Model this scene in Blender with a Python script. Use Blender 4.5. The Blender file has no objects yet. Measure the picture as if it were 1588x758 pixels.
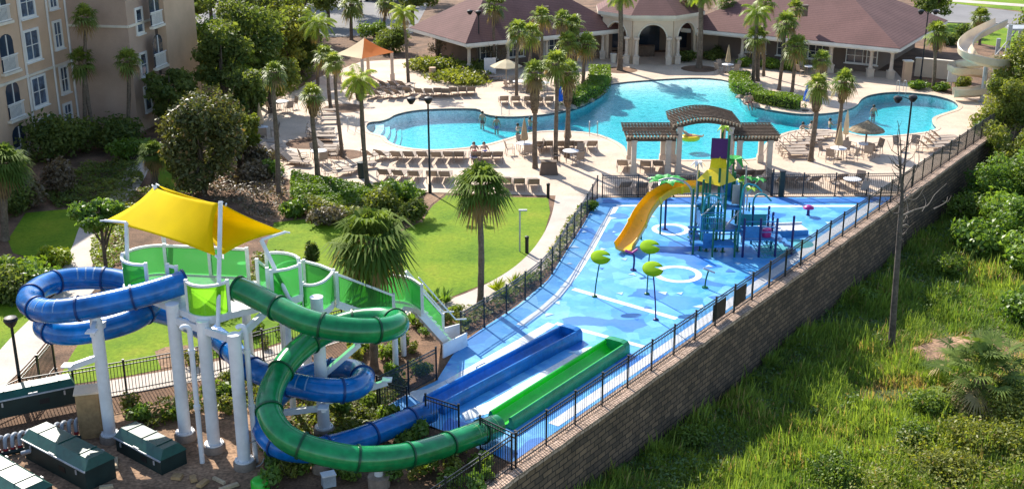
import bpy, bmesh, math, random
import numpy as np
from mathutils import Vector, Matrix, geometry
R = math.radians
random.seed(7); rng = np.random.default_rng(7)
S = bpy.context.scene
COL = S.collection

# ------------------------------------------------------------------ camera, sky, sun, exposure
CAM_F, CAM_P, CAM_H = 1840.0, R(19.3), 20.0      # focal length (photo pixels), downward pitch, height of the drone
cam = bpy.data.cameras.new('camera'); cam.sensor_width = 36.0; cam.lens = CAM_F / 1588 * 36
cam.clip_start = 0.5; cam.clip_end = 2000
co = bpy.data.objects.new('camera', cam); COL.objects.link(co)
co.location = (0, 0, CAM_H); co.rotation_euler = (math.pi / 2 - CAM_P, 0, 0)
S.camera = co
SUN_EL, SUN_AZ = R(37), R(-29)                 # the sun stands behind the scene, to the left
W = bpy.data.worlds.new('World'); S.world = W; W.use_nodes = True
wn = W.node_tree; bg = wn.nodes['Background']
sky = wn.nodes.new('ShaderNodeTexSky'); sky.sky_type = 'NISHITA'; sky.sun_disc = False
sky.sun_elevation = SUN_EL; sky.sun_rotation = SUN_AZ; sky.air_density = 1.0; sky.dust_density = 0.8
wn.links.new(sky.outputs[0], bg.inputs[0]); bg.inputs[1].default_value = 0.145
sl = bpy.data.lights.new('sun', 'SUN'); sl.energy = 5.0; sl.angle = R(0.5); sl.color = (1.0, 0.94, 0.84)
so = bpy.data.objects.new('sun', sl); COL.objects.link(so)
sdir = Vector((math.sin(SUN_AZ) * math.cos(SUN_EL), math.cos(SUN_AZ) * math.cos(SUN_EL), math.sin(SUN_EL)))
so.rotation_euler = sdir.to_track_quat('Z', 'Y').to_euler(); so.location = (-40, 80, 60)
S.view_settings.view_transform = 'Standard'; S.view_settings.look = 'None'
S.view_settings.exposure = 0.82; S.view_settings.gamma = 1.0; S.view_settings.use_curve_mapping = False

# ------------------------------------------------------------------ placing helpers
_s, _c = math.sin(CAM_P), math.cos(CAM_P)
def at(px, py, z=0.0):
    """the place on the level z that the survey photograph shows at px, py"""
    u, v = px - 794, py - 379
    d = (u, -v * _s + CAM_F * _c, -v * _c - CAM_F * _s)
    t = (z - CAM_H) / d[2]
    return Vector((d[0] * t, d[1] * t, z))
def zat(y, py):
    v = py - 379
    return CAM_H - y * (CAM_F * _s + v * _c) / (CAM_F * _c - v * _s)
def ppm(y, z=0): return CAM_F / (y * _c + (CAM_H - z) * _s)
def P2(pts, z=0): return [at(p[0], p[1], z) for p in pts]
def catmull(pts, n=8, closed=False):
    pts = [Vector(p) for p in pts]; out = []; N = len(pts)
    for i in range(N if closed else N - 1):
        if closed: a, b, c, d = pts[i - 1], pts[i], pts[(i + 1) % N], pts[(i + 2) % N]
        else: a, b, c, d = pts[max(i - 1, 0)], pts[i], pts[i + 1], pts[min(i + 2, N - 1)]
        for k in range(n):
            t = k / n
            out.append(0.5 * ((2 * b) + (c - a) * t + (2 * a - 5 * b + 4 * c - d) * t * t + (3 * b - a - 3 * c + d) * t ** 3))
    if not closed: out.append(pts[-1])
    return out
def resample(pts, step):
    pts = [Vector(p) for p in pts]; L = [0]
    for a, b in zip(pts, pts[1:]): L.append(L[-1] + (b - a).length)
    n = max(2, int(L[-1] / step)); out = []; j = 0
    for i in range(n + 1):
        s = L[-1] * i / n
        while j < len(L) - 2 and L[j + 1] < s: j += 1
        f = (s - L[j]) / max(1e-9, L[j + 1] - L[j]); out.append(pts[j].lerp(pts[j + 1], f))
    return out
_ng = np.random.default_rng(99).random((64, 64))
def vnoise(X, Y, s, o=0):
    """smooth random field, 0..1, features of about s metres"""
    x = np.asarray(X, float) / s + 17.3 * o + 400; y = np.asarray(Y, float) / s + 9.7 * o + 400
    i, j = np.floor(x).astype(int), np.floor(y).astype(int); f, g = x - i, y - j; f = f * f * (3 - 2 * f); g = g * g * (3 - 2 * g)
    q = lambda a, b: _ng[a % 64, b % 64]
    return (q(i, j) * (1 - f) + q(i + 1, j) * f) * (1 - g) + (q(i, j + 1) * (1 - f) + q(i + 1, j + 1) * f) * g
def inside(p, poly):
    x, y = p[0], p[1]; r = False; j = len(poly) - 1
    for i in range(len(poly)):
        xi, yi, xj, yj = poly[i][0], poly[i][1], poly[j][0], poly[j][1]
        if (yi > y) != (yj > y) and x < (xj - xi) * (y - yi) / (yj - yi) + xi: r = not r
        j = i
    return r
def inside_np(X, Y, poly):
    r = np.zeros(X.shape, bool); j = len(poly) - 1
    for i in range(len(poly)):
        xi, yi, xj, yj = poly[i][0], poly[i][1], poly[j][0], poly[j][1]
        if yi != yj:
            r ^= ((yi > Y) != (yj > Y)) & (X < (xj - xi) * (Y - yi) / (yj - yi) + xi)
        j = i
    return r
ORD = 'first second third fourth fifth sixth seventh eighth ninth tenth eleventh twelfth thirteenth fourteenth fifteenth sixteenth seventeenth eighteenth nineteenth twentieth'.split()

# ------------------------------------------------------------------ materials
def new_mat(name):
    m = bpy.data.materials.new(name); m.use_nodes = True
    nt = m.node_tree; return m, nt, nt.nodes['Principled BSDF']
def N(nt, kind, **kw):
    n = nt.nodes.new(kind)
    for k, v in kw.items():
        if k in n.inputs: n.inputs[k].default_value = v
        else: setattr(n, k, v)
    return n
def coords(nt, space='Object'):
    return nt.nodes.new('ShaderNodeTexCoord').outputs[space]
def mixrgb(nt, fac, a, b, blend='MIX'):
    n = nt.nodes.new('ShaderNodeMix'); n.data_type = 'RGBA'; n.blend_type = blend
    for i, v in ((0, fac), (6, a), (7, b)):
        if hasattr(v, 'is_linked') or hasattr(v, 'links'): nt.links.new(v, n.inputs[i])
        else: n.inputs[i].default_value = v if i == 0 else (*v, 1)
    return n.outputs[2]
def ramp(nt, fac, stops, interp='LINEAR'):
    n = nt.nodes.new('ShaderNodeValToRGB'); n.color_ramp.interpolation = interp
    e = n.color_ramp.elements
    while len(e) < len(stops): e.new(0.5)
    for k, (p, col) in enumerate(stops):
        e[k].position = p; e[k].color = (*col, 1) if len(col) == 3 else col
    nt.links.new(fac, n.inputs[0]); return n.outputs[0]
def mat(name, col, rough=0.6, var=0.12, scale=2.0, fine=0.08, fscale=30.0, bump=0.0, spec=0.4, metal=0.0, coat=0.0, objvar=0.0):
    """plain surface with large soft patches of wear and a fine grain"""
    m, nt, b = new_mat(name); L = nt.links
    tc = coords(nt)
    n1 = N(nt, 'ShaderNodeTexNoise', Scale=scale, Detail=5.0, Roughness=0.6); L.new(tc, n1.inputs['Vector'])
    n2 = N(nt, 'ShaderNodeTexNoise', Scale=fscale, Detail=3.0); L.new(tc, n2.inputs['Vector'])
    lo = tuple(c * (1 - 2 * var) for c in col); hi = tuple(min(1, c * (1 + 1.2 * var)) for c in col)
    c1 = ramp(nt, n1.outputs['Fac'], [(0.3, lo), (0.7, hi)])
    lo2 = (1 - 2 * fine,) * 3
    c2 = ramp(nt, n2.outputs['Fac'], [(0.3, lo2), (0.7, (1, 1, 1))])
    c = mixrgb(nt, 1.0, c1, c2, 'MULTIPLY')
    if objvar:
        oi = nt.nodes.new('ShaderNodeObjectInfo')
        c3 = ramp(nt, oi.outputs['Random'], [(0, (1 - objvar,) * 3), (1, (1, 1, 1))])
        c = mixrgb(nt, 1.0, c, c3, 'MULTIPLY')
    L.new(c, b.inputs['Base Color'])
    b.inputs['Roughness'].default_value = rough; b.inputs['Metallic'].default_value = metal
    b.inputs['Specular IOR Level'].default_value = spec; b.inputs['Coat Weight'].default_value = coat
    if bump:
        bp = N(nt, 'ShaderNodeBump', Strength=bump, Distance=0.03); L.new(n2.outputs['Fac'], bp.inputs['Height']); L.new(bp.outputs[0], b.inputs['Normal'])
    return m
def leaf_mat(name, a, bcol, dead=(0.16, 0.1, 0.04), transl=0.35, rough=0.5, spec=0.35):
    """leaves: every leaf carries its own value 'leafvar' (0..1, above 1 = dead)"""
    m, nt, b = new_mat(name); L = nt.links
    at_ = nt.nodes.new('ShaderNodeAttribute'); at_.attribute_name = 'leafvar'
    oi = nt.nodes.new('ShaderNodeObjectInfo')
    c = ramp(nt, at_.outputs['Fac'], [(0.0, a), (0.78, bcol), (0.9, bcol), (0.95, dead)])
    c3 = ramp(nt, oi.outputs['Random'], [(0, (0.78, 0.82, 0.75)), (1, (1.1, 1.05, 1.0))])
    c = mixrgb(nt, 1.0, c, c3, 'MULTIPLY')
    L.new(c, b.inputs['Base Color']); b.inputs['Roughness'].default_value = rough
    b.inputs['Specular IOR Level'].default_value = spec
    tr = nt.nodes.new('ShaderNodeBsdfTranslucent')
    ct = mixrgb(nt, 1.0, c, (1.5, 1.5, 0.6), 'MULTIPLY'); L.new(ct, tr.inputs[0])
    mx = nt.nodes.new('ShaderNodeMixShader'); mx.inputs[0].default_value = transl
    L.new(b.outputs[0], mx.inputs[1]); L.new(tr.outputs[0], mx.inputs[2])
    L.new(mx.outputs[0], nt.nodes['Material Output'].inputs[0])
    return m
M = {}
M['deck'] = mat('deck', (0.64, 0.49, 0.365), 0.75, 0.12, 0.45, 0.1, 7, 0.1)
M['walk'] = mat('walk', (0.54, 0.46, 0.39), 0.8, 0.1, 0.6, 0.08, 14, 0.1)
M['mulch'] = mat('mulch', (0.25, 0.14, 0.08), 0.95, 0.3, 0.7, 0.3, 12, 0.6)
M['soil'] = mat('soil', (0.43, 0.26, 0.155), 0.95, 0.3, 0.5, 0.3, 8, 0.6)
M['asphalt'] = mat('asphalt', (0.22, 0.21, 0.21), 0.9, 0.1, 0.3, 0.1, 20)
M['stucco'] = mat('stucco', (0.64, 0.43, 0.285), 0.9, 0.07, 0.5, 0.06, 25, 0.1)
M['stucco_brown'] = mat('stucco_brown', (0.50, 0.345, 0.255), 0.9, 0.07, 0.5, 0.06, 25, 0.1)
M['stucco_pale'] = mat('stucco_pale', (0.72, 0.57, 0.42), 0.9, 0.07, 0.6, 0.06, 25, 0.1)
M['cream'] = mat('cream', (0.76, 0.67, 0.54), 0.8, 0.08, 0.8, 0.05, 25)
M['trim'] = mat('trim', (0.78, 0.74, 0.68), 0.6, 0.05, 1.0, 0.03, 25)
M['dark_glass'] = mat('dark_glass', (0.03, 0.045, 0.07), 0.12, 0.2, 0.5, 0.0, 20, spec=0.7)
M['curtain_glass'] = mat('curtain_glass', (0.10, 0.14, 0.2), 0.15, 0.4, 1.5, 0.1, 6, spec=0.7)
M['shaded_wall'] = mat('shaded_wall', (0.28, 0.2, 0.15), 0.85, 0.1, 0.5)  # dark tone carries the shade of the entrance and eaves
M['iron'] = mat('iron', (0.012, 0.014, 0.018), 0.4, 0.1, 3.0, 0.0, 20, spec=0.5)
M['white_paint'] = mat('white_paint', (0.80, 0.80, 0.81), 0.4, 0.07, 0.8, 0.05, 5, spec=0.5)
M['galv'] = mat('galv', (0.45, 0.45, 0.45), 0.5, 0.1, 2, 0.05, 9, metal=0.3)
M['concrete'] = mat('concrete', (0.30, 0.23, 0.18), 0.9, 0.15, 3, 0.1, 18, 0.2)
M['flume_blue'] = mat('flume_blue', (0.01, 0.18, 0.56), 0.3, 0.16, 0.9, 0.12, 5, spec=0.4)
M['flume_green'] = mat('flume_green', (0.015, 0.30, 0.12), 0.3, 0.16, 0.9, 0.12, 5, spec=0.4)
M['blue_tube'] = mat('blue_tube', (0.002, 0.165, 0.54), 0.2, 0.22, 0.7, 0.16, 4, spec=0.5, coat=0.1)
M['blue_band'] = mat('blue_band', (0.16, 0.30, 0.55), 0.3, 0.1, 0.8, 0.05, 6, spec=0.5)
M['blue_joint'] = mat('blue_joint', (0.003, 0.04, 0.17), 0.4, 0.1, 2, 0.0)
M['green_tube'] = mat('green_tube', (0.007, 0.27, 0.075), 0.2, 0.22, 0.7, 0.16, 4, spec=0.5, coat=0.1)
M['green_band'] = mat('green_band', (0.12, 0.38, 0.12), 0.3, 0.1, 0.8, 0.05, 6, spec=0.5)
M['green_joint'] = mat('green_joint', (0.004, 0.07, 0.025), 0.4, 0.1, 2, 0.0)
M['bright_green'] = mat('bright_green', (0.02, 0.52, 0.03), 0.3, 0.1, 0.8, 0.04, 6, spec=0.5)
def cloth_mat(name, col, tr=0.35):
    m = mat(name, col, 0.8, 0.05, 1.0, 0.05, 60, 0.05, spec=0.1); nt = m.node_tree; b = nt.nodes['Principled BSDF']
    t = nt.nodes.new('ShaderNodeBsdfTranslucent'); t.inputs[0].default_value = (*col, 1); x = nt.nodes.new('ShaderNodeMixShader'); x.inputs[0].default_value = tr
    nt.links.new(b.outputs[0], x.inputs[1]); nt.links.new(t.outputs[0], x.inputs[2]); nt.links.new(x.outputs[0], nt.nodes['Material Output'].inputs[0]); return m
M['sail'] = cloth_mat('sail', (0.88, 0.67, 0.001), 0.4)
M['yellow_slide'] = mat('yellow_slide', (0.84, 0.46, 0.005), 0.3, 0.08, 1.0, 0.04, 8, spec=0.5)
M['yellow'] = mat('yellow', (0.85, 0.62, 0.01), 0.3, 0.06, 1.0, 0.04, 8, spec=0.5)
M['purple'] = mat('purple', (0.085, 0.012, 0.10), 0.35, 0.1, 1.0, 0.04, 8)
M['magenta'] = mat('magenta', (0.42, 0.03, 0.22), 0.35, 0.1, 1.0, 0.04, 8)
M['navy'] = mat('navy', (0.01, 0.02, 0.14), 0.4, 0.1, 2.0)
M['play_green'] = mat('play_green', (0.005, 0.13, 0.06), 0.35, 0.1, 2.0)
M['play_blue'] = mat('play_blue', (0.03, 0.22, 0.55), 0.45, 0.1, 1.0, 0.1, 9)
M['play_teal'] = mat('play_teal', (0.03, 0.33, 0.38), 0.4, 0.1, 1.0)
M['leaf_green'] = mat('leaf_green', (0.05, 0.40, 0.05), 0.35, 0.1, 1.0)
M['leaf_lime'] = mat('leaf_lime', (0.38, 0.56, 0.02), 0.35, 0.12, 1.5)
M['pump_green'] = mat('pump_green', (0.008, 0.085, 0.062), 0.45, 0.15, 1.5, 0.12, 7, spec=0.5)
M['pump_dark'] = mat('pump_dark', (0.012, 0.03, 0.027), 0.6, 0.15, 1.5)
M['pipe_grey'] = mat('pipe_grey', (0.4, 0.43, 0.47), 0.4, 0.15, 2)
M['pipe_red'] = mat('pipe_red', (0.35, 0.04, 0.05), 0.4, 0.15, 2)
M['tan_box'] = mat('tan_box', (0.45, 0.28, 0.13), 0.8, 0.15, 1.2, 0.1, 10)
M['sling'] = mat('sling', (0.43, 0.34, 0.27), 0.85, 0.08, 3, 0.08, 40, objvar=0.25)
M['frame'] = mat('frame', (0.33, 0.25, 0.19), 0.5, 0.1, 3)
M['towel'] = mat('towel', (0.45, 0.42, 0.55), 0.95, 0.15, 4, objvar=0.3)
M['thatch'] = mat('thatch', (0.42, 0.31, 0.19), 0.95, 0.2, 3, 0.3, 14, 0.6)
M['canvas_tan'] = mat('canvas_tan', (0.50, 0.36, 0.21), 0.9, 0.1, 2, objvar=0.15)
M['canvas_cream'] = cloth_mat('canvas_cream', (0.84, 0.72, 0.50), 0.3)
M['canvas_blue'] = mat('canvas_blue', (0.01, 0.1, 0.5), 0.9, 0.1, 2)
M['wood'] = mat('wood', (0.16, 0.105, 0.07), 0.8, 0.2, 2, 0.2, 16)
M['wood_pale'] = mat('wood_pale', (0.55, 0.42, 0.27), 0.8, 0.15, 2, 0.1, 16)
M['column'] = mat('column', (0.66, 0.54, 0.43), 0.85, 0.08, 2, 0.05, 20)
M['beige_slide'] = mat('beige_slide', (0.64, 0.53, 0.38), 0.35, 0.1, 0.6, 0.05, 6, spec=0.5)
M['black'] = mat('black', (0.01, 0.01, 0.012), 0.5, 0.1, 3)
M['brown'] = mat('brown', (0.14, 0.1, 0.075), 0.7, 0.1, 3)
M['trunk'] = mat('trunk', (0.21, 0.155, 0.11), 0.95, 0.2, 1.5, 0.25, 9, 0.8)
M['boots'] = mat('boots', (0.25, 0.17, 0.10), 0.95, 0.3, 3, 0.3, 10, 0.8)
M['bark'] = mat('bark', (0.12, 0.09, 0.065), 0.95, 0.2, 2, 0.25, 12, 0.8)
M['dead_bark'] = mat('dead_bark', (0.15, 0.12, 0.1), 0.95, 0.3, 1.2, 0.25, 9, 0.8)
M['dead_twig'] = mat('dead_twig', (0.24, 0.2, 0.165), 0.9, 0.2, 2)
M['skin'] = mat('skin', (0.55, 0.31, 0.2), 0.5, 0.05, 6, objvar=0.3)
M['hair'] = mat('hair', (0.05, 0.028, 0.015), 0.6, 0.1, 10)
M['swim_red'] = mat('swim_red', (0.3, 0.03, 0.03), 0.7)
M['swim_blue'] = mat('swim_blue', (0.05, 0.1, 0.35), 0.7)
M['car_white'] = mat('car_white', (0.75, 0.76, 0.78), 0.2, 0.03, 1, 0.0, 9, spec=0.6, coat=0.6)
M['car_dark'] = mat('car_dark', (0.04, 0.05, 0.07), 0.2, 0.03, 1, 0.0, 9, spec=0.6, coat=0.6)
M['rubber'] = mat('rubber', (0.012, 0.012, 0.013), 0.85, 0.1, 4)
M['sign_white'] = mat('sign_white', (0.72, 0.72, 0.74), 0.5, 0.04, 3)
M['rock'] = mat('rock', (0.36, 0.29, 0.23), 0.9, 0.25, 2, 0.2, 8, 0.5)
M['pad_white'] = mat('pad_white', (0.76, 0.78, 0.82), 0.6, 0.08, 0.8, 0.1, 8)
M['pad_pale'] = mat('pad_pale', (0.42, 0.62, 0.82), 0.6, 0.1, 0.8, 0.1, 8)
M['pad_deep'] = mat('pad_deep', (0.03, 0.2, 0.62), 0.6, 0.12, 0.8, 0.1, 8)
M['pad_teal'] = mat('pad_teal', (0.06, 0.36, 0.42), 0.6, 0.12, 0.8, 0.1, 8)
# leaves
M['sabal'] = leaf_mat('sabal', (0.075, 0.13, 0.03), (0.25, 0.30, 0.065), (0.30, 0.20, 0.10), 0.38)
M['sabal_dark'] = leaf_mat('sabal_dark', (0.05, 0.10, 0.022), (0.17, 0.235, 0.05), (0.30, 0.20, 0.10), 0.32, 0.75, 0.08)
M['queen'] = leaf_mat('queen', (0.12, 0.19, 0.025), (0.32, 0.39, 0.05), (0.28, 0.19, 0.08), 0.45)
M['oak'] = leaf_mat('oak', (0.065, 0.11, 0.03), (0.20, 0.235, 0.065), (0.18, 0.14, 0.06), 0.45, 0.6, 0.2)
M['magnolia'] = leaf_mat('magnolia', (0.05, 0.07, 0.025), (0.16, 0.165, 0.055), (0.28, 0.19, 0.10), 0.3, 0.4, 0.3)
M['glossy'] = leaf_mat('glossy', (0.075, 0.16, 0.025), (0.20, 0.31, 0.06), (0.18, 0.2, 0.05), 0.4, 0.42, 0.4)
M['olive'] = leaf_mat('olive', (0.095, 0.14, 0.025), (0.27, 0.285, 0.06), (0.26, 0.19, 0.08), 0.42)
M['hedge'] = leaf_mat('hedge', (0.075, 0.16, 0.018), (0.2, 0.29, 0.035), (0.15, 0.17, 0.05), 0.35)
M['lime_leaf'] = leaf_mat('lime_leaf', (0.16, 0.24, 0.015), (0.34, 0.40, 0.03), (0.25, 0.22, 0.04), 0.3)
M['brush'] = leaf_mat('brush', (0.08, 0.15, 0.025), (0.22, 0.30, 0.055), (0.26, 0.2, 0.1), 0.4)
M['weed'] = leaf_mat('weed', (0.035, 0.085, 0.022), (0.11, 0.18, 0.045), (0.2, 0.16, 0.08), 0.3)  # dark tone that deepens the shade along the retaining wall
M['grassblade'] = leaf_mat('grassblade', (0.11, 0.205, 0.035), (0.27, 0.36, 0.075), (0.40, 0.30, 0.15), 0.42, 0.6)
M['dry_shrub'] = leaf_mat('dry_shrub', (0.10, 0.075, 0.05), (0.22, 0.17, 0.11), (0.25, 0.18, 0.1), 0.2)
M['palmetto'] = leaf_mat('palmetto', (0.045, 0.085, 0.022), (0.24, 0.31, 0.08), (0.46, 0.35, 0.2), 0.32, 0.7, 0.1)

def lawn_mat():
    m, nt, b = new_mat('lawn'); L = nt.links; tc = coords(nt)
    n1 = N(nt, 'ShaderNodeTexNoise', Scale=0.35, Detail=6.0, Roughness=0.65); L.new(tc, n1.inputs['Vector'])
    n2 = N(nt, 'ShaderNodeTexNoise', Scale=5.0, Detail=8.0, Roughness=0.75); L.new(tc, n2.inputs['Vector'])
    c1 = ramp(nt, n1.outputs['Fac'], [(0.28, (0.09, 0.19, 0.008)), (0.45, (0.17, 0.275, 0.012)), (0.6, (0.23, 0.315, 0.015)), (0.75, (0.31, 0.33, 0.03))])
    c2 = ramp(nt, n2.outputs['Fac'], [(0.32, (0.5, 0.56, 0.5)), (0.66, (1, 1, 1))])
    L.new(mixrgb(nt, 1.0, c1, c2, 'MULTIPLY'), b.inputs['Base Color']); b.inputs['Roughness'].default_value = 0.9
    b.inputs['Specular IOR Level'].default_value = 0.15
    bp = N(nt, 'ShaderNodeBump', Strength=0.7, Distance=0.05); L.new(n2.outputs['Fac'], bp.inputs['Height']); L.new(bp.outputs[0], b.inputs['Normal'])
    return m
M['lawn'] = lawn_mat()
def wild_mat():
    m, nt, b = new_mat('wild_ground'); L = nt.links; tc = coords(nt)
    n1 = N(nt, 'ShaderNodeTexNoise', Scale=0.16, Detail=6.0, Roughness=0.7); L.new(tc, n1.inputs['Vector'])
    n2 = N(nt, 'ShaderNodeTexNoise', Scale=6.0, Detail=5.0); L.new(tc, n2.inputs['Vector'])
    c1 = ramp(nt, n1.outputs['Fac'], [(0.32, (0.06, 0.09, 0.02)), (0.55, (0.11, 0.14, 0.03)), (0.68, (0.25, 0.17, 0.09))])
    c2 = ramp(nt, n2.outputs['Fac'], [(0.3, (0.5, 0.5, 0.5)), (0.7, (1, 1, 1))])
    L.new(mixrgb(nt, 1.0, c1, c2, 'MULTIPLY'), b.inputs['Base Color']); b.inputs['Roughness'].default_value = 0.95
    bp = N(nt, 'ShaderNodeBump', Strength=0.8, Distance=0.1); L.new(n2.outputs['Fac'], bp.inputs['Height']); L.new(bp.outputs[0], b.inputs['Normal'])
    return m
M['wild'] = wild_mat()
def pad_mat():
    """painted rubber floor: angular patches of several blues"""
    m, nt, b = new_mat('splash_floor'); L = nt.links; tc = coords(nt)
    nz = N(nt, 'ShaderNodeTexNoise', Scale=0.6, Detail=2.0); L.new(tc, nz.inputs['Vector'])
    ad = nt.nodes.new('ShaderNodeVectorMath'); ad.operation = 'MULTIPLY_ADD'
    ad.inputs[1].default_value = (1.4, 1.4, 0); L.new(nz.outputs['Color'], ad.inputs[0]); L.new(tc, ad.inputs[2])
    v1 = N(nt, 'ShaderNodeTexVoronoi', Scale=0.75); v1.voronoi_dimensions = '2D'; L.new(ad.outputs[0], v1.inputs['Vector'])
    v2 = N(nt, 'ShaderNodeTexVoronoi', Scale=1.9); v2.voronoi_dimensions = '2D'; L.new(tc, v2.inputs['Vector'])
    sp = nt.nodes.new('ShaderNodeSeparateColor'); L.new(v1.outputs['Color'], sp.inputs[0])
    s2 = nt.nodes.new('ShaderNodeSeparateColor'); L.new(v2.outputs['Color'], s2.inputs[0])
    base = ramp(nt, s2.outputs[0], [(0, (0.06, 0.32, 0.69)), (0.4, (0.075, 0.36, 0.73)), (0.75, (0.11, 0.42, 0.76))], 'CONSTANT')
    c = ramp(nt, sp.outputs[0], [(0, (0.018, 0.17, 0.57)), (0.15, (0.04, 0.26, 0.66)), (0.32, (1, 1, 1)), (0.93, (0.2, 0.5, 0.79))], 'CONSTANT')
    f = ramp(nt, sp.outputs[0], [(0, (1, 1, 1)), (0.32, (0, 0, 0)), (0.93, (0.6, 0.6, 0.6))], 'CONSTANT')
    col = mixrgb(nt, f, base, c)
    n2 = N(nt, 'ShaderNodeTexNoise', Scale=5.0, Detail=6.0, Roughness=0.7); L.new(tc, n2.inputs['Vector'])
    c2 = ramp(nt, n2.outputs['Fac'], [(0.3, (0.78, 0.8, 0.82)), (0.65, (1, 1, 1))])
    L.new(mixrgb(nt, 1.0, col, c2, 'MULTIPLY'), b.inputs['Base Color'])
    rr = N(nt, 'ShaderNodeTexNoise', Scale=0.5, Detail=4.0); L.new(tc, rr.inputs['Vector'])
    L.new(ramp(nt, rr.outputs['Fac'], [(0.4, (0.3,) * 3), (0.6, (0.65,) * 3)]), b.inputs['Roughness'])
    return m
M['pad'] = pad_mat()
def roof_mat():
    m, nt, b = new_mat('shingles'); L = nt.links; tc = coords(nt)
    n1 = N(nt, 'ShaderNodeTexNoise', Scale=0.5, Detail=5.0); L.new(tc, n1.inputs['Vector'])
    n2 = N(nt, 'ShaderNodeTexNoise', Scale=9.0, Detail=4.0, Roughness=0.7); L.new(tc, n2.inputs['Vector'])
    c1 = ramp(nt, n1.outputs['Fac'], [(0.3, (0.15, 0.066, 0.058)), (0.7, (0.205, 0.095, 0.084))])
    c2 = ramp(nt, n2.outputs['Fac'], [(0.3, (0.68,) * 3), (0.7, (1.05,) * 3)])
    c = mixrgb(nt, 1.0, c1, c2, 'MULTIPLY')
    w = N(nt, 'ShaderNodeTexWave', Scale=2.6, Distortion=0.4); w.bands_direction = 'Z'; L.new(tc, w.inputs['Vector'])
    c3 = ramp(nt, w.outputs['Fac'], [(0.0, (0.62,) * 3), (0.3, (1, 1, 1))])
    L.new(mixrgb(nt, 1.0, c, c3, 'MULTIPLY'), b.inputs['Base Color']); b.inputs['Roughness'].default_value = 0.9
    return m
M['roof'] = roof_mat()
def block_mat(name, c1, c2, mortar, sc):
    """stone courses; uses the mesh's UV map (metres along and up the wall)"""
    m, nt, b = new_mat(name); L = nt.links; tc = coords(nt, 'UV')
    br = N(nt, 'ShaderNodeTexBrick', Scale=sc); br.inputs['Color1'].default_value = (*c1, 1); br.inputs['Color2'].default_value = (*c2, 1)
    br.inputs['Mortar'].default_value = (*mortar, 1); br.inputs['Mortar Size'].default_value = 0.02
    br.inputs['Brick Width'].default_value = 0.45; br.inputs['Row Height'].default_value = 0.2; br.inputs['Bias'].default_value = -0.1
    nd = N(nt, 'ShaderNodeTexNoise', Scale=1.3, Detail=2.0); L.new(tc, nd.inputs['Vector']); va_ = nt.nodes.new('ShaderNodeVectorMath'); va_.operation = 'MULTIPLY_ADD'; va_.inputs[1].default_value = (.22, .10, 0); L.new(nd.outputs['Color'], va_.inputs[0]); L.new(tc, va_.inputs[2]); L.new(va_.outputs[0], br.inputs['Vector'])
    n1 = N(nt, 'ShaderNodeTexNoise', Scale=0.8, Detail=6.0, Roughness=0.7); L.new(tc, n1.inputs['Vector'])
    c = mixrgb(nt, 1.0, br.outputs['Color'], ramp(nt, n1.outputs['Fac'], [(0.3, (0.5,) * 3), (0.7, (1.15,) * 3)]), 'MULTIPLY')
    L.new(c, b.inputs['Base Color']); b.inputs['Roughness'].default_value = 0.95
    bp = N(nt, 'ShaderNodeBump', Strength=0.8, Distance=0.04); L.new(br.outputs['Fac'], bp.inputs['Height']); bp.invert = True
    L.new(bp.outputs[0], b.inputs['Normal'])
    return m
M['wall_block'] = block_mat('wall_block', (0.22, 0.14, 0.085), (0.095, 0.065, 0.045), (0.035, 0.025, 0.02), 0.9)
M['cap_block'] = block_mat('cap_block', (0.60, 0.42, 0.31), (0.48, 0.34, 0.25), (0.18, 0.12, 0.08), 1.6)
def glass_mat(name, tint, w=0.5):
    """coloured acrylic panels: light comes through them tinted"""
    m, nt, b = new_mat(name); L = nt.links
    t = nt.nodes.new('ShaderNodeBsdfTransparent'); t.inputs[0].default_value = (*tint, 1)
    b.inputs['Base Color'].default_value = (*[x * 0.55 for x in tint], 1); b.inputs['Roughness'].default_value = 0.12
    tl = nt.nodes.new('ShaderNodeBsdfTranslucent'); tl.inputs[0].default_value = (*tint, 1)
    m1 = nt.nodes.new('ShaderNodeMixShader'); m1.inputs[0].default_value = 0.5; L.new(b.outputs[0], m1.inputs[1]); L.new(tl.outputs[0], m1.inputs[2])
    mx = nt.nodes.new('ShaderNodeMixShader'); mx.inputs[0].default_value = w
    L.new(m1.outputs[0], mx.inputs[1]); L.new(t.outputs[0], mx.inputs[2]); L.new(mx.outputs[0], nt.nodes['Material Output'].inputs[0])
    return m
M['acrylic'] = glass_mat('acrylic', (0.10, 0.50, 0.12), 0.45)
M['acrylic_lime'] = glass_mat('acrylic_lime', (0.26, 0.66, 0.03), 0.35)
def mesh_mat():
    """fine dark wind mesh: half of it is holes"""
    m, nt, b = new_mat('wind_mesh'); b.inputs['Base Color'].default_value = (0.012, 0.03, 0.045, 1); b.inputs['Roughness'].default_value = 0.6
    t = nt.nodes.new('ShaderNodeBsdfTransparent'); mx = nt.nodes.new('ShaderNodeMixShader'); mx.inputs[0].default_value = 0.55
    nt.links.new(b.outputs[0], mx.inputs[1]); nt.links.new(t.outputs[0], mx.inputs[2]); nt.links.new(mx.outputs[0], nt.nodes['Material Output'].inputs[0]); return m
M['wind_mesh'] = mesh_mat()
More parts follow.
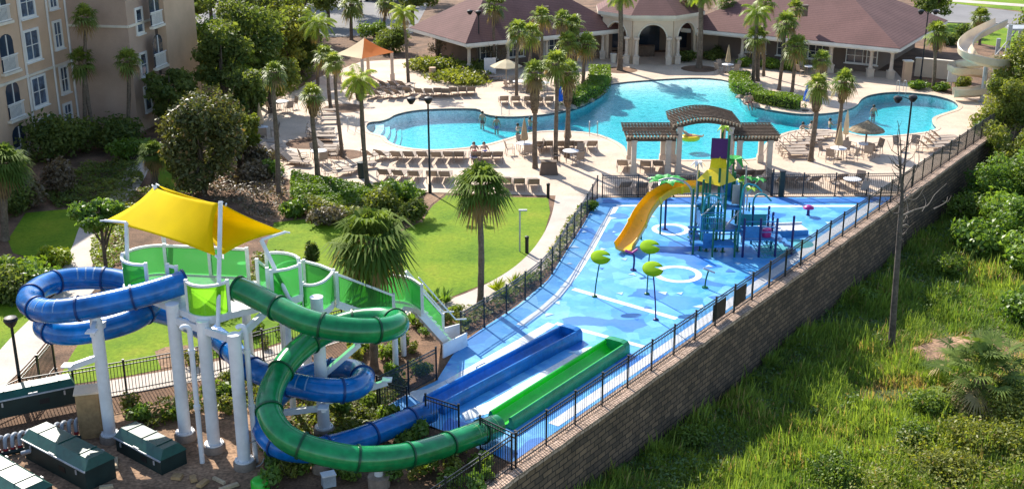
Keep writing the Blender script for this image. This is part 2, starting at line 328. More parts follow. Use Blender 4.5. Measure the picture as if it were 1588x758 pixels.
def water_mats():
    m, nt, b = new_mat('pool_water'); L = nt.links; nt.nodes.remove(b); tc = coords(nt)
    n1 = N(nt, 'ShaderNodeTexNoise', Scale=1.6, Detail=3.0, Distortion=0.6); L.new(tc, n1.inputs['Vector'])
    n2 = N(nt, 'ShaderNodeTexNoise', Scale=5.0, Detail=2.0); L.new(tc, n2.inputs['Vector'])
    ad = nt.nodes.new('ShaderNodeMath'); ad.operation = 'ADD'; L.new(n1.outputs['Fac'], ad.inputs[0]); L.new(n2.outputs['Fac'], ad.inputs[1])
    bp = N(nt, 'ShaderNodeBump', Strength=0.4, Distance=0.08); L.new(ad.outputs[0], bp.inputs['Height'])
    fr = N(nt, 'ShaderNodeFresnel', IOR=1.33); L.new(bp.outputs[0], fr.inputs['Normal'])
    ge = nt.nodes.new('ShaderNodeNewGeometry'); iv = nt.nodes.new('ShaderNodeMath'); iv.operation = 'SUBTRACT'; iv.inputs[0].default_value = 1.0; L.new(ge.outputs['Backfacing'], iv.inputs[1])
    ff = nt.nodes.new('ShaderNodeMath'); ff.operation = 'MULTIPLY'; L.new(fr.outputs[0], ff.inputs[0]); L.new(iv.outputs[0], ff.inputs[1])   # no mirror from below: the rays do not bend here
    gl = N(nt, 'ShaderNodeBsdfGlossy', Roughness=0.04); L.new(bp.outputs[0], gl.inputs['Normal'])
    tr = nt.nodes.new('ShaderNodeBsdfTransparent'); tr.inputs[0].default_value = (0.93, 0.99, 1.0, 1)
    mx = nt.nodes.new('ShaderNodeMixShader'); L.new(ff.outputs[0], mx.inputs[0]); L.new(tr.outputs[0], mx.inputs[1]); L.new(gl.outputs[0], mx.inputs[2])
    L.new(mx.outputs[0], nt.nodes['Material Output'].inputs[0])
    va = nt.nodes.new('ShaderNodeVolumeAbsorption'); va.inputs[0].default_value = (0.0, 0.81, 0.845, 1); va.inputs[1].default_value = 0.72
    L.new(va.outputs[0], nt.nodes['Material Output'].inputs[1])
    f, nt, b = new_mat('pool_plaster'); L = nt.links; tc = coords(nt)
    v = N(nt, 'ShaderNodeTexNoise', Scale=3.2, Detail=3.0, Distortion=1.2); L.new(tc, v.inputs['Vector'])
    L.new(ramp(nt, v.outputs['Fac'], [(0.34, (0.42, 0.62, 0.66)), (0.5, (0.66, 0.77, 0.78)), (0.66, (0.84, 0.88, 0.86))]), b.inputs['Base Color'])  # pale mottling painted in for ripples of light on the pool floor
    b.inputs['Roughness'].default_value = 0.8
    return m, f
M['water'], M['plaster'] = water_mats()
M['tile'] = mat('tile', (0.035, 0.075, 0.12), 0.3, 0.2, 2, 0.2, 8)

# ------------------------------------------------------------------ mesh builder
class MB:
    def __init__(s): s.v = []; s.f = []; s.mi = []; s.cur = 0; s.uv = {}
    def mat(s, i): s.cur = i; return s
    def add(s, vs, fs):
        o = len(s.v); s.v += [tuple(v) for v in vs]; s.f += [tuple(i + o for i in f) for f in fs]; s.mi += [s.cur] * len(fs); return s
    def box(s, c, size, rz=0, rot=None, taper=1.0):
        x, y, z = [k / 2 for k in size]; m = rot or Matrix.Rotation(rz, 3, 'Z'); c = Vector(c)
        vs = [c + m @ Vector((sx * x * (taper if sz > 0 else 1), sy * y * (taper if sz > 0 else 1), sz * z)) for sz in (-1, 1) for sx, sy in ((-1, -1), (1, -1), (1, 1), (-1, 1))]
        return s.add(vs, [(3, 2, 1, 0), (4, 5, 6, 7), (0, 1, 5, 4), (1, 2, 6, 5), (2, 3, 7, 6), (3, 0, 4, 7)])
    def beam(s, a, b, w, h=None):
        a, b = Vector(a), Vector(b); d = (b - a); L = d.length; d.normalize(); h = h or w
        up = Vector((0, 0, 1)) if abs(d.z) < 0.95 else Vector((1, 0, 0))
        x = d.cross(up).normalized(); z = x.cross(d); m = Matrix((x, d, z)).transposed()
        return s.box((a + b) / 2, (w, L, h), rot=m)
    def frames(s, pts, fixed_up=False):
        T = []
        for i in range(len(pts)):
            T.append((pts[min(i + 1, len(pts) - 1)] - pts[max(i - 1, 0)]).normalized())
        out = []; up = Vector((0, 0, 1)) if abs(T[0].z) < 0.95 else Vector((1, 0, 0))
        n = (up - T[0] * up.dot(T[0])).normalized()
        for t in T:
            if fixed_up: n = (Vector((0, 0, 1)) - t * t.z).normalized()
            else: n = (n - t * n.dot(t)).normalized()
            out.append((t.cross(n).normalized(), n))
        return out
    def tube(s, pts, r, seg=8, cap=True):
        pts = [Vector(p) for p in pts]; fr = s.frames(pts); vs = []; fs = []
        for i, p in enumerate(pts):
            rr = r[i] if hasattr(r, '__len__') else r; x, n = fr[i]
            for k in range(seg):
                a = 2 * math.pi * k / seg; vs.append(p + x * (math.cos(a) * rr) + n * (math.sin(a) * rr))
        for i in range(len(pts) - 1):
            for k in range(seg):
                k2 = (k + 1) % seg; fs.append((i * seg + k, i * seg + k2, (i + 1) * seg + k2, (i + 1) * seg + k))
        if cap: fs.append(tuple(range(seg))[::-1]); fs.append(tuple((len(pts) - 1) * seg + k for k in range(seg)))
        return s.add(vs, fs)
    def sweep(s, pts, prof, cap=True, closed=True, mats=None):
        """profile (side, up) swept along pts, up kept upright"""
        pts = [Vector(p) for p in pts]; fr = s.frames(pts, True); n = len(prof); vs = []; fs = []
        for p, (x, u) in zip(pts, fr): vs += [p + x * a + u * b for a, b in prof]
        for i in range(len(pts) - 1):
            for k in range(n if closed else n - 1):
                k2 = (k + 1) % n; fs.append((i * n + k, i * n + k2, (i + 1) * n + k2, (i + 1) * n + k))
        if cap and closed: fs.append(tuple(range(n))[::-1]); fs.append(tuple((len(pts) - 1) * n + k for k in range(n)))
        m0 = len(s.mi); s.add(vs, fs)
        if mats:
            for q in range((len(pts) - 1) * n): s.mi[m0 + q] = mats[q % n]
        return s
    def lathe(s, prof, c=(0, 0, 0), seg=16, sx=1, sy=1):
        c = Vector(c); vs = []; fs = []
        for r, z in prof:
            for k in range(seg):
                a = 2 * math.pi * k / seg; vs.append(c + Vector((r * math.cos(a) * sx, r * math.sin(a) * sy, z)))
        for i in range(len(prof) - 1):
            for k in range(seg):
                k2 = (k + 1) % seg; fs.append((i * seg + k, i * seg + k2, (i + 1) * seg + k2, (i + 1) * seg + k))
        if prof[0][0] > 1e-4: fs.append(tuple(range(seg))[::-1])
        if prof[-1][0] > 1e-4: fs.append(tuple((len(prof) - 1) * seg + k for k in range(seg)))
        return s.add(vs, fs)
    def prism(s, poly, z0, z1):
        n = len(poly); b = [(p[0], p[1], z0) for p in poly]; t = [(p[0], p[1], z1) for p in poly]
        tri = geometry.tessellate_polygon([[Vector(q) for q in b]])
        return s.add(b + t, [tuple(x)[::-1] for x in tri] + [tuple(i + n for i in x) for x in tri] + [(i, (i + 1) % n, (i + 1) % n + n, i + n) for i in range(n)])
    def sheet(s, polys, z=0):
        ps = [[Vector((p[0], p[1], z)) for p in poly] for poly in polys]
        tri = geometry.tessellate_polygon(ps); vs = [v for p in ps for v in p]
        fs = []
        for t in tri:
            a, b, c = [vs[i] for i in t]
            fs.append(tuple(t) if (b - a).cross(c - a).z > 0 else tuple(t)[::-1])
        return s.add(vs, fs)
    def quad(s, *p): return s.add(p, [tuple(range(len(p)))])
    def build(s, name, mats, parent=None, smooth=None, loc=None):
        me = bpy.data.meshes.new(name); me.from_pydata(s.v, [], s.f)
        for m in (mats if isinstance(mats, (list, tuple)) else [mats]): me.materials.append(M[m] if isinstance(m, str) else m)
        me.polygons.foreach_set('material_index', s.mi)
        bm = bmesh.new(); bm.from_mesh(me); bmesh.ops.recalc_face_normals(bm, faces=bm.faces); bm.to_mesh(me); bm.free()
        if smooth:
            me.polygons.foreach_set('use_smooth', [True] * len(me.polygons)); me.set_sharp_from_angle(angle=R(smooth))
        me.update()
        o = bpy.data.objects.new(name, me); COL.objects.link(o)
        if parent: o.parent = parent
        if loc is not None: o.location = loc
        return o
def tag(o, label=None, cat=None, group=None, kind=None):
    if label: o['label'] = label
    if cat: o['category'] = cat
    if group: o['group'] = group
    if kind: o['kind'] = kind
    return o
def thing(name, label, cat, loc=(0, 0, 0), rz=0, group=None):
    o = bpy.data.objects.new(name, None); o.empty_display_size = 0.3; COL.objects.link(o)
    o.location = loc; o.rotation_euler = (0, 0, rz); return tag(o, label, cat, group)
def structure(o): o['kind'] = 'structure'; return o
def dup(root, loc, rz=0, label=None, group=None, scale=None):
    r = root.copy(); COL.objects.link(r); r.location = loc; r.rotation_euler = (0, 0, rz)
    if scale: r.scale = (scale,) * 3 if not hasattr(scale, '__len__') else scale
    if label: r['label'] = label
    if group: r['group'] = group
    for ch in list(root.children):
        c = ch.copy(); COL.objects.link(c); c.parent = r
        for g in list(ch.children):
            d = g.copy(); COL.objects.link(d); d.parent = c
    return r

# ------------------------------------------------------------------ the lie of the land
WA = at(799, 724); WD = Vector((0.5861, 0.8102, 0)); WN = Vector((0.8102, -0.5861, 0))     # fence line on the retaining wall
def wl(a, off=0.0, z=0.0): return WA + WD * a + WN * off + Vector((0, 0, z))
LOW = -2.6
def smooth(p, n=6): return catmull(p, n, True)
# pool outline (water's edge)
pool_px = [(568, 196), (573, 190), (590, 188), (603, 184), (614, 178), (640, 172), (680, 169), (738, 169), (750, 176), (768, 180), (800, 181), (840, 178), (870, 173),
           (900, 165), (922, 154), (936, 145), (934, 138), (940, 132), (975, 127), (1030, 123), (1086, 121), (1130, 126), (1141, 140), (1150, 155), (1175, 166), (1210, 173),
           (1245, 177), (1280, 176), (1308, 172), (1328, 164), (1336, 154), (1352, 147), (1385, 143), (1422, 145), (1452, 149), (1477, 156), (1486, 164),
           (1482, 170), (1464, 176), (1447, 183), (1447, 192), (1452, 199), (1440, 204), (1410, 208), (1375, 211), (1340, 211), (1316, 206), (1290, 202), (1260, 201), (1230, 203),
           (1205, 211), (1188, 222), (1176, 238), (1165, 247), (1100, 248), (1040, 248), (985, 247), (973, 240), (968, 228), (950, 217), (925, 208), (890, 204), (850, 203),
           (815, 207), (780, 217), (745, 226), (700, 231), (660, 232), (625, 228), (603, 220), (596, 212), (578, 207), (570, 202)]
POOL = catmull(P2(pool_px), 3, True)
def offset_poly(poly, d):
    out = []; n = len(poly); area = sum(poly[i].x * poly[(i + 1) % n].y - poly[(i + 1) % n].x * poly[i].y for i in range(n))
    sg = 1 if area > 0 else -1
    for i in range(n):
        t = (poly[(i + 1) % n] - poly[i - 1]).normalized(); out.append(poly[i] + Vector((t.y, -t.x, 0)) * d * sg)
    return out
deck_px = [(362, 186), (372, 226), (398, 250), (446, 278), (520, 290), (600, 296), (690, 299), (852, 303), (926, 305.5), (1377, 304)]
deck_far = [(1540, 172), (1560, 150), (1480, 149), (1400, 124), (1390, 112), (1240, 100), (1095, 82), (935, 80), (800, 104), (735, 108), (718, 118), (700, 108), (660, 92), (620, 92), (560, 96), (500, 118), (440, 150)]
DECK = P2(deck_px[:-1]) + [wl(38.0, -0.1), wl(62, -0.1)] + P2(deck_far)
# upper terrace, ends at the retaining wall
UP = [Vector((-260, -30, 0)), Vector((-38, -30, 0)), wl(-60, 0.3), wl(64, 0.3), wl(64, 30), Vector((130, 120, 0)), Vector((330, 150, 0)), Vector((330, 420, 0)), Vector((-260, 420, 0))]
structure(MB().sheet([UP, POOL], -0.008).build('ground', 'mulch'))
structure(MB().sheet([DECK, POOL], 0.0).build('pool_deck', 'deck'))
# low ground beyond the wall, reaching the horizon
def low_z(x, y):
    a = (x - WA.x) * WD.x + (y - WA.y) * WD.y
    return LOW - 0.75 * min(1, max(0, (a - 2) / 16)) + 0.55 * float(vnoise(x, y, 4.5, 1) - .5) + 0.2 * float(vnoise(x, y, 1.6, 2) - .5)
def terrain():
    xs = np.concatenate([np.arange(-20, 70, 1.0), np.arange(70, 1200, 90)]); ys = np.concatenate([np.arange(5, 110, 1.0), np.arange(110, 1500, 100)])
    b = MB(); b.v = [(x, y, low_z(x, y) if (x < 75 and y < 115) else LOW - 1.2) for y in ys for x in xs]
    nx = len(xs); b.f = [(j * nx + i, j * nx + i + 1, (j + 1) * nx + i + 1, (j + 1) * nx + i) for j in range(len(ys) - 1) for i in range(nx - 1)]
    b.mi = [0] * len(b.f); return b
structure(terrain().build('wild_ground', 'wild', smooth=60))
structure(MB().sheet([[Vector((-1500, -50, 0)), Vector((-255, -50, 0)), Vector((-255, 410, 0)), Vector((325, 410, 0)), Vector((325, 140, 0)), Vector((1500, 140, 0)), Vector((1500, 1900, 0)), Vector((-1500, 1900, 0))]], -0.06).build('far_ground', 'lawn'))
# pool basin and water
def pool():
    inner = POOL; n = len(inner)
    beach_a, beach_b = at(934, 132), at(1136, 128)
    bd = (beach_b - beach_a).normalized(); bn = Vector((bd.y, -bd.x, 0))       # away from the beach, towards the camera
    def depth(p):
        d = (p - beach_a).dot(bn); k = (p - beach_a).dot(bd)
        z = 0.06 + 0.078 * max(0, d)
        if k < -1.2 or k > (beach_b - beach_a).length + 1.0: z += 0.8 * min(1, max(-1.2 - k, k - (beach_b - beach_a).length - 1.0) / 2.0)
        return min(0.85, max(0.06, z))
    pts = [Vector(p).to_2d() for p in inner]; ed = [(i, (i + 1) % n) for i in range(n)]
    xs = [p.x for p in pts]; ys = [p.y for p in pts]
    x = min(xs)
    while x < max(xs):
        y = min(ys)
        while y < max(ys):
            if inside((x, y), pts): pts.append(Vector((x + random.uniform(-.1, .1), y + random.uniform(-.1, .1))))
            y += 1.1
        x += 1.1
    vv, ee, ff, *_ = geometry.delaunay_2d_cdt(pts, ed, [], 1, 1e-4)
    b = MB().add([(p.x, p.y, -0.05 - depth(Vector((p.x, p.y, 0)))) for p in vv], [tuple(f) for f in ff])
    structure(b.build('pool_floor', 'plaster', smooth=80))
    w = MB(); vs = []; fs = []
    for i, p in enumerate(inner): d = depth(p); vs += [(p.x, p.y, 0.0), (p.x, p.y, -0.17), (p.x, p.y, -0.06 - d)]
    for i in range(n):
        j = (i + 1) % n; fs += [(i * 3, j * 3, j * 3 + 1, i * 3 + 1)]
    w.add(vs, fs); w.mat(1); w.add(vs, [(i * 3 + 1, ((i + 1) % n) * 3 + 1, ((i + 1) % n) * 3 + 2, i * 3 + 2) for i in range(n)])
    structure(w.build('pool_wall', ['tile', 'plaster']))
    out = offset_poly(inner, 0.03); pr = MB().prism(out, -2.2, -0.055)
    o = structure(pr.build('pool_water', 'water'))
    c = MB()                                                            # bullnose coping on the deck edge
    c.sweep([p + Vector((0, 0, 0.004)) for p in offset_poly(inner, 0.14)] + [offset_poly(inner, 0.14)[0] + Vector((0, 0, 0.004))], [(-0.15, -0.02), (0.15, -0.02), (0.15, 0.022), (-0.15, 0.022)])
    structure(c.build('pool_coping', 'deck'))
    s = MB()                                                            # entry steps at the left end
    a, q = at(568, 200), at(612, 200)
    for k in range(4):
        arc = [at(578 + k * 9 + 6, 189 - k * 1.5), at(584 + k * 9, 197), at(577 + k * 10, 206 + k * 1.2)]
        ar = catmull(arc, 6); s.sweep([p + Vector((0, 0, -0.2 - 0.2 * k)) for p in ar], [(-0.5, -0.5), (0.1, -0.5), (0.1, 0), (-0.5, 0)])
    structure(s.build('pool_steps', 'plaster'))
pool()

# path, lawns, planted beds
def ribbon(px, w, z=0):
    pts = resample(catmull(P2(px, z), 8), 0.5); b = MB(); vs = []
    for i, p in enumerate(pts):
        t = (pts[min(i + 1, len(pts) - 1)] - pts[max(i - 1, 0)]).normalized(); n = Vector((t.y, -t.x, 0)); ww = w(i / len(pts)) if callable(w) else w
        vs += [p + n * ww / 2, p - n * ww / 2]
    return b.add(vs, [(2 * i, 2 * i + 1, 2 * i + 3, 2 * i + 2) for i in range(len(pts) - 1)])
structure(ribbon([(-60, 640), (0, 628), (80, 617), (200, 597), (330, 573), (420, 551), (520, 519), (620, 494), (700, 475), (770, 447), (825, 412), (862, 370), (880, 335), (888, 304)], lambda t: 1.45 + 0.55 * max(0, (t - 0.75) * 4), 0.012).build('path', 'walk'))
structure(ribbon([(128, 440), (118, 424), (134, 380), (152, 335), (190, 300), (214, 262), (222, 230)], 1.35, 0.015).build('side_path', 'walk'))
structure(ribbon([(-40, 610), (10, 565), (48, 522), (90, 480), (128, 440)], 1.6, 0.018).build('corner_path', 'walk'))
structure(MB().sheet([P2([(412, 385), (425, 345), (470, 340), (560, 352), (620, 360), (650, 345), (672, 318), (692, 303), (850, 307), (853, 330), (842, 368), (814, 404), (766, 434), (700, 460), (612, 480), (510, 505), (420, 535), (330, 556), (200, 582), (84, 600), (112, 548), (150, 490), (230, 455), (310, 450), (385, 440)])], 0.004).build('lawn', 'lawn'))
structure(MB().sheet([P2([(12, 372), (40, 330), (130, 322), (138, 334), (108, 400), (60, 404), (20, 392)])], 0.004).build('lawn', 'lawn'))
structure(MB().sheet([P2([(-30, 470), (70, 450), (40, 512), (-20, 580), (-80, 600)])], 0.004).build('lawn', 'lawn'))
structure(MB().sheet([P2([(228, 245), (240, 222), (330, 250), (300, 300), (240, 290)])], 0.004).build('lawn', 'lawn'))
structure(MB().sheet([P2([(140, 345), (170, 312), (230, 300), (262, 320), (190, 330), (176, 380), (150, 400)])], 0.008).build('soil_bed', 'soil'))
structure(MB().sheet([P2([(375, 272), (440, 290), (455, 340), (420, 345), (380, 330)])], 0.008).build('soil_bed', 'soil'))
structure(MB().sheet([P2([(640, 306), (672, 300), (690, 301), (668, 318), (655, 345), (635, 340)])], 0.008).build('soil_bed', 'soil'))
structure(MB().sheet([P2([(25, 680), (180, 640), (330, 610), (420, 640), (400, 780), (-40, 800)])], 0.008).build('soil_bed', 'soil'))
structure(MB().sheet([P2([(240, 545), (256, 538), (290, 535), (330, 545), (330, 556), (250, 572)])], 0.009).build('soil_bed', 'soil'))
for px in [(962, 109, 1.5), (1084, 107, 1.6), (533, 240, 1.3), (480, 222, 1.6), (533, 168, 1.6), (700, 0, 0.1)][:5]:
    p = at(px[0], px[1]); structure(MB().sheet([[p + Vector((px[2] * math.cos(k * .4), px[2] * math.sin(k * .4), 0)) for k in range(16)]], 0.006).build('tree_bed', 'mulch'))
# road and verge at the top right, car park at the top left
structure(MB().sheet([P2([(1445, 12), (1480, 6), (1620, 24), (1640, 46), (1588, 38), (1480, 36), (1440, 34)])], 0.010).build('road', 'asphalt'))
structure(MB().sheet([P2([(1400, 40), (1440, 34), (1480, 36), (1640, 46), (1640, 90), (1480, 60), (1430, 60)])], 0.004).build('verge', 'lawn'))
structure(MB().sheet([P2([(1430, 10), (1480, 6), (1660, 26), (1700, -20), (1480, -14)])], 0.004).build('verge', 'lawn'))
structure(MB().sheet([P2([(1460, 2), (1660, 16), (1660, 12), (1460, -2)])], 0.012).build('pavement', 'walk'))
structure(MB().sheet([P2([(-200, -60), (250, 70), (640, 52), (700, -60), (600, -150), (0, -150)])], 0.002).build('car_park', 'asphalt'))
# road kerb
structure(MB().sweep(P2([(1440, 34.5), (1480, 36.5), (1588, 38.5), (1640, 46.5)], 0.0), [(-.1, 0), (.1, 0), (.1, .12), (-.1, .12)]).build('kerb', 'walk'))

# ------------------------------------------------------------------ splash pad floor
PAD = P2([(926, 307), (1372, 305.5)])[:1] + [wl(37.6, -0.28), wl(0.2, -0.28)] + P2([(744, 697), (712, 677), (660, 657), (632, 646), (588, 636), (630, 612), (677, 590), (700, 553), (716, 532), (757, 503), (802, 474), (850, 434), (879, 388), (906, 346)])
structure(MB().sheet([PAD], 0.004).build('splash_pad', 'pad'))
def pad_paint():
    b = MB(); z = [0.008]
    def strip(px, w, m=0, zz=None):
        pts = P2(px); vs = []; z[0] += 0.0006
        for i, p in enumerate(pts):
            t = (pts[min(i + 1, len(pts) - 1)] - pts[max(i - 1, 0)]).normalized(); n = Vector((t.y, -t.x, 0))
            vs += [p + n * w / 2 + Vector((0, 0, z[0])), p - n * w / 2 + Vector((0, 0, z[0]))]
        b.mat(m).add(vs, [(2 * i, 2 * i + 1, 2 * i + 3, 2 * i + 2) for i in range(len(pts) - 1)])
    def ring(c, r0, r1, m=0, a0=0, a1=6.2832):
        z[0] += 0.0006; n = 40; vs = []
        for k in range(n + 1):
            a = a0 + (a1 - a0) * k / n; vs += [c + Vector((r0 * math.cos(a), r0 * math.sin(a), z[0])), c + Vector((r1 * math.cos(a), r1 * math.sin(a), z[0]))]
        b.mat(m).add(vs, [(2 * i, 2 * i + 1, 2 * i + 3, 2 * i + 2) for i in range(n)])
    def disc(c, r, m=0):
        z[0] += 0.0006; b.mat(m).add([c + Vector((r * math.cos(k * .35), r * math.sin(k * .35), z[0])) for k in range(18)], [tuple(range(18))])
    def poly(px, m=0):
        z[0] += 0.0006; b.mat(m).sheet([P2(px)], z[0])
    strip([(889, 448), (1049, 494)], 0.3); strip([(862, 501), (1000, 538)], 0.26)
    strip([(956, 319), (1140, 320), (1332, 319.5)], 0.32)
    strip([(955, 321), (936, 350), (913, 393), (893, 424), (867, 456), (838, 482), (806, 504)], 0.34)
    z[0] += 0.001; b.mat(0).add([wl(3.2, -0.85, z[0]), wl(3.2, -0.42, z[0]), wl(36.4, -0.42, z[0]), wl(36.4, -0.95, z[0])], [(0, 1, 2, 3)])
    ring(at(1051, 425), 0.85, 1.15); ring(at(1040, 356), 0.72, 1.0, 0)
    disc(at(1040, 356), 0.6, 1)
    poly([(702, 603), (728, 588), (862, 504), (850, 500), (790, 534), (690, 590)]); poly([(722, 652), (760, 640), (905, 556), (940, 534), (905, 540), (760, 622), (716, 640)])
    poly([(936, 309), (1366, 308), (1352, 314.5), (934, 315)], 1)
    poly([(590, 634), (632, 612), (660, 628), (700, 606), (690, 590), (662, 603), (640, 606)], 0)
    for c, r, m in [((1205, 388), 0.9, 2), ((1240, 378), 0.7, 2), ((960, 335), .5, 1)]: disc(at(*c), r, m)
    placed = []
    PP = [p for p in PAD]
    t = 0
    while len(placed) < 42 and t < 4000:
        t += 1
        px, py = random.uniform(830, 1330), random.uniform(325, 560); p = at(px, py)
        off = (p - WA).dot(WN)
        if not inside(p, PP) or off > -1.4 or any((p - q).length < 0.75 for q in placed): continue
        if (p - at(1051, 425)).length < 1.6 or (p - at(1040, 356)).length < 1.5: continue
        placed.append(p); s = random.uniform(0.13, 0.34); a = random.uniform(0, 6.28)
        b.mat(random.choice((3, 3, 3, 1)))
        z[0] += 0.0002
        b.add([p + Vector((s * math.cos(a + k * 2.094 + random.uniform(-.3, .3)), s * math.sin(a + k * 2.094), z[0])) for k in range(3)], [(0, 1, 2)])
    structure(b.build('pad_markings', ['pad_white', 'pad_deep', 'pad_teal', 'pad_pale']))
pad_paint()

# ------------------------------------------------------------------ retaining wall
def wall_uv(o):
    me = o.data; uv = me.uv_layers.new(name='UVMap')
    for l in me.loops:
        p = me.vertices[l.vertex_index].co; a = (p - WA).dot(WD); d = (p - WA).dot(WN); uv.data[l.index].uv = (a, p.z + d)
rw = thing('retaining_wall', 'long dark stone block retaining wall below the iron fence of the splash pad', 'wall', wl(0, 0.3, LOW))
def wallparts():
    off = rw.location
    L0, L1 = -30, 64
    b = MB(); n = 60
    for z0, z1, d0, d1 in [(LOW - 1.4, -0.12, 0.42, 0.36)]:
        for i in range(n):
            a0, a1 = L0 + (L1 - L0) * i / n, L0 + (L1 - L0) * (i + 1) / n
            b.add([wl(a0, d0, z0), wl(a1, d0, z0), wl(a1, d1, z1), wl(a0, d1, z1)], [(0, 1, 2, 3)])
    b.add([wl(L1, .42, LOW - 1.4), wl(L1, 30, LOW - 1.4), wl(L1, 30, -.02), wl(L1, .36, -.02)], [(0, 1, 2, 3)])
    b.add([wl(L1, 30, LOW - 1.4), Vector((130, 120, LOW - 1.4)), Vector((130, 120, -.02)), wl(L1, 30, -.02)], [(0, 1, 2, 3)])
    b.add([Vector((130, 120, LOW - 1.4)), Vector((330, 150, LOW - 1.4)), Vector((330, 150, -.02)), Vector((130, 120, -.02))], [(0, 1, 2, 3)])
    o = b.build('stone_face', 'wall_block'); wall_uv(o); o.parent = rw; o.location = -off
    c = MB()
    for i in range(int((L1 - L0) / 0.46)):
        a = L0 + i * 0.46
        for k, (d0, d1, h) in enumerate(((-0.24, 0.10, 0.03), (0.11, 0.45, 0.055))):
            aa = a + (0.2 if k else 0); j = random.uniform(-.012, .012)
            q = [wl(aa, d0 + j), wl(aa + 0.445, d0 + j), wl(aa + 0.445, d1 + j), wl(aa, d1 + j)]
            c.prism(q[::-1], -0.125, h + random.uniform(-.012, .012))
    o = c.build('cap_stones', 'cap_block'); wall_uv(o); o.parent = rw; o.location = -off
wallparts()

# ------------------------------------------------------------------ iron fences
def fence(name, pts, label, h=1.3, step=1.83, pick=0.115, mesh=False, group=None):
    """posts, rails and either pickets or stretched wind mesh"""
    pts = [Vector(p) for p in pts]; o0 = pts[0].copy()
    root = thing(name, label, 'fence', o0, group=group)
    path = [p - o0 for p in pts]; L = sum((b - a).length for a, b in zip(path, path[1:])); n = max(1, round(L / step))
    q = resample(path, L / n) if len(path) > 2 else [path[0].lerp(path[1], k / n) for k in range(n + 1)]
    for p in q: b = MB(); b.box(p + Vector((0, 0, h / 2 + 0.02)), (0.066, 0.066, h + 0.06)); b.box(p + Vector((0, 0, h + 0.06)), (0.085, 0.085, 0.035)); b.box(p + Vector((0, 0, .01)), (.12, .12, .02)); b.build('post', 'iron', root)
    b = MB()
    for a, c in zip(q, q[1:]):
        for z in (0.12, h - 0.16, h - 0.02):
            if mesh: br = MB(); br.beam(a + Vector((0, 0, z)), c + Vector((0, 0, z)), 0.032, 0.038); br.build('rail', 'iron', root)
            else: b.beam(a + Vector((0, 0, z)), c + Vector((0, 0, z)), 0.032, 0.038)
        d = (c - a).length; k = 0 if mesh else max(1, int(d / pick))
        for i in range(1, k): p = a.lerp(c, i / k); b.box(p + Vector((0, 0, h / 2)), (0.019, 0.019, h - 0.06))
    if not mesh: b.build('picket_panel', 'iron', root)
    if mesh:
        b = MB(); vs = []
        for p in q: vs += [p + Vector((0, 0, .14)), p + Vector((0, 0, h - .05))]
        b.add(vs, [(2 * i, 2 * i + 2, 2 * i + 3, 2 * i + 1) for i in range(len(q) - 1)]); b.build('wind_mesh', 'wind_mesh', root)
    return root
fence('iron_fence', [wl(0.0), wl(40.0)], 'long black iron fence on the retaining wall beside the blue splash pad')
fence('iron_fence', [wl(40.2), wl(61.5)], 'black iron fence along the pool deck edge, beyond the splash pad')
fence('iron_fence', [wl(-0.2), wl(-14)], 'black iron fence on the wall at the bottom edge, below the green slide')
fence('iron_fence', P2([(934, 306), (1020, 305), (1100, 304.5)]), 'black iron fence between the splash pad and the loungers, left of the play tower')
fence('iron_fence', P2([(1195, 303.5), (1290, 303.5)]) + [wl(38.2, -0.2)], 'black iron fence between pool deck and splash pad on the right side')
def pad_fence():
    return fence('iron_fence', catmull(P2([(926, 308), (905, 346), (878, 388), (849, 434), (801, 475), (756, 504), (715, 530)]), 4), 'curving black fence with dark mesh along the left edge of the splash pad', mesh=True)
pf = pad_fence()
fence('iron_fence', P2([(37, 637), (150, 617), (265, 596), (345, 576), (430, 553), (520, 527), (590, 508)]), 'black iron fence behind the slide columns beside the concrete path')
fence('iron_fence', P2([(37, 637), (-20, 664)]), 'short black iron fence panel at the left edge by the tall lamp post')
fence('iron_fence', P2([(37, 632), (78, 584), (86, 572)]), 'black iron fence running up from the lamp post corner on the left')
fence('iron_fence', P2([(586, 634), (632, 612), (677, 588)]), 'short black mesh fence between the stair foot and the blue slide', mesh=True)
fence('iron_fence', P2([(590, 640), (632, 652)]), 'short low fence panel just left of the blue tube outlet')
fence('iron_fence', P2([(661, 664), (712, 681)]), 'short fence panel standing between the blue and green tube outlets')
fence('iron_fence', P2([(745, 699), (800, 727)]), 'short fence panel beside the green tube outlet at the wall corner')

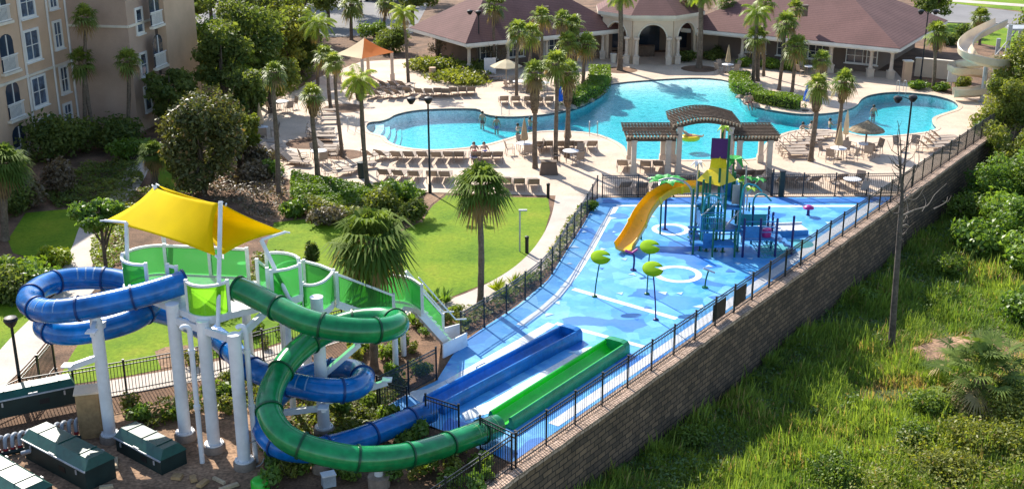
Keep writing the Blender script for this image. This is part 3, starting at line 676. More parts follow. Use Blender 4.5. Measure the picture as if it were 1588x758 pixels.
# ------------------------------------------------------------------ clubhouse
def bw(mb, name, m, root, smooth=None):
    """build from world coordinates under a thing whose empty stands unrotated at its base"""
    o = mb.build(name, m, root, smooth); o.location = -root.location; return o
def on_plane(px, py, p0, n):
    d = at(px, py, 0) - Vector((0, 0, CAM_H)); o = Vector((0, 0, CAM_H)); t = (p0 - o).dot(n) / d.dot(n); return o + d * t
V = Vector
EZ = 2.75
L1, L2, L0 = at(722, 68, EZ), at(948, 46, EZ), at(634, 43, EZ)
R1, R0, R2 = at(1396, 76, EZ), at(1095, 47, EZ), at(1470, 32, EZ)
club = thing('clubhouse', 'single storey cream clubhouse with maroon shingle hip roofs and an arched entrance pavilion', 'building', (13, 108, 0))
def hip(b, p, u, lu, w, lw, z, h, over=0.0):
    """hip roof on the rectangle p + u*lu + w*lw with the ridge along the longer side"""
    a, bq, c, d = p, p + u * lu, p + u * lu + w * lw, p + w * lw
    r = min(lu, lw) / 2
    if lu >= lw: e, f = p + u * r + w * lw / 2, p + u * (lu - r) + w * lw / 2
    else: e, f = p + u * lu / 2 + w * r, p + u * lu / 2 + w * (lw - r)
    e = V((e.x, e.y, z + h)); f = V((f.x, f.y, z + h)); a, bq, c, d = [V((q.x, q.y, z)) for q in (a, bq, c, d)]
    vs = [a, bq, c, d, e, f]
    if lu >= lw: fs = [(0, 1, 5, 4), (1, 2, 5), (2, 3, 4, 5), (3, 0, 4)]
    else: fs = [(0, 1, 4), (1, 2, 5, 4), (2, 3, 5), (3, 0, 4, 5)]
    b.add(vs, fs)
def column(b, p, h, r=0.16):
    b.box((p.x, p.y, 0.32), (r * 3.4, r * 3.4, 0.64)); b.box((p.x, p.y, 0.67), (r * 3.9, r * 3.9, 0.09))
    b.lathe([(r * 1.45, 0.715), (r * 1.5, 0.78), (r * 1.1, 0.86), (r, 0.95), (r * 0.88, h - 0.3), (r * 1.25, h - 0.24), (r * 1.3, h - 0.18)], (p.x, p.y, 0), 12)
    b.box((p.x, p.y, h - 0.09), (r * 3.2, r * 3.2, 0.18))
def window(p, n, w, h, root, frame=0.09, mull=(1, 1), glass='dark_glass', framem='trim', arch=False):
    """window centred on p in a wall with outward normal n"""
    n = n.normalized(); x = n.cross(V((0, 0, 1))).normalized() * -1; z = V((0, 0, 1))
    rot = Matrix((x, n, z)).transposed()
    f = MB()
    for sx in (-1, 1): f.box(p + x * sx * (w / 2 + frame / 2) + n * 0.03, (frame, 0.12, h + 2 * frame), rot=rot)
    for sz in (-1, 1): f.box(p + z * sz * (h / 2 + frame / 2) + n * 0.03, (w, 0.12, frame), rot=rot)
    for k in range(1, mull[0] + 1): f.box(p + x * (-w / 2 + w * k / (mull[0] + 1)) + n * 0.02, (0.05, 0.08, h), rot=rot)
    for k in range(1, mull[1] + 1): f.box(p + z * (-h / 2 + h * k / (mull[1] + 1)) + n * 0.023, (w, 0.08, 0.045), rot=rot)
    fo = bw(f, 'window', framem, root)
    g = MB(); g.box(p + n * 0.005, (w, 0.03, h), rot=rot); go = g.build('pane', glass, fo)
    s = MB(); s.box(p - z * (h / 2 + frame + 0.04) + n * 0.08, (w + 0.4, 0.22, 0.08), rot=rot); s.build('sill', framem, fo)
    return fo
M['shaded_porch_wall'] = mat('shaded_porch_wall', (0.20, 0.145, 0.115), 0.9, 0.1, 0.6, 0.08, 20)  # wall colour darkened to carry the shade under the porch eaves
def wing(p, u, lu, w, lw, cols, setback, wins, h):
    u, w = u.normalized(), w.normalized()
    b = MB(); hip(b, p, u, lu, w, lw, EZ, h); bw(b, 'roof', 'roof', club)
    f = MB()                                                        # fascia and soffit
    q = [p, p + u * lu, p + u * lu + w * lw, p + w * lw]; c = (q[0] + q[2]) / 2
    for i in range(4):
        a, d = q[i], q[(i + 1) % 4]; a = a + (c - a).normalized() * 0.05; d = d + (c - d).normalized() * 0.05
        f.beam(V((a.x, a.y, EZ - 0.16)), V((d.x, d.y, EZ - 0.16)), 0.10, 0.26)
        a2 = a + (c - a).normalized() * 0.55; d2 = d + (c - d).normalized() * 0.55
        f.beam(V((a2.x, a2.y, EZ - 0.33)), V((d2.x, d2.y, EZ - 0.33)), 0.34, 0.22)
    bw(f, 'fascia', 'trim', club)
    s = MB(); s.sheet([[V((x.x, x.y, 0)) for x in q]], EZ - 0.03); bw(s, 'soffit', 'shaded_wall', club)
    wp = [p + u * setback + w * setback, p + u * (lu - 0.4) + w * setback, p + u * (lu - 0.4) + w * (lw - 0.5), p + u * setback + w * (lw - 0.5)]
    wl_ = MB(); wl_.prism(wp, -0.02, EZ - 0.05); bw(wl_, 'wall', 'shaded_porch_wall', club)
    n = -w
    for k, wd, hh in wins:
        window(p + u * k + w * setback + V((0, 0, 1.35 - EZ)), n, wd, hh, club, 0.08, (2 if wd > 1.2 else 1, 1))
    for k in cols:
        cb = MB(); column(cb, p + u * k + w * 0.75, EZ - 0.36); bw(cb, 'column', 'column', club, 40)
uL, wL = (L2 - L1), (L0 - L1)
wing(L1, uL, uL.length + 1.5, wL, wL.length, [0.75, 4.6, 8.6, 12.2], 2.4, [(3.6, 1.6, 1.2), (6.4, 1.6, 1.2), (10.2, 1.6, 1.2), (12.6, 1.2, 1.2)], 3.6)
uR, wR = (R0 - R1), (R2 - R1)
wing(R1, uR, uR.length + 3.0, wR, wR.length, [0.75, 2.5, 6.0, 10.2, 14.2], 2.7, [(4.1, 2.1, 1.2), (2.95, 0.8, 1.2), (7.7, 1.8, 1.2), (10.6, 1.8, 1.2), (13.6, 1.8, 1.2)], 4.6)
def portico():
    c = V((12.75, 110.8, 0)); Rr = 4.65; ang = R(-90 - 22.5 - 2)
    cor = [c + V((math.cos(ang + k * math.pi / 4) * Rr, math.sin(ang + k * math.pi / 4) * Rr, 0)) for k in range(8)]
    ZT = 4.05
    for i in (7, 0, 1):
        a, d = cor[i], cor[(i + 1) % 8]; x = (d - a).normalized(); n = V((x.y, -x.x, 0)); L = (d - a).length; ow, sp = L - 1.1, 2.25
        prof = [(0.0, 0), (0.55, 0), (0.55, sp)] + [(L / 2 - ow / 2 * math.cos(t), sp + ow / 2 * math.sin(t)) for t in [math.pi * k / 12 for k in range(1, 12)]] + [(L - 0.55, sp), (L - 0.55, 0), (L, 0), (L, ZT), (0, ZT)]
        pr = [V((q[0], q[1], 0)) for q in prof]; tri = geometry.tessellate_polygon([pr]); m = len(pr)
        f0 = [a + x * q.x + V((0, 0, q.y)) + n * 0.15 for q in pr]; f1 = [a + x * q.x + V((0, 0, q.y)) - n * 0.15 for q in pr]
        b = MB(); b.add(f0 + f1, [tuple(t) for t in tri] + [tuple(k + m for k in t)[::-1] for t in tri] + [(k, (k + 1) % m, (k + 1) % m + m, k + m) for k in range(m)])
        bw(b, 'arch_wall', 'stucco_pale', club)
        tr = MB(); pts = [a + x * (L / 2 - (ow / 2 + .06) * math.cos(t)) + V((0, 0, sp + (ow / 2 + .06) * math.sin(t))) + n * 0.17 for t in [math.pi * k / 12 for k in range(13)]]
        tr.tube(pts, 0.07, 6); bw(tr, 'arch_trim', 'cream', club)
        for q in (0.32, L - 0.32):
            cb = MB(); column(cb, a + x * q + n * 0.42, 2.4, 0.15); bw(cb, 'column', 'column', club, 40)
    e = MB(); Re = Rr * 1.13
    ec = [c + V((math.cos(ang + k * math.pi / 4) * Re, math.sin(ang + k * math.pi / 4) * Re, 0)) for k in range(8)]
    e.prism(ec, ZT + 0.002, ZT + 0.3); e.prism([c + (q - c) * 0.94 for q in ec], ZT - 0.22, ZT + 0.001); bw(e, 'cornice', 'cream', club)
    r = MB(); r.add([V((q.x, q.y, ZT + 0.302)) for q in ec] + [V((c.x, c.y, ZT + 3.1))], [(k, (k + 1) % 8, 8) for k in range(8)]); bw(r, 'pavilion_roof', 'roof', club)
    w = MB(); w.box(c + V((0, 2.6, 1.7)), (11, 0.3, 3.4)); bw(w, 'wall', 'shaded_wall', club)
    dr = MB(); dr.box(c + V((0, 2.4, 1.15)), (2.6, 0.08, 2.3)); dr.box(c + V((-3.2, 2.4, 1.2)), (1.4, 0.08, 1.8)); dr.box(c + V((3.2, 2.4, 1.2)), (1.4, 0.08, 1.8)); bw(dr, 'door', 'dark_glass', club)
    ct = MB(); ct.box(c + V((-0.3, -0.6, 0.5)), (1.6, 0.7, 1.0)); bw(ct, 'counter', 'wood', club)
    # link walls to the wings
    lw = MB(); lw.box((6.8, 110.4, 1.5), (5.0, 0.3, 3.0)); bw(lw, 'wall', 'shaded_wall', club); lw = MB(); lw.box((19.2, 110.4, 1.5), (5, 0.3, 3.0)); bw(lw, 'wall', 'shaded_wall', club)
    vt = MB()
    for px, py in [(800, 6), (1425, 2)]:
        pass
portico()
# roof vents
for q in ((-1.5, 104.6, 4.0), (3.0, 108.4, 4.35), (25.5, 104.4, 5.0)):
    b = MB(); b.box(q, (0.5, 0.5, 0.9)); b.box((q[0], q[1], q[2] + .47), (.62, .62, .08)); bw(b, 'roof_vent', 'brown', club)

# wall, stone pier and small things right of the clubhouse
gw = thing('garden_wall', 'low cream garden wall between the clubhouse end and the beige slide', 'wall', at(1450, 128))
b = MB(); b.beam(at(1418, 118) + V((0, 0, .75)), at(1496, 126) + V((0, 0, .75)), 0.25, 1.5); bw(b, 'wall_panel', 'stucco_pale', gw)
b = MB(); b.beam(at(1417, 118) + V((0, 0, 1.55)), at(1497, 126) + V((0, 0, 1.55)), 0.36, 0.1); bw(b, 'coping', 'cream', gw)
gp = thing('stone_pier', 'square tan stone pier at the right corner of the clubhouse porch', 'pier', at(1405, 127))
b = MB(); b.box((0, 0, 0.85), (0.62, 0.62, 1.7)); b.build('shaft', 'stucco', gp); b = MB(); b.box((0, 0, 1.75), (0.74, 0.74, 0.1)); b.build('cap', 'cream', gp)

# ------------------------------------------------------------------ apartment building on the left
apt = thing('apartment_building', 'tan stucco apartment block with white framed windows and balconies, top left', 'building', at(124, 203))
def apartment():
    aD = V((0.17, 0.985, 0)).normalized(); aW = V((0.985, -0.17, 0)).normalized()
    WLp, WRp = at(124, 203), at(222, 203); WRp = WLp + aW * (WRp - WLp).length
    H1, H2 = 13.5, 12.0
    endR = WRp + aD * 9.5
    b = MB(); b.prism([WLp - aD * 30 - aW * 14, WLp - aD * 30, WLp + aD * 0.4, WLp + aD * 0.4 - aW * 14], -.05, H1)
    bw(b, 'wall', 'stucco', apt); b = MB(); b.prism([WLp - aW * 6, WRp, endR, endR - aW * 16, WLp - aW * 16], -.05, H2)
    bw(b, 'wall', 'stucco_brown', apt)
    r = MB(); r.prism([WLp - aD * 30.5 - aW * 14, WLp - aD * 30.5 + aW * .5, WLp + aD * .3 + aW * .5, WLp + aD * .3 - aW * 14], H1 + .002, H1 + .5); bw(r, 'parapet', 'cream', apt)
    bd = MB()                                                         # string courses and down pipes
    z = 7.37
    bd.beam(WLp + aW * 0.03 - aD * .04 + V((0, 0, z)), WRp - aD * .04 + V((0, 0, z)), 0.1, 0.16)
    bd.beam(WRp + aW * .04 + V((0, 0, z)), endR + aW * .04 + V((0, 0, z)), 0.1, 0.16)
    for zz in (4.95,): bd.beam(WLp - aD * 24 + aW * 0.05 + V((0, 0, zz)), WLp - aD * 0.3 + aW * 0.05 + V((0, 0, zz)), 0.1, 0.16)
    bw(bd, 'string_course', 'cream', apt)
    for x, y in ((47, 150), (86, 120), (118, 150)):
        q = on_plane(x, y, WLp + aW * 0.08, aW); pb = MB(); pb.box((q.x, q.y, H1 / 2), (0.11, 0.11, H1)); bw(pb, 'pipe_recess_strip', 'trim', apt)
    for (x, y, w, h) in [(40, 3, 1.5, 1.75), (49, 70, 1.5, 1.75), (60, 141, 1.5, 1.75), (72, 200, 1.5, 1.4), (80, -8, .8, 1.6), (89, 54, .8, 1.6), (99, 123, .8, 1.6), (105, 176, .8, 1.2)]:
        q = on_plane(x, y, WLp, aW); window(q, aW, w, h, apt, 0.16, (1, 1), 'curtain_glass')
    def balcony(q, n, w, h):
        n = n.normalized(); x = n.cross(V((0, 0, 1))).normalized(); rot = Matrix((x, n, V((0, 0, 1)))).transposed()
        o = MB(); prof = [(-w / 2, -h / 2), (w / 2, -h / 2), (w / 2, h / 2 - w / 3)] + [(w / 2 * math.cos(t), h / 2 - w / 3 + w / 3 * math.sin(t)) for t in (.6, 1.1, 1.57, 2.04, 2.54)] + [(-w / 2, h / 2 - w / 3)]
        o.add([q + x * a + V((0, 0, c)) + n * 0.012 for a, c in prof], [tuple(range(len(prof)))]); oo = bw(o, 'balcony_opening', 'dark_glass', apt)
        g = MB(); g.box(q + n * .05 + V((0, 0, h * .12)), (0.06, .05, h * .7), rot=rot); g.box(q + n * .05 + V((0, 0, -h / 2 + h * .36)), (w, .05, .05), rot=rot); g.build('door_frame', 'trim', oo)
        rl = MB(); hh = h * 0.42
        rl.box(q + n * .16 + V((0, 0, -h / 2 + hh)), (w + .3, .06, .07), rot=rot); rl.box(q + n * .16 + V((0, 0, -h / 2 + .05)), (w + .3, .06, .07), rot=rot)
        k = int(w / 0.12)
        for i in range(k + 1): rl.box(q + n * .16 + x * (-w / 2 + w * i / k) + V((0, 0, -h / 2 + hh / 2)), (0.045, .03, hh), rot=rot)
        bw(rl, 'balcony_railing', 'trim', apt)
        sb = MB(); sb.box(q + n * .14 + V((0, 0, -h / 2 - .1)), (w + .4, .3, .16), rot=rot); bw(sb, 'balcony_slab', 'cream', apt)
    for (x, y) in [(-2, 5), (11, 82), (21, 155), (31, 222)]: balcony(on_plane(x, y, WLp, aW), aW, 1.5, 2.3)
    for (x, y, w, h) in [(206, -30, .8, 1.5), (210, 34, .8, 1.5), (217, 102, .8, 1.4), (224, 155, .8, 1.5)]:
        q = on_plane(x, y, WRp, aW); window(q + aD * .5, aW, w, h, apt, 0.16, (0, 1), 'curtain_glass')
    bay = MB(); b0 = WRp + aD * 4.2; bay.prism([b0, b0 + aW * 0.7, b0 + aW * .7 + aD * 5.0, b0 + aD * 5.0], -.05, H2 - .5); bw(bay, 'bay', 'stucco', apt)
    for (x, y) in [(239, 14), (245, 78), (252, 140)]: balcony(on_plane(x, y, WRp + aW * .7, aW), aW, 1.5, 2.2)
    ln = MB(); q = WRp + aD * 4.05 + aW * .02; ln.box((q.x, q.y, H2 / 2), (.12, .3, H2)); bw(ln, 'pipe_recess_strip', 'brown', apt)  # brown strip standing in for a dark, shaded recess in the wall
apartment()

# ------------------------------------------------------------------ gazebo
gl, gf, gr = at(520, 84, 2.4), at(561, 91.5, 2.4), at(611, 81, 2.4); gb = gl + gr - gf
gc = (gl + gr + gf + gb) / 4
gz = thing('gazebo', 'square shade gazebo by the pool path, tent roof coloured sunlit cream and shaded terracotta', 'gazebo', V((gc.x, gc.y, 0)))
b = MB(); top = gc + V((0, 0, 1.25)); cs = [gl, gf, gr, gb]
def tri_curve(b, a, c, t):
    n = 6; rows = []
    for i in range(n + 1):
        f = i / n; rows.append([(a.lerp(t, f)).lerp(c.lerp(t, f), k / n) - V((0, 0, 0.16 * math.sin(math.pi * f) * 0.8)) for k in range(n + 1)])
    vs = [q for r in rows for q in r]; b.add(vs, [(i * (n + 1) + k, i * (n + 1) + k + 1, (i + 1) * (n + 1) + k + 1, (i + 1) * (n + 1) + k) for i in range(n) for k in range(n)])
M['canvas_terra_shaded'] = cloth_mat('canvas_terra_shaded', (0.78, 0.27, 0.09), 0.45)
for i in range(4): b.mat(0 if i in (0, 3) else 1); tri_curve(b, cs[i], cs[(i + 1) % 4], top)  # sunlit left sides coloured cream, shaded right sides terracotta
bw(b, 'canopy', ['canvas_cream', 'canvas_terra_shaded'], gz)
for q in cs:
    p = q.lerp(gc, 0.08); b = MB(); b.box((p.x, p.y, 1.18), (0.24, 0.24, 2.36)); b.box((p.x, p.y, .3), (.36, .36, .6)); bw(b, 'post', 'column', gz)

# ------------------------------------------------------------------ pergola on the pool edge
pg = thing('pergola', 'long dark timber pergola with raised arched middle on cream columns beside the pool', 'pergola', (11.5, 71.5, 0))
YF, YB = 70.3, 72.9
for x in (7.45, 9.55, 10.2, 13.3, 13.9, 15.75):
    for y in (YF, YB):
        b = MB(); h = 2.95 if x in (10.2, 13.3) else 2.12
        b.box((x, y, h / 2), (0.30, 0.30, h)); b.box((x, y, .25), (.40, .40, .5)); b.box((x, y, h - .08), (.38, .38, .12)); bw(b, 'column', 'column', pg)
for x0, x1, arch in ((6.95, 10.0, 0), (9.75, 13.75, 1), (13.5, 16.2, 0)):
    n = 14
    zf = lambda x: 2.24 if not arch else 2.95 + 0.42 * math.sin(math.pi * (x - x0) / (x1 - x0))
    for y in (YF, YB):
        b = MB(); pts = [V((x0 + (x1 - x0) * k / n, y, zf(x0 + (x1 - x0) * k / n) - 0.08)) for k in range(n + 1)]
        b.sweep(pts, [(-.07, -.12), (.07, -.12), (.07, .12), (-.07, .12)]); bw(b, 'main_beam', 'wood', pg)
    b = MB(); m = int((x1 - x0) / 0.2)
    for k in range(m + 1):
        x = x0 + (x1 - x0) * k / m; z = zf(x) + 0.14; b.mat(0).box((x, (YF + YB) / 2, z), (0.07, YB - YF + 0.7, 0.18)); b.mat(1).box((x, YF - 0.40, z - .01), (0.075, 0.1, 0.15))
    bw(b, 'rafters', ['wood', 'wood_pale'], pg)
    b = MB()
    for k in range(9): y = YF - 0.2 + (YB - YF + .4) * k / 8; pts = [V((x0 - .1 + (x1 - x0 + .2) * j / n, y, zf(min(max(x0 + (x1 - x0) * j / n, x0), x1)) + 0.265)) for j in range(n + 1)]; b.sweep(pts, [(-.03, -.03), (.03, -.03), (.03, .03), (-.03, .03)])
    bw(b, 'purlins', 'wood', pg)

# ------------------------------------------------------------------ slide tower
def pedestal_column(px, top_py, label, r=0.20, arm=None, ztop=None):
    p = at(*px); z = ztop or zat(p.y, top_py)
    t = thing('support_column', label, 'column', p, group='white columns of the water slide tower')
    b = MB(); b.lathe([(r * 1.75, -0.1), (r * 1.75, 0.22), (r * 1.6, 0.26)], seg=18); b.build('footing', 'concrete', t, 40)
    b = MB(); b.lathe([(r, 0.24), (r, z)], seg=18); b.build('shaft', 'white_paint', t, 40)
    b = MB(); b.lathe([(r * 1.5, 0.262), (r * 1.5, 0.31)], seg=18)
    for k in range(8): a = k * .785; b.lathe([(0.02, .31), (.02, .36)], (r * 1.3 * math.cos(a), r * 1.3 * math.sin(a), 0), 6)
    b.build('base_flange', 'white_paint', t, 40)
    b = MB(); b.lathe([(r * 1.06, z - 0.0), (r * 1.06, z + 0.06)], seg=18); b.build('cap', 'white_paint', t, 40)
    return t, p, z
PZ = 4.85
c1 = pedestal_column((172, 683), 450, 'white column standing inside the blue slide coil, far left', 0.205, ztop=5.0)
c2 = pedestal_column((288, 680), 460, 'thick white tower column just right of the green box shed', 0.215, ztop=5.0)
c3 = pedestal_column((333, 698), 478, 'thick white middle tower column under the green pod', 0.215, ztop=PZ - 0.1)
c4 = pedestal_column((380, 724), 480, 'thick white tower column nearest the viewer, with a thin pipe beside it', 0.215, ztop=PZ - 0.1)
c5 = pedestal_column((503, 672), 446, 'white column standing inside the green and blue loops', 0.215, ztop=5.1)
c6 = pedestal_column((478, 577), 470, 'white column under the walkway, behind the green loop', 0.17, ztop=2.6)
c8 = pedestal_column((390, 590), 470, 'white column under the right back corner of the tower platform', 0.17, ztop=PZ - 0.1)
def arms(t, p, z, specs):
    for d in specs:
        a = MB(); a.beam(V((0, 0, z + d[3] - .0)), V((d[0], d[1], z + d[2])), 0.14, 0.2); a.build('arm', 'white_paint', t)
        f = MB(); f.box((d[0], d[1], z + d[2] + 0.1), (.34, .34, .05)); f.build('saddle_plate', 'white_paint', t)
arms(c1[0], c1[1], 0, [(.2, -1.0, 4.45, 4.5), (-.9, -.6, 3.05, 3.2), (-.1, 1.4, 3.9, 4.2)])
arms(c5[0], c5[1], 0, [(.1, -1.3, 4.35, 4.6), (2.0, -.2, 4.0, 4.4), (.9, 1.2, 3.6, 4.1), (2.2, .6, 1.7, 1.2), (-1.5, -.8, 1.2, 1.0), (.3, -1.6, 1.75, 1.4), (1.2, 1.2, 2.9, 2.2)])
for px, top, lab in [((314, 717), 470, 'thin white drain pipe between the second and third tower columns'), ((397, 716), 466, 'thin white pipe right beside the nearest tower column')]:
    p = at(*px); t = thing('drain_pipe', lab, 'pipe', p); b = MB(); z = 5.1
    pts = [V((0, 0, 0)), V((0, 0, z - .3))] + [V((-.14 * (1 - math.cos(a)), 0, z - .3 + .14 * math.sin(a))) for a in (.5, 1., 1.57, 2.1, 2.6)] 
    b.tube(pts, 0.085, 10); b.build('pipe', 'white_paint', t, 40)
    b = MB(); b.lathe([(0.115, 2.0), (.115, 2.14)], seg=12); b.build('collar', 'white_paint', t, 40); b = MB(); b.lathe([(0.115, 4.0), (.115, 4.14)], seg=12); b.build('collar', 'white_paint', t, 40)

# platform, pods, walkway and stairs: one structure of white steel with green acrylic panels
tw = thing('slide_tower', 'white slide tower platform with green acrylic panels, walkway and stairs', 'slide tower', V((-9.8, 37.5, 0)))
def arc(c, r, a0, a1, n=10): return [V((c.x + r * math.cos(R(a0 + (a1 - a0) * k / n)), c.y + r * math.sin(R(a0 + (a1 - a0) * k / n)), c.z)) for k in range(n + 1)]
POSTS = []
def panel(pts, h=1.1, m='acrylic', z1=None, posts=True):
    """curved acrylic panel on a path; the path may climb"""
    b = MB(); vs = []
    for p in pts: vs += [p + V((0, 0, 0.06)), p + V((0, 0, h - 0.06))]
    b.add(vs, [(2 * i, 2 * i + 2, 2 * i + 3, 2 * i + 1) for i in range(len(pts) - 1)]); bw(b, 'acrylic_panel', m, tw, 50)
    f = MB()
    f.sweep([p + V((0, 0, h)) for p in pts], [(-.045, -.04), (.045, -.04), (.045, .04), (-.045, .04)])
    bw(f, 'panel_rail', 'white_paint', tw); f = MB()
    f.sweep([p + V((0, 0, 0.0)) for p in pts], [(-.06, -.2), (.06, -.2), (.06, .06), (-.06, .06)])
    bw(f, 'panel_kickplate', 'white_paint', tw)
    for p in ([pts[0], pts[-1]] if posts else []):
        if any((p - q).length < .12 for q in POSTS): continue
        POSTS.append(p)
        g = MB(); g.box(p + V((0, 0, h / 2)), (0.11, 0.11, h + 0.16)); bw(g, 'panel_post', 'white_paint', tw)
pl = V((-12.6, 39.0, PZ)); pf_ = V((-9.9, 36.6, PZ)); pr_ = V((-8.15, 38.2, PZ))
deckpoly = arc(pl, 1.0, 80, 262, 10) + arc(V((-10.05, 36.75, PZ)), 0.75, 215, 330, 8) + arc(V((-8.3, 38.3, PZ)), 0.95, -60, 100, 8)
b = MB(); b.prism(deckpoly, PZ - 0.22, PZ); bw(b, 'platform', 'white_paint', tw)
panel(arc(pl, 1.0, 275, 180, 9)); panel(arc(pl, 1.0, 180, 80, 9)); panel(arc(V((-10.05, 36.75, PZ)), 0.75, 205, 335, 10), 1.1, 'acrylic_lime')
back = [pl + V((0.15, 1.0, 0)), V((-10.8, 39.8, PZ)), V((-9.4, 39.6, PZ))]
panel(resample(back[:2], .4)); panel(resample(back[1:], .4)); panel(arc(V((-8.3, 38.3, PZ)), 0.95, 110, 15, 8))
panel([V((-11.4, 37.75, PZ)), V((-11.75, 37.95, PZ))], 1.1)
panel([V((-8.1, 37.35, PZ)), V((-7.6, 37.6, PZ)), V((-7.25, 38.0, PZ))])
# walkway: platform -> middle landing -> low landing -> stair
ML, LL = 3.7, 2.3                                                # middle and low landing
def rail_line(px, z0, z1): return [at(x, y, z0 + (z1 - z0) * i / (len(px) - 1)) - V((0, 0, 1.1)) for i, (x, y) in enumerate(px)]
f1 = rail_line([(414, 418), (441, 429), (469, 440)], PZ + 1.1, ML + 1.1); panel(f1)
mf = catmull(rail_line([(469, 441), (484, 442), (500, 437), (511, 428), (517, 420)], ML + 1.1, ML + 1.1), 4); panel(mf)
mb = catmull(rail_line([(423, 421), (432, 412), (448, 406), (471, 405)], ML + 1.1, ML + 1.1), 4); panel(mb)
mb2 = rail_line([(471, 405), (495, 411), (517, 420)], ML + 1.1, ML + 1.1); panel(mb2)
f2 = rail_line([(522, 425), (552, 436), (581, 447), (610, 458)], ML + 1.1, LL + 1.1); panel(f2)
lb = catmull(rail_line([(581, 436), (594, 429), (610, 427), (635, 431), (654, 443)], LL + 1.1, LL + 1.1), 4); panel(lb)
b1 = rail_line([(398, 404), (423, 421)], PZ + 1.1, ML + 1.1); panel(b1)
def plate(pts, z, name):
    b = MB(); b.prism([(p.x, p.y) for p in pts], z - .2, z - .012); bw(b, name, 'white_paint', tw)
plate(mf + mb2[::-1][1:-1] + mb[::-1], ML, 'landing')
plate([f2[-1]] + lb + [at(640, 476, LL), at(626, 474, LL)][::1], LL, 'landing')
def flight(a0, a1, b0, b1_, n, name):
    """steps between two side lines"""
    b = MB()
    for k in range(n):
        f, g = k / n, (k + 1) / n; z = a0.z + (a1.z - a0.z) * (k + .5) / n
        q = [a0.lerp(a1, f), a0.lerp(a1, g), b0.lerp(b1_, g), b0.lerp(b1_, f)]; b.prism([(p.x, p.y) for p in q], z - .06, z)
    bw(b, name, 'trim', tw)
off_ = V((.5, 1.0, 0))
flight(f1[0], f1[-1], f1[0] + off_, f1[-1] + off_, 7, 'steps')
flight(f2[0], f2[-1], f2[0] + off_ * .95, f2[-1] + off_ * .95, 8, 'steps')
# stair down to the pad
s0, s1 = at(641, 470, 2.3), at(698, 533, 0.12)
sdv = (s1 - s0); sd2 = V((sdv.x, sdv.y, 0)).normalized(); sn = V((sd2.y, -sd2.x, 0))
ns = 9
st = MB()
for k in range(ns):
    q = s0.lerp(s1, (k + .5) / ns); st.mat(0).box(q, (0.30, 0.86, 0.05), math.atan2(sd2.y, sd2.x)); st.mat(1).box(q + sd2 * -.13 + V((0, 0, -.11)), (0.03, 0.86, 0.2), math.atan2(sd2.y, sd2.x))
bw(st, 'stair_treads', ['trim', 'pipe_grey'], tw)
for k in (-1, 1):
    g = MB(); o_ = sn * 0.47 * k; dz_ = V((0, 0, 0 if o_.y > 0 else -.22)); g.beam(s0 + o_ + dz_, s1 + o_ + dz_, 0.06, 0.28); bw(g, 'stringer', 'white_paint', tw)
    if o_.y > 0: panel(resample([s0 + o_ * 1.1 + V((0, 0, .1)), s1 + o_ * 1.1 + V((0, 0, .1))], .5), 1.0)
    g = MB(); g.tube([s0 + o_ + V((0, 0, 1.25)), s1 + o_ + V((0, 0, 1.25)), s1 + o_ + sd2 * .5 + V((0, 0, 1.15))], 0.03, 6); bw(g, 'handrail', 'white_paint', tw)
    g = MB(); e0, e1 = (at(687, 556, 0), at(724, 537, 0)) if o_.y < 0 else (s1 + o_ * 1.15, s1 + o_ * 1.15 + sd2 * .8); hh_ = .6; g.beam(V((e0.x, e0.y, .33)), V((e1.x, e1.y, .33)), .06, hh_); bw(g, 'stair_foot_panel', 'white_paint', tw)
for q, zz in ((mf[6], ML), (mb[4], ML), (f2[-1], LL), (lb[10], LL), (f1[1], 4.2)):
    g = MB(); g.lathe([(.11, 0), (.11, zz - .2)], (q.x, q.y, 0), 12); bw(g, 'walkway_post', 'white_paint', tw, 40)
# platform beams
g = MB()
for a_, b_ in (((-11.35, 36.7), (-8.8, 34.9)), ((-11.4, 36.8), (-10.2, 39.6)), ((-8.9, 34.9), (-8.2, 38.2)), ((-12.4, 39.2), (-8.2, 39.2)), ((-10.1, 35.9), (-9.6, 39.5))):
    g.beam(V((*a_, PZ - .36)), V((*b_, PZ - .36)), 0.14, 0.24)
bw(g, 'platform_beams', 'white_paint', tw)
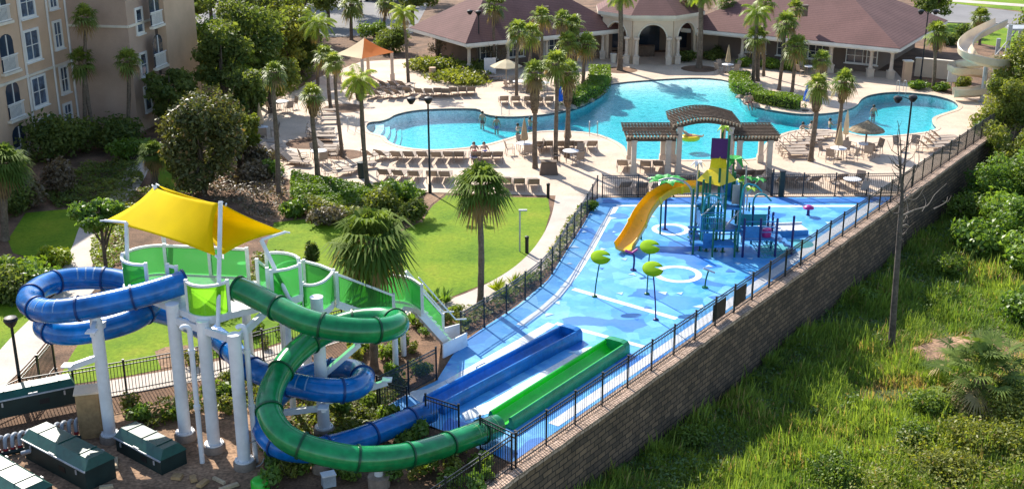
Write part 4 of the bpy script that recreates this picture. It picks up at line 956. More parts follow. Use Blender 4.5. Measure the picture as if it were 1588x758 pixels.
# sail posts
for a_, b_ in ((V((-9.62, 35.75, PZ - .2)), at(342, 312, 8.35)), (V((-13.4, 38.5, PZ - .2)), at(196, 345, 7.0)), (V((-7.45, 37.4, PZ - .2)), at(405, 372, 6.9)), (V((-12.3, 39.9, PZ - .2)), at(240, 288, 7.7))):
    g = MB(); g.tube([a_, b_], 0.075, 10); bw(g, 'sail_post', 'white_paint', tw, 40)
A_, B_, C_, D_ = at(163, 342, 6.9), at(238, 290, 7.6), at(339, 315, 8.3), at(334, 397, 6.7)
for a_, b_ in ((at(196, 345, 7.0), A_), (at(405, 372, 6.9), at(442, 360, 6.9)), (D_, at(346, 396, 6.65))):
    g = MB(); g.tube([a_, b_], 0.05, 8); bw(g, 'sail_arm', 'white_paint', tw, 40)
def sail(cs, label, sag):
    c = sum(cs, V()) / 4; n = 16; vs = []
    for i in range(n + 1):
        for j in range(n + 1):
            u, v = i / n, j / n
            p = cs[0] * ((1 - u) * (1 - v)) + cs[1] * (u * (1 - v)) + cs[2] * (u * v) + cs[3] * ((1 - u) * v)
            e = (4 * u * (1 - u)) * (1 - 4 * v * (1 - v)) + (4 * v * (1 - v)) * (1 - 4 * u * (1 - u))
            vs.append(p.lerp(c, 0.10 * e) + V((0, 0, -sag * u * (1 - u) * v * (1 - v) * 4)))
    b = MB(); b.add(vs, [(i * (n + 1) + j, (i + 1) * (n + 1) + j, (i + 1) * (n + 1) + j + 1, i * (n + 1) + j + 1) for i in range(n) for j in range(n)])
    t = thing('shade_sail', label, 'shade sail', V((c.x, c.y, PZ))); o = bw(b, 'canopy', 'sail', t, 80)
    md = o.modifiers.new('thick', 'SOLIDIFY'); md.thickness = 0.02
    k = MB()
    for q in cs: k.tube([q, q + (q - c).normalized() * 0.22], 0.03, 6)
    bw(k, 'corner_fitting', 'white_paint', t)
sail([A_, B_, C_, D_], 'larger yellow shade sail stretched over the left half of the slide tower', 0.25)
sail([at(247, 288, 7.7), at(350, 319, 8.2), at(440, 359, 6.9), at(346, 395, 6.7)], 'smaller yellow shade sail right of the middle mast on the slide tower', 0.2)

# ------------------------------------------------------------------ the two tube slides
def slide(name, label, pts, tube_m, joint_m, band_m, rad, bands, run, run_in, out_m):
    world = [at(p[0], p[1], p[2]) for p in pts]
    root = thing(name, label, 'water slide', V((world[-1].x, world[-1].y, 0)))
    cv = resample(catmull(world, 10), 0.16)
    n = len(cv); b = MB()
    # tube wall: outer and inner skin
    b.tube(cv, rad, 28, cap=False); bw(b, 'tube', tube_m, root, 60)
    step = 11
    for i in range(0, n - 1, step):
        f = MB(); t = (cv[min(i + 1, n - 1)] - cv[max(i - 1, 0)]).normalized(); c = cv[i]
        f.tube([c - t * 0.035, c + t * 0.035], rad + 0.045, 28, cap=False); f.tube([c - t * 0.035, c - t * .034], [rad + .045, rad * .99], 28, cap=False); f.tube([c + t * 0.034, c + t * .035], [rad * .99, rad + .045], 28, cap=False)
        bw(f, 'tube_flange', joint_m, root, 50)
    for i0 in bands:
        for k in range(4):
            i = i0 + k * 2
            if i + 1 >= n: continue
            f = MB(); t = (cv[i + 1] - cv[i]).normalized(); x = t.cross(V((0, 0, 1))).normalized(); u = x.cross(t)
            if i % step in (0,): continue
            vs = []; fs = []; m = 10
            for q in range(m + 1):
                a = R(15 + 150 * q / m); d = (x * math.cos(a) + u * math.sin(a)) * (rad + 0.006); vs += [cv[i] - t * 0.025 + d, cv[i] + t * 0.025 + d]
            f.add(vs, [(2 * q, 2 * q + 1, 2 * q + 3, 2 * q + 2) for q in range(m)]); bw(f, 'light_band', band_m, root)
    # open runout trough on the pad
    a, e = at(*run[0]), at(*run[1]); d = (e - a).normalized(); w, h = run[2], run[3]
    no = 9; lip = .07; wi = w - .13
    outer = [(w * 1.02 - .10 * (1 - math.sin(t)) if False else w - .06 * (k / no) ** 2, 0.01 + (h - lip) * k / no) for k, t in enumerate([0] * (no + 1))]
    lip_r = [(w - .06 - lip + lip * math.cos(t), h - lip + lip * math.sin(t)) for t in [math.pi * k / 6 for k in range(1, 7)]]
    half = [(p, q) for p, q in outer + lip_r]
    inner = [(wi * .92 * math.cos(t), .07 + (h - .18) * (1 - math.sin(t))) for t in [math.pi * k / 10 for k in range(1, 10)]]
    prof = half + inner + [(-p, q) for p, q in reversed(half)]
    m_in = len(half); sides = [0] * (no + 3) + [1] * (len(prof) - 2 * (no + 3) - 1) + [0] * (no + 4); sides = sides[:len(prof)]
    b = MB(); L = (e - a).length; b.sweep([a + d * L * k / 8 for k in range(9)], prof, mats=sides); ro = bw(b, 'runout', [out_m, run_in], root, 40)
    x = V((d.y, -d.x, 0)); b = MB()
    ez = e + d * 0.0
    b.sweep([ez, ez + d * .34], [(-w + .01, 0.015), (w - .01, 0.015), (w - .03, h * .8), (w - .12, h + .02), (w - .3, h + .06), (-w + .3, h + .06), (-w + .12, h + .02), (-w + .03, h * .8)])
    b.build('end_stop', out_m, ro); 
    return root
blue_pts = [(287, 437, 5.5), (262, 445, 5.42), (225, 456, 5.3), (180, 467, 5.15), (120, 479, 5.0), (72, 482, 4.85), (45, 469, 4.7), (58, 449, 4.6), (90, 436, 4.5), (140, 431, 4.4), (190, 436, 4.3),
            (222, 452, 4.15), (232, 474, 4.0), (205, 496, 3.85), (150, 512, 3.7), (100, 517, 3.58), (70, 508, 3.45), (84, 492, 3.3), (130, 480, 3.15), (190, 476, 3.0), (245, 484, 2.85), (300, 502, 2.72), (345, 530, 2.6),
            (388, 569, 2.5), (440, 592, 2.4), (500, 604, 2.28), (545, 603, 2.15), (563, 588, 2.0), (545, 574, 1.85), (500, 575, 1.7), (450, 596, 1.55), (418, 628, 1.4), (408, 660, 1.2), (432, 690, 0.98), (482, 698, 0.82), (545, 684, 0.68), (610, 660, 0.58), (668, 637, 0.5)]
slide('water_slide', 'blue tube water slide coiling left of the tower into a blue trough', blue_pts, 'blue_tube', 'blue_joint', 'blue_band', 0.41, (26, 60, 112, 165, 196), ((672, 636), (880, 526), 0.54, 0.47), 'flume_blue', 'flume_blue')
green_pts = [(368, 447, 5.55), (396, 459, 5.4), (430, 477, 5.22), (475, 498, 5.0), (530, 510, 4.8), (585, 512, 4.6), (616, 503, 4.4), (600, 494, 4.2), (550, 498, 4.0), (500, 517, 3.75), (458, 548, 3.5), (430, 585, 3.2), (417, 622, 2.85),
             (424, 655, 2.5), (452, 683, 2.15), (505, 702, 1.8), (565, 711, 1.5), (630, 706, 1.2), (690, 690, 0.9), (738, 672, 0.65), (770, 660, 0.5)]
slide('water_slide', 'green tube water slide looping right of the tower into a green trough', green_pts, 'green_tube', 'green_joint', 'green_band', 0.41, (140,), ((776, 660), (952, 546), 0.56, 0.47), 'bright_green', 'flume_green')

# ------------------------------------------------------------------ plants
def leaf_object(name, pts, out, size, m, parent=None, aspect=0.5, var=None, up=0.35, jitter=0.9, dead=0.0):
    """many single leaves (four-cornered blades) at pts, facing roughly along out"""
    n = len(pts); pts = np.asarray(pts, float); out = np.asarray(out, float)
    nrm = out + rng.normal(0, jitter, (n, 3)) + np.array([0, 0, up]); nrm /= np.linalg.norm(nrm, axis=1)[:, None] + 1e-9
    t = rng.normal(0, 1, (n, 3)); t -= nrm * (t * nrm).sum(1)[:, None]; t /= np.linalg.norm(t, axis=1)[:, None] + 1e-9
    b = np.cross(nrm, t); s = size * rng.uniform(0.45, 1.5, n)[:, None]
    v = np.empty((n, 4, 3)); v[:, 0] = pts - t * s; v[:, 1] = pts + b * s * aspect + nrm * s * 0.12; v[:, 2] = pts + t * s - nrm * s * 0.25; v[:, 3] = pts - b * s * aspect + nrm * s * 0.12
    lv = rng.uniform(0, 0.85, n) if var is None else np.clip(var + rng.normal(0, 0.16, n), 0, 0.85)
    if dead: lv[rng.random(n) < dead] = 1.0
    return mesh_np(name, v.reshape(-1, 3), 4, np.repeat(lv, 4), m, parent)
def mesh_np(name, v, k, lv, m, parent=None):
    nf = len(v) // k; me = bpy.data.meshes.new(name)
    me.vertices.add(len(v)); me.vertices.foreach_set('co', np.ascontiguousarray(v, dtype=np.float32).ravel())
    me.loops.add(nf * k); me.loops.foreach_set('vertex_index', np.arange(nf * k, dtype=np.int32))
    me.polygons.add(nf); me.polygons.foreach_set('loop_start', np.arange(0, nf * k, k, dtype=np.int32))
    a = me.attributes.new('leafvar', 'FLOAT', 'POINT'); a.data.foreach_set('value', lv.astype(np.float32))
    me.materials.append(M[m]); me.update(calc_edges=True); me.validate()
    o = bpy.data.objects.new(name, me); COL.objects.link(o)
    if parent: o.parent = parent
    return o
def blob_points(blobs, n, shell=0.55):
    w = np.array([b[1][0] * b[1][1] + b[1][1] * b[1][2] for b in blobs]); idx = rng.choice(len(blobs), n, p=w / w.sum())
    c = np.array([b[0] for b in blobs])[idx]; r = np.array([b[1] for b in blobs])[idx]
    d = rng.normal(0, 1, (n, 3)); d /= np.linalg.norm(d, axis=1)[:, None]
    rad = shell + (1 - shell) * rng.random(n) ** 0.6
    rad *= 1 + 0.10 * rng.normal(0, 1, n) + 0.2 * np.sin(d[:, 0] * 5 + idx) * np.cos(d[:, 1] * 6 + d[:, 2] * 4)
    return c + d * r * rad[:, None], d, idx
# ---- palms
def sabal_crown_mesh(seed, nf=34, petiole=0.42, blade=0.62, seg=11, bw_=0.05, droop=0.22, mname='sabal'):
    r = np.random.default_rng(seed); vs = []; lv = []
    for i in range(nf):
        az = i * 2.39996 + r.normal(0, .2); f = (i + .5) / nf; el = R(84) - (f ** 1.25) * R(140) + r.normal(0, .16)
        ln = petiole * r.uniform(.85, 1.2)
        d = np.array([math.cos(az) * math.cos(el), math.sin(az) * math.cos(el), math.sin(el)])
        side = np.array([-math.sin(az), math.cos(az), 0]); up = np.cross(side, d) * -1
        if up[2] < 0: up = -up
        hub = d * ln - np.array([0, 0, .10 * f]); val = min(0.85, max(0, 0.75 - f * 0.45 + r.normal(0, .14)))
        if f > 0.82 and r.random() < 0.6: val = 1.0; el -= .35; d = np.array([math.cos(az) * math.cos(el), math.sin(az) * math.cos(el), math.sin(el)])
        w = 0.012
        vs += [side * w, -side * w, hub - side * w, hub + side * w]; lv += [val] * 4
        bl = blade * r.uniform(.8, 1.15)
        for k in range(seg):
            a = (k / (seg - 1) - .5) * R(205); dd = d * math.cos(a) + side * math.sin(a); nn = up
            dd = dd + nn * (0.18 * abs(math.sin(a))); dd /= np.linalg.norm(dd)
            L = bl * (1 - 0.22 * abs(a) / R(100)) * r.uniform(.9, 1.1); wd = bw_
            p = np.cross(dd, nn); p /= np.linalg.norm(p) + 1e-9
            mid = hub + dd * L * .55; tip = hub + dd * L - np.array([0, 0, 1]) * L * (droop + .3 * r.random() + 0.2 * f)
            v2 = min(.85, max(0, val + r.normal(0, .08))) if val < .9 else 1.0
            vs += [hub, mid + p * wd, tip, mid - p * wd]; lv += [v2] * 4
    return mesh_np('crown', np.array(vs), 4, np.array(lv), mname)
def feather_crown_mesh(seed, nf=20, L=1.0, nl=16, m='queen'):
    r = np.random.default_rng(seed); vs = []; lv = []
    for i in range(nf):
        az = i * 2.39996 + r.normal(0, .15); f = (i + .5) / nf; el = R(75) - f * R(95)
        h = np.array([math.cos(az), math.sin(az), 0]); side = np.array([-math.sin(az), math.cos(az), 0]); val = min(.85, max(0, .7 - f * .4 + r.normal(0, .12)))
        if f > .93: val = 1.0
        p = np.zeros(3); d = h * math.cos(el) + np.array([0, 0, 1]) * math.sin(el); pts = [p]
        for k in range(nl):
            d = d + np.array([0, 0, -1]) * (0.11 + .02 * r.random()); d /= np.linalg.norm(d); p = p + d * L / nl; pts.append(p)
        for k in range(1, nl):
            a, b = pts[k], pts[k + 1]; t = (b - a) / np.linalg.norm(b - a); ll = 0.36 * L * math.sin(math.pi * (0.12 + .84 * k / nl)) ** .7
            vs += [a + side * .010, a - side * .010, b - side * .008, b + side * .008]; lv += [val] * 4
            for sg in (1, -1):
                for q in (0, .5):
                    o = a + (b - a) * q; dd = side * sg * .8 + t * .55 + np.array([0, 0, -.35 - .3 * r.random()]); dd /= np.linalg.norm(dd)
                    wv = t * 0.018 * L; v2 = min(.85, max(0, val + r.normal(0, .1))) if val < .9 else 1.0
                    mid = o + dd * ll * .5 + np.array([0, 0, .04 * ll]); vs += [o, mid + wv, o + dd * ll - np.array([0, 0, .12 * ll]), mid - wv]; lv += [v2] * 4
    return mesh_np('crown', np.array(vs), 4, np.array(lv), m)
CROWN = {('sabal', i): sabal_crown_mesh(10 + i) for i in range(4)}
CROWN.update({('queen', i): feather_crown_mesh(30 + i) for i in range(3)})
CROWN.update({('dense', i): sabal_crown_mesh(50 + i, 54, .40, .64, 17, .034, .34, 'sabal_dark') for i in range(3)})
for o in CROWN.values(): COL.objects.unlink(o)
pk = [0]
SQ = {'dense': .9}
def palm(base, crown, rpx, label, kind='sabal', boots=0.0, tr=0.16, group=None, z=None, ground=0.0, sq=1.0):
    """base and crown centre as seen in the photograph; a palm stands upright-ish with its own slight lean"""
    p = at(base[0], base[1], ground); h = z if z else zat(p.y, crown[1])
    k = ppm(p.y, h); r = rpx / k
    top = V(((crown[0] - 794) * (p.y * _c + (CAM_H - h) * _s) / CAM_F, p.y, h)); lean = top - p; h = lean.z
    if abs(lean.x) > 0.12 * h: lean.x = math.copysign(0.12 * h, lean.x)
    t = thing('palm_tree', label, 'palm', p, group=group)
    pk[0] += 1; rr = random.Random(pk[0])
    pts = [V((lean.x * f + 0.10 * f * math.sin(f * 4 + pk[0]), 0.10 * f * math.sin(f * 3 + pk[0] * 2), h * f)) for f in [i / 14 for i in range(15)]]
    rad = [tr * (1.25 if i == 0 else 1.0 - .22 * i / 14 + 0.09 * rr.uniform(-1, 1)) for i in range(15)]
    b = MB(); b.tube(pts, rad, 10); b.build('trunk', 'trunk', t, 60)
    if boots:
        b = MB(); nb = int(60 * boots)
        f0 = 1 - boots
        q = [pts[0].lerp(V((lean.x, 0, h)), f0 + boots * i / 5) for i in range(6)]
        b.tube(q, [tr * 1.1, tr * 1.7, tr * 1.9, tr * 1.8, tr * 1.6, tr * 1.1], 10)
        for i in range(nb * 2):
            f = f0 + boots * rr.random() * .95; a = rr.uniform(0, 6.28); c = V((lean.x * f, 0, h * f)); d = V((math.cos(a), math.sin(a), 0))
            b.add([c + d * tr * 1.3 + V((-d.y, d.x, 0)) * .07, c + d * tr * 1.3 - V((-d.y, d.x, 0)) * .07, c + d * tr * 2.5 + V((0, 0, .28))], [(0, 1, 2)])
        b.build('leaf_bases', 'boots', t)
    cr = CROWN[(kind, pk[0] % len([1 for q in CROWN if q[0] == kind]))].copy(); COL.objects.link(cr); cr.name = 'crown'; cr.parent = t
    cr.location = (lean.x, 0, h - r * .05); s = r / (0.98 if kind != 'queen' else 0.92); cr.scale = (s, s, s * SQ.get(kind, sq)); cr.rotation_euler = (0, 0, rr.uniform(0, 6.28))
    return t
PALMS = [
 ((432, 303), (425, 112), 24, 'tall cabbage palm rising from the brown mulch bed left of the lounge area', 'sabal', 0.12, .15),
 ((493, 279), (484, 148), 25, 'cabbage palm with a shaggy neck at the deck edge beside the green ground cover', 'sabal', 0.25, .16),
 ((531, 243), (517, 96), 22, 'slim palm in the round mulch bed of the left deck, bare trunk', 'sabal', 0, .13),
 ((570, 289), (556, 122), 34, 'tall palm at the left tip of the pool with drooping green fronds', 'queen', 0.2, .15),
 ((513, 168), (504, 86), 24, 'palm left of the gazebo in its own mulch ring', 'sabal', 0, .14),
 ((634, 133), (625, 18), 26, 'bright queen palm with a grey trunk right of the gazebo', 'queen', 0, .14),
 ((745, 472), (746, 288), 56, 'broad crowned palm at the edge of the lawn by the curved path', 'dense', 0.18, .16),
 ((580, 572), (576, 372), 78, 'large spreading palm between the slide loops and the lawn', 'dense', 0.25, .17),
 ((8, 372), (6, 252), 44, 'pale bushy palm at the left picture edge below the balconies', 'dense', 0.45, .2),
 ((132, 218), (131, 26), 26, 'taller of the two palms at the building corner', 'sabal', 0.1, .14),
 ((147, 217), (126, 94), 28, 'shorter palm crossing the taller one at the building corner', 'sabal', 0.2, .14),
 ((199, 216), (198, 94), 26, 'shaded palm in front of the bare building wall', 'sabal', 0.2, .15),
 ((240, 284), (238, 236), 28, 'short stout palm behind the yellow sails', 'dense', 0.6, .2),
 ((364, 180), (366, 100), 42, 'palm with feathery crown left of the lounge area, among dark trees', 'queen', 0, .15),
 ((766, 112), (767, 6), 24, 'palm against the left clubhouse roof, crown cut by the top edge', 'sabal', 0, .14),
 ((801, 152), (803, 48), 24, 'leftmost palm of the cluster on the loungers terrace before the clubhouse', 'sabal', 0, .15),
 ((819, 144), (823, 52), 24, 'second palm of the terrace cluster, just right of the leftmost', 'sabal', 0, .14),
 ((838, 134), (840, 26), 22, 'palm of the terrace cluster with its crown over the roof', 'sabal', 0, .13),
 ((868, 132), (872, 30), 20, 'palm behind the hedge with its crown against the brown roof', 'sabal', 0, .13),
 ((884, 128), (888, 38), 22, 'leaning palm behind the hedge, crown just right of another', 'sabal', 0, .14),
 ((886, 136), (881, 66), 24, 'lower palm behind the hedge in front of the columns', 'sabal', 0.2, .16),
 ((904, 132), (909, 68), 24, 'rightmost palm behind the hedge at the pool bend', 'sabal', 0.25, .17),
 ((830, 261), (829, 112), 26, 'palm with thick shaggy neck at the pool edge tables, left of two close palms', 'sabal', 0.42, .16),
 ((862, 250), (862, 98), 28, 'middle palm of the three by the pool tables, smooth trunk', 'sabal', 0.08, .15),
 ((879, 244), (881, 112), 28, 'right palm of the three by the pool tables, shaggy neck', 'sabal', 0.4, .17),
 ((961, 109), (964, -14), 30, 'thick tall palm in a mulch circle left of the arched pavilion', 'queen', 0, .24),
 ((1084, 106), (1090, -16), 30, 'thick tall palm in a mulch circle right of the arched pavilion', 'queen', 0, .26),
 ((1073, 92), (1077, -10), 26, 'slimmer palm close behind the thick one right of the pavilion', 'queen', 0, .16),
 ((1124, 84), (1127, 4), 22, 'palm against the roof right of the pavilion', 'sabal', 0.1, .15),
 ((1168, 128), (1173, 18), 28, 'yellow green queen palm at the left end of the long hedge', 'queen', 0, .16),
 ((1175, 126), (1174, 58), 25, 'lower grey trunked palm at the left end of the long hedge', 'sabal', 0.0, .2),
 ((1208, 140), (1219, 36), 25, 'palm in the middle of the long hedge with its crown over the roof', 'sabal', 0.12, .15),
 ((1228, 144), (1235, 72), 26, 'thin palm near the right end of the long hedge', 'sabal', 0.1, .14),
 ((1184, 118), (1188, 4), 20, 'palm behind the hedge with its crown at the top edge, left of another', 'sabal', 0, .13),
 ((1226, 110), (1234, 12), 18, 'palm behind the hedge with its crown at the top edge', 'sabal', 0, .13),
 ((1268, 150), (1274, 92), 20, 'short palm behind the leaning pool palm before the porch', 'sabal', 0.2, .15),
 ((1257, 250), (1269, 132), 25, 'leaning palm beside the sideways loungers with a shaggy neck', 'sabal', 0.35, .17),
 ((1298, 222), (1309, 126), 26, 'palm beside the closed tan umbrella with a round crown', 'sabal', 0.35, .15),
 ((1447, 139), (1453, 50), 24, 'palm by the low garden wall left of the beige slide', 'sabal', 0.35, .15),
 ((1519, 70), (1521, 26), 20, 'small palm beside the road behind the beige slide', 'sabal', 0, .15),
 ((545, 62), (545, 6), 24, 'palm at the car park edge left of the gazebo, crown at the top edge', 'sabal', 0.3, .18),
 ((594, 58), (598, 4), 20, 'palm behind the gazebo at the top edge', 'sabal', 0.2, .16),
 ((493, 140), (492, 34), 32, 'feathery palm among the dark trees left of the gazebo', 'queen', 0, .14),
 ((276, 120), (284, 22), 34, 'palm in the dark grove right of the apartment building', 'queen', 0.1, .16),
]
for a in PALMS: palm(a[0], a[1], a[2], a[3], a[4], a[5], a[6], group='palms of the resort')
for o in CROWN.values(): bpy.data.objects.remove(o)

# ---- broadleaf trees and shrubs
def on_low(px, py):
    z = LOW
    for _ in range(6): q = at(px, py, z); z = low_z(q.x, q.y)
    q = at(px, py, z); return q
def tree(name, label, base, h, crown, m, n, leaf, trunk_r=0.15, cat='tree', nblob=14, group=None, ground=0.0, base_h=0.35, multi=1, dead=0.0, aspect=.5, shell=.5, bare=0.25, loc=None):
    """crown = (rx, ry, rz); the crown hangs between base_h*h and h"""
    p = V(loc) if loc is not None else at(base[0], base[1], ground) if ground > -1 else on_low(base[0], base[1]); t = thing(name, label, cat, p, group=group)
    rx, ry, rz = crown; cz = h - rz; blobs = []; r = random
    for i in range(nblob):
        a = r.uniform(0, 6.28); rr = math.sqrt(r.random()) * 0.72; zz = r.uniform(-.68, .72); sc = math.sqrt(max(.15, 1 - zz * zz * .8))
        s = r.uniform(.18, .44); blobs.append(((math.cos(a) * rr * rx * sc, math.sin(a) * rr * ry * sc, cz + zz * rz), (rx * s, ry * s, rz * s * .9)))
    pts, d, idx = blob_points(blobs, n, shell)
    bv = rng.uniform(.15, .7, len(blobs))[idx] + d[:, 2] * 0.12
    leaf_object('crown', pts, d, leaf, m, t, aspect, bv, dead=dead)
    b = MB()
    for k in range(multi):
        dx, dy = (r.uniform(-.4, .4) * rx * .5, r.uniform(-.4, .4) * ry * .5) if multi > 1 else (0, 0)
        b.tube([V((dx * .2, dy * .2, -.1)), V((dx * .6, dy * .6, h * .25)), V((dx, dy, cz)), V((dx * 1.4, dy * 1.4, h * .9))], [trunk_r * 1.2, trunk_r, trunk_r * .7, trunk_r * .15], 8)
    for bl in blobs[::2]:
        for _ in range(2): e_ = V(bl[0]) + V([r.uniform(-1, 1) * bl[1][0] * 1.35, r.uniform(-1, 1) * bl[1][1] * 1.35, r.uniform(.2, 1.2) * bl[1][2]]); b.tube([V(bl[0]), e_], [trunk_r * .14, .008], 4)
    for bl in blobs[:10]: b.tube([V((0, 0, h * r.uniform(.2, .4))), V(bl[0]) * .6 + V((0, 0, h * .12)), V(bl[0])], [trunk_r * .5, trunk_r * .3, trunk_r * .1], 6)
    b.build('trunk', 'bark', t)
    return t
def shrub(label, base, w, h, m, n, leaf, name='shrub', cat='shrub', d=None, group=None, ground=0.0, dead=0.0, nblob=9, aspect=.5, loc=None):
    p = V(loc) if loc is not None else at(base[0], base[1], ground) if ground > -1 else on_low(base[0], base[1]); t = thing(name, label, cat, p, group=group); d = d or w; r = random; blobs = []
    for i in range(nblob):
        a = r.uniform(0, 6.28); rr = math.sqrt(r.random()) * .62; s = r.uniform(.3, .5)
        blobs.append(((math.cos(a) * rr * w / 2, math.sin(a) * rr * d / 2, h * r.uniform(.3, .62)), (w / 2 * s * 1.25, d / 2 * s * 1.25, h * r.uniform(.28, .4))))
    pts, dd, idx = blob_points(blobs, n, .5); pts[:, 2] = np.maximum(pts[:, 2], .03)
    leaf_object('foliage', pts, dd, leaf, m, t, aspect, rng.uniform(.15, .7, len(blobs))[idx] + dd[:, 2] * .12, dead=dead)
    b = MB()
    for k in range(5): a = r.uniform(0, 6.28); b.tube([V((0, 0, -.05)), V((math.cos(a) * w * .12, math.sin(a) * d * .12, h * .3)), V((math.cos(a) * w * .25, math.sin(a) * d * .25, h * .65))], [.035, .025, .01], 5)
    b.build('stems', 'bark', t); return t
# left grove
tree('broadleaf_tree', 'big round glossy dark tree behind the yellow sails', (317, 300), 6.1, (2.75, 2.5, 3.0), 'magnolia', 12000, .13, .16, nblob=22, dead=.05, base_h=.1)
GR = 'trees of the grove between the apartment building and the pool'
for a in [
 ('dark oak at the centre of the grove above the big glossy tree', (400, 165), 8.2, (3.4, 3, 2.6), 'oak'),
 ('grey green oak just left of the tall cabbage palm', (350, 190), 7.2, (2.5, 2.5, 2.4), 'oak'),
 ('tall oak of the grove touching the top edge', (395, 90), 9.0, (4.0, 3.5, 3.2), 'oak'),
 ('dark oak next to the upper right corner of the apartment building', (290, 105), 7.5, (2.9, 3, 2.8), 'oak'),
 ('dark tree at the top edge right of the apartment building', (330, 58), 9.5, (4, 3.5, 3.4), 'oak'),
 ('olive tree behind the shaded tables of the left deck', (455, 128), 6.4, (2.8, 2.6, 2.4), 'olive'),
 ('tree at the top edge between the grove and the gazebo', (470, 62), 8.6, (3.8, 3.2, 3.0), 'oak'),
 ('dark tree behind the gazebo hedge at the top edge', (640, 38), 6.5, (3.4, 3, 2.4), 'oak'),
 ('small tree with dark crown beside the tan umbrella of the left deck', (386, 212), 4.6, (1.7, 1.7, 1.9), 'oak'),
 ('dark tree on the far left of the car park behind the building', (262, 40), 9.0, (3.4, 3.5, 3.4), 'oak'),
 ('tree at the top edge above the gazebo', (560, 22), 7.0, (3.6, 3, 2.5), 'oak'),
 ('small dark tree just right of the building corner, above the round shrub', (270, 205), 4.4, (2.0, 2.0, 1.8), 'oak'),
 ('small olive tree between the big glossy tree and the deck shrubs', (372, 262), 3.8, (1.6, 1.6, 1.5), 'olive'),
 ('yellow green tree between the big glossy tree and the dark oaks', (300, 150), 4.6, (2.4, 2.2, 1.9), 'olive'),
 ('bright green low tree behind the white parked car', (340, 110), 4.6, (2.6, 2.4, 1.9), 'hedge'),
 ('broad olive tree left of the feathery palm in the grove', (440, 100), 6.6, (3.2, 2.8, 2.5), 'olive'),
 ('dense tree above the closed umbrella of the left deck', (420, 175), 5.2, (2.4, 2.3, 2.2), 'olive'),
 ('tree at the top edge in the middle of the grove', (420, 45), 8.0, (4.0, 3.5, 3.0), 'olive'),
 ('dark tree at the car park edge right of the grove', (510, 40), 6.5, (3.6, 3, 2.6), 'oak'),
 ('low dark tree left of the gazebo', (470, 120), 4.4, (2.2, 2.2, 1.8), 'oak'),
 ('pale olive tree at the far end of the car park', (350, 15), 8.5, (4.5, 4, 3.2), 'olive'),
 ('dark tree at the far end of the car park, top edge', (470, 5), 8.5, (4.8, 4, 3.4), 'oak'),
 ('far tree at the top edge right of the gazebo palms', (655, 5), 7.0, (4.2, 4, 2.8), 'oak'),
]: tree('broadleaf_tree', a[0], a[1], a[2], a[3], a[4], 5200, .16, .18, group=GR, nblob=20)
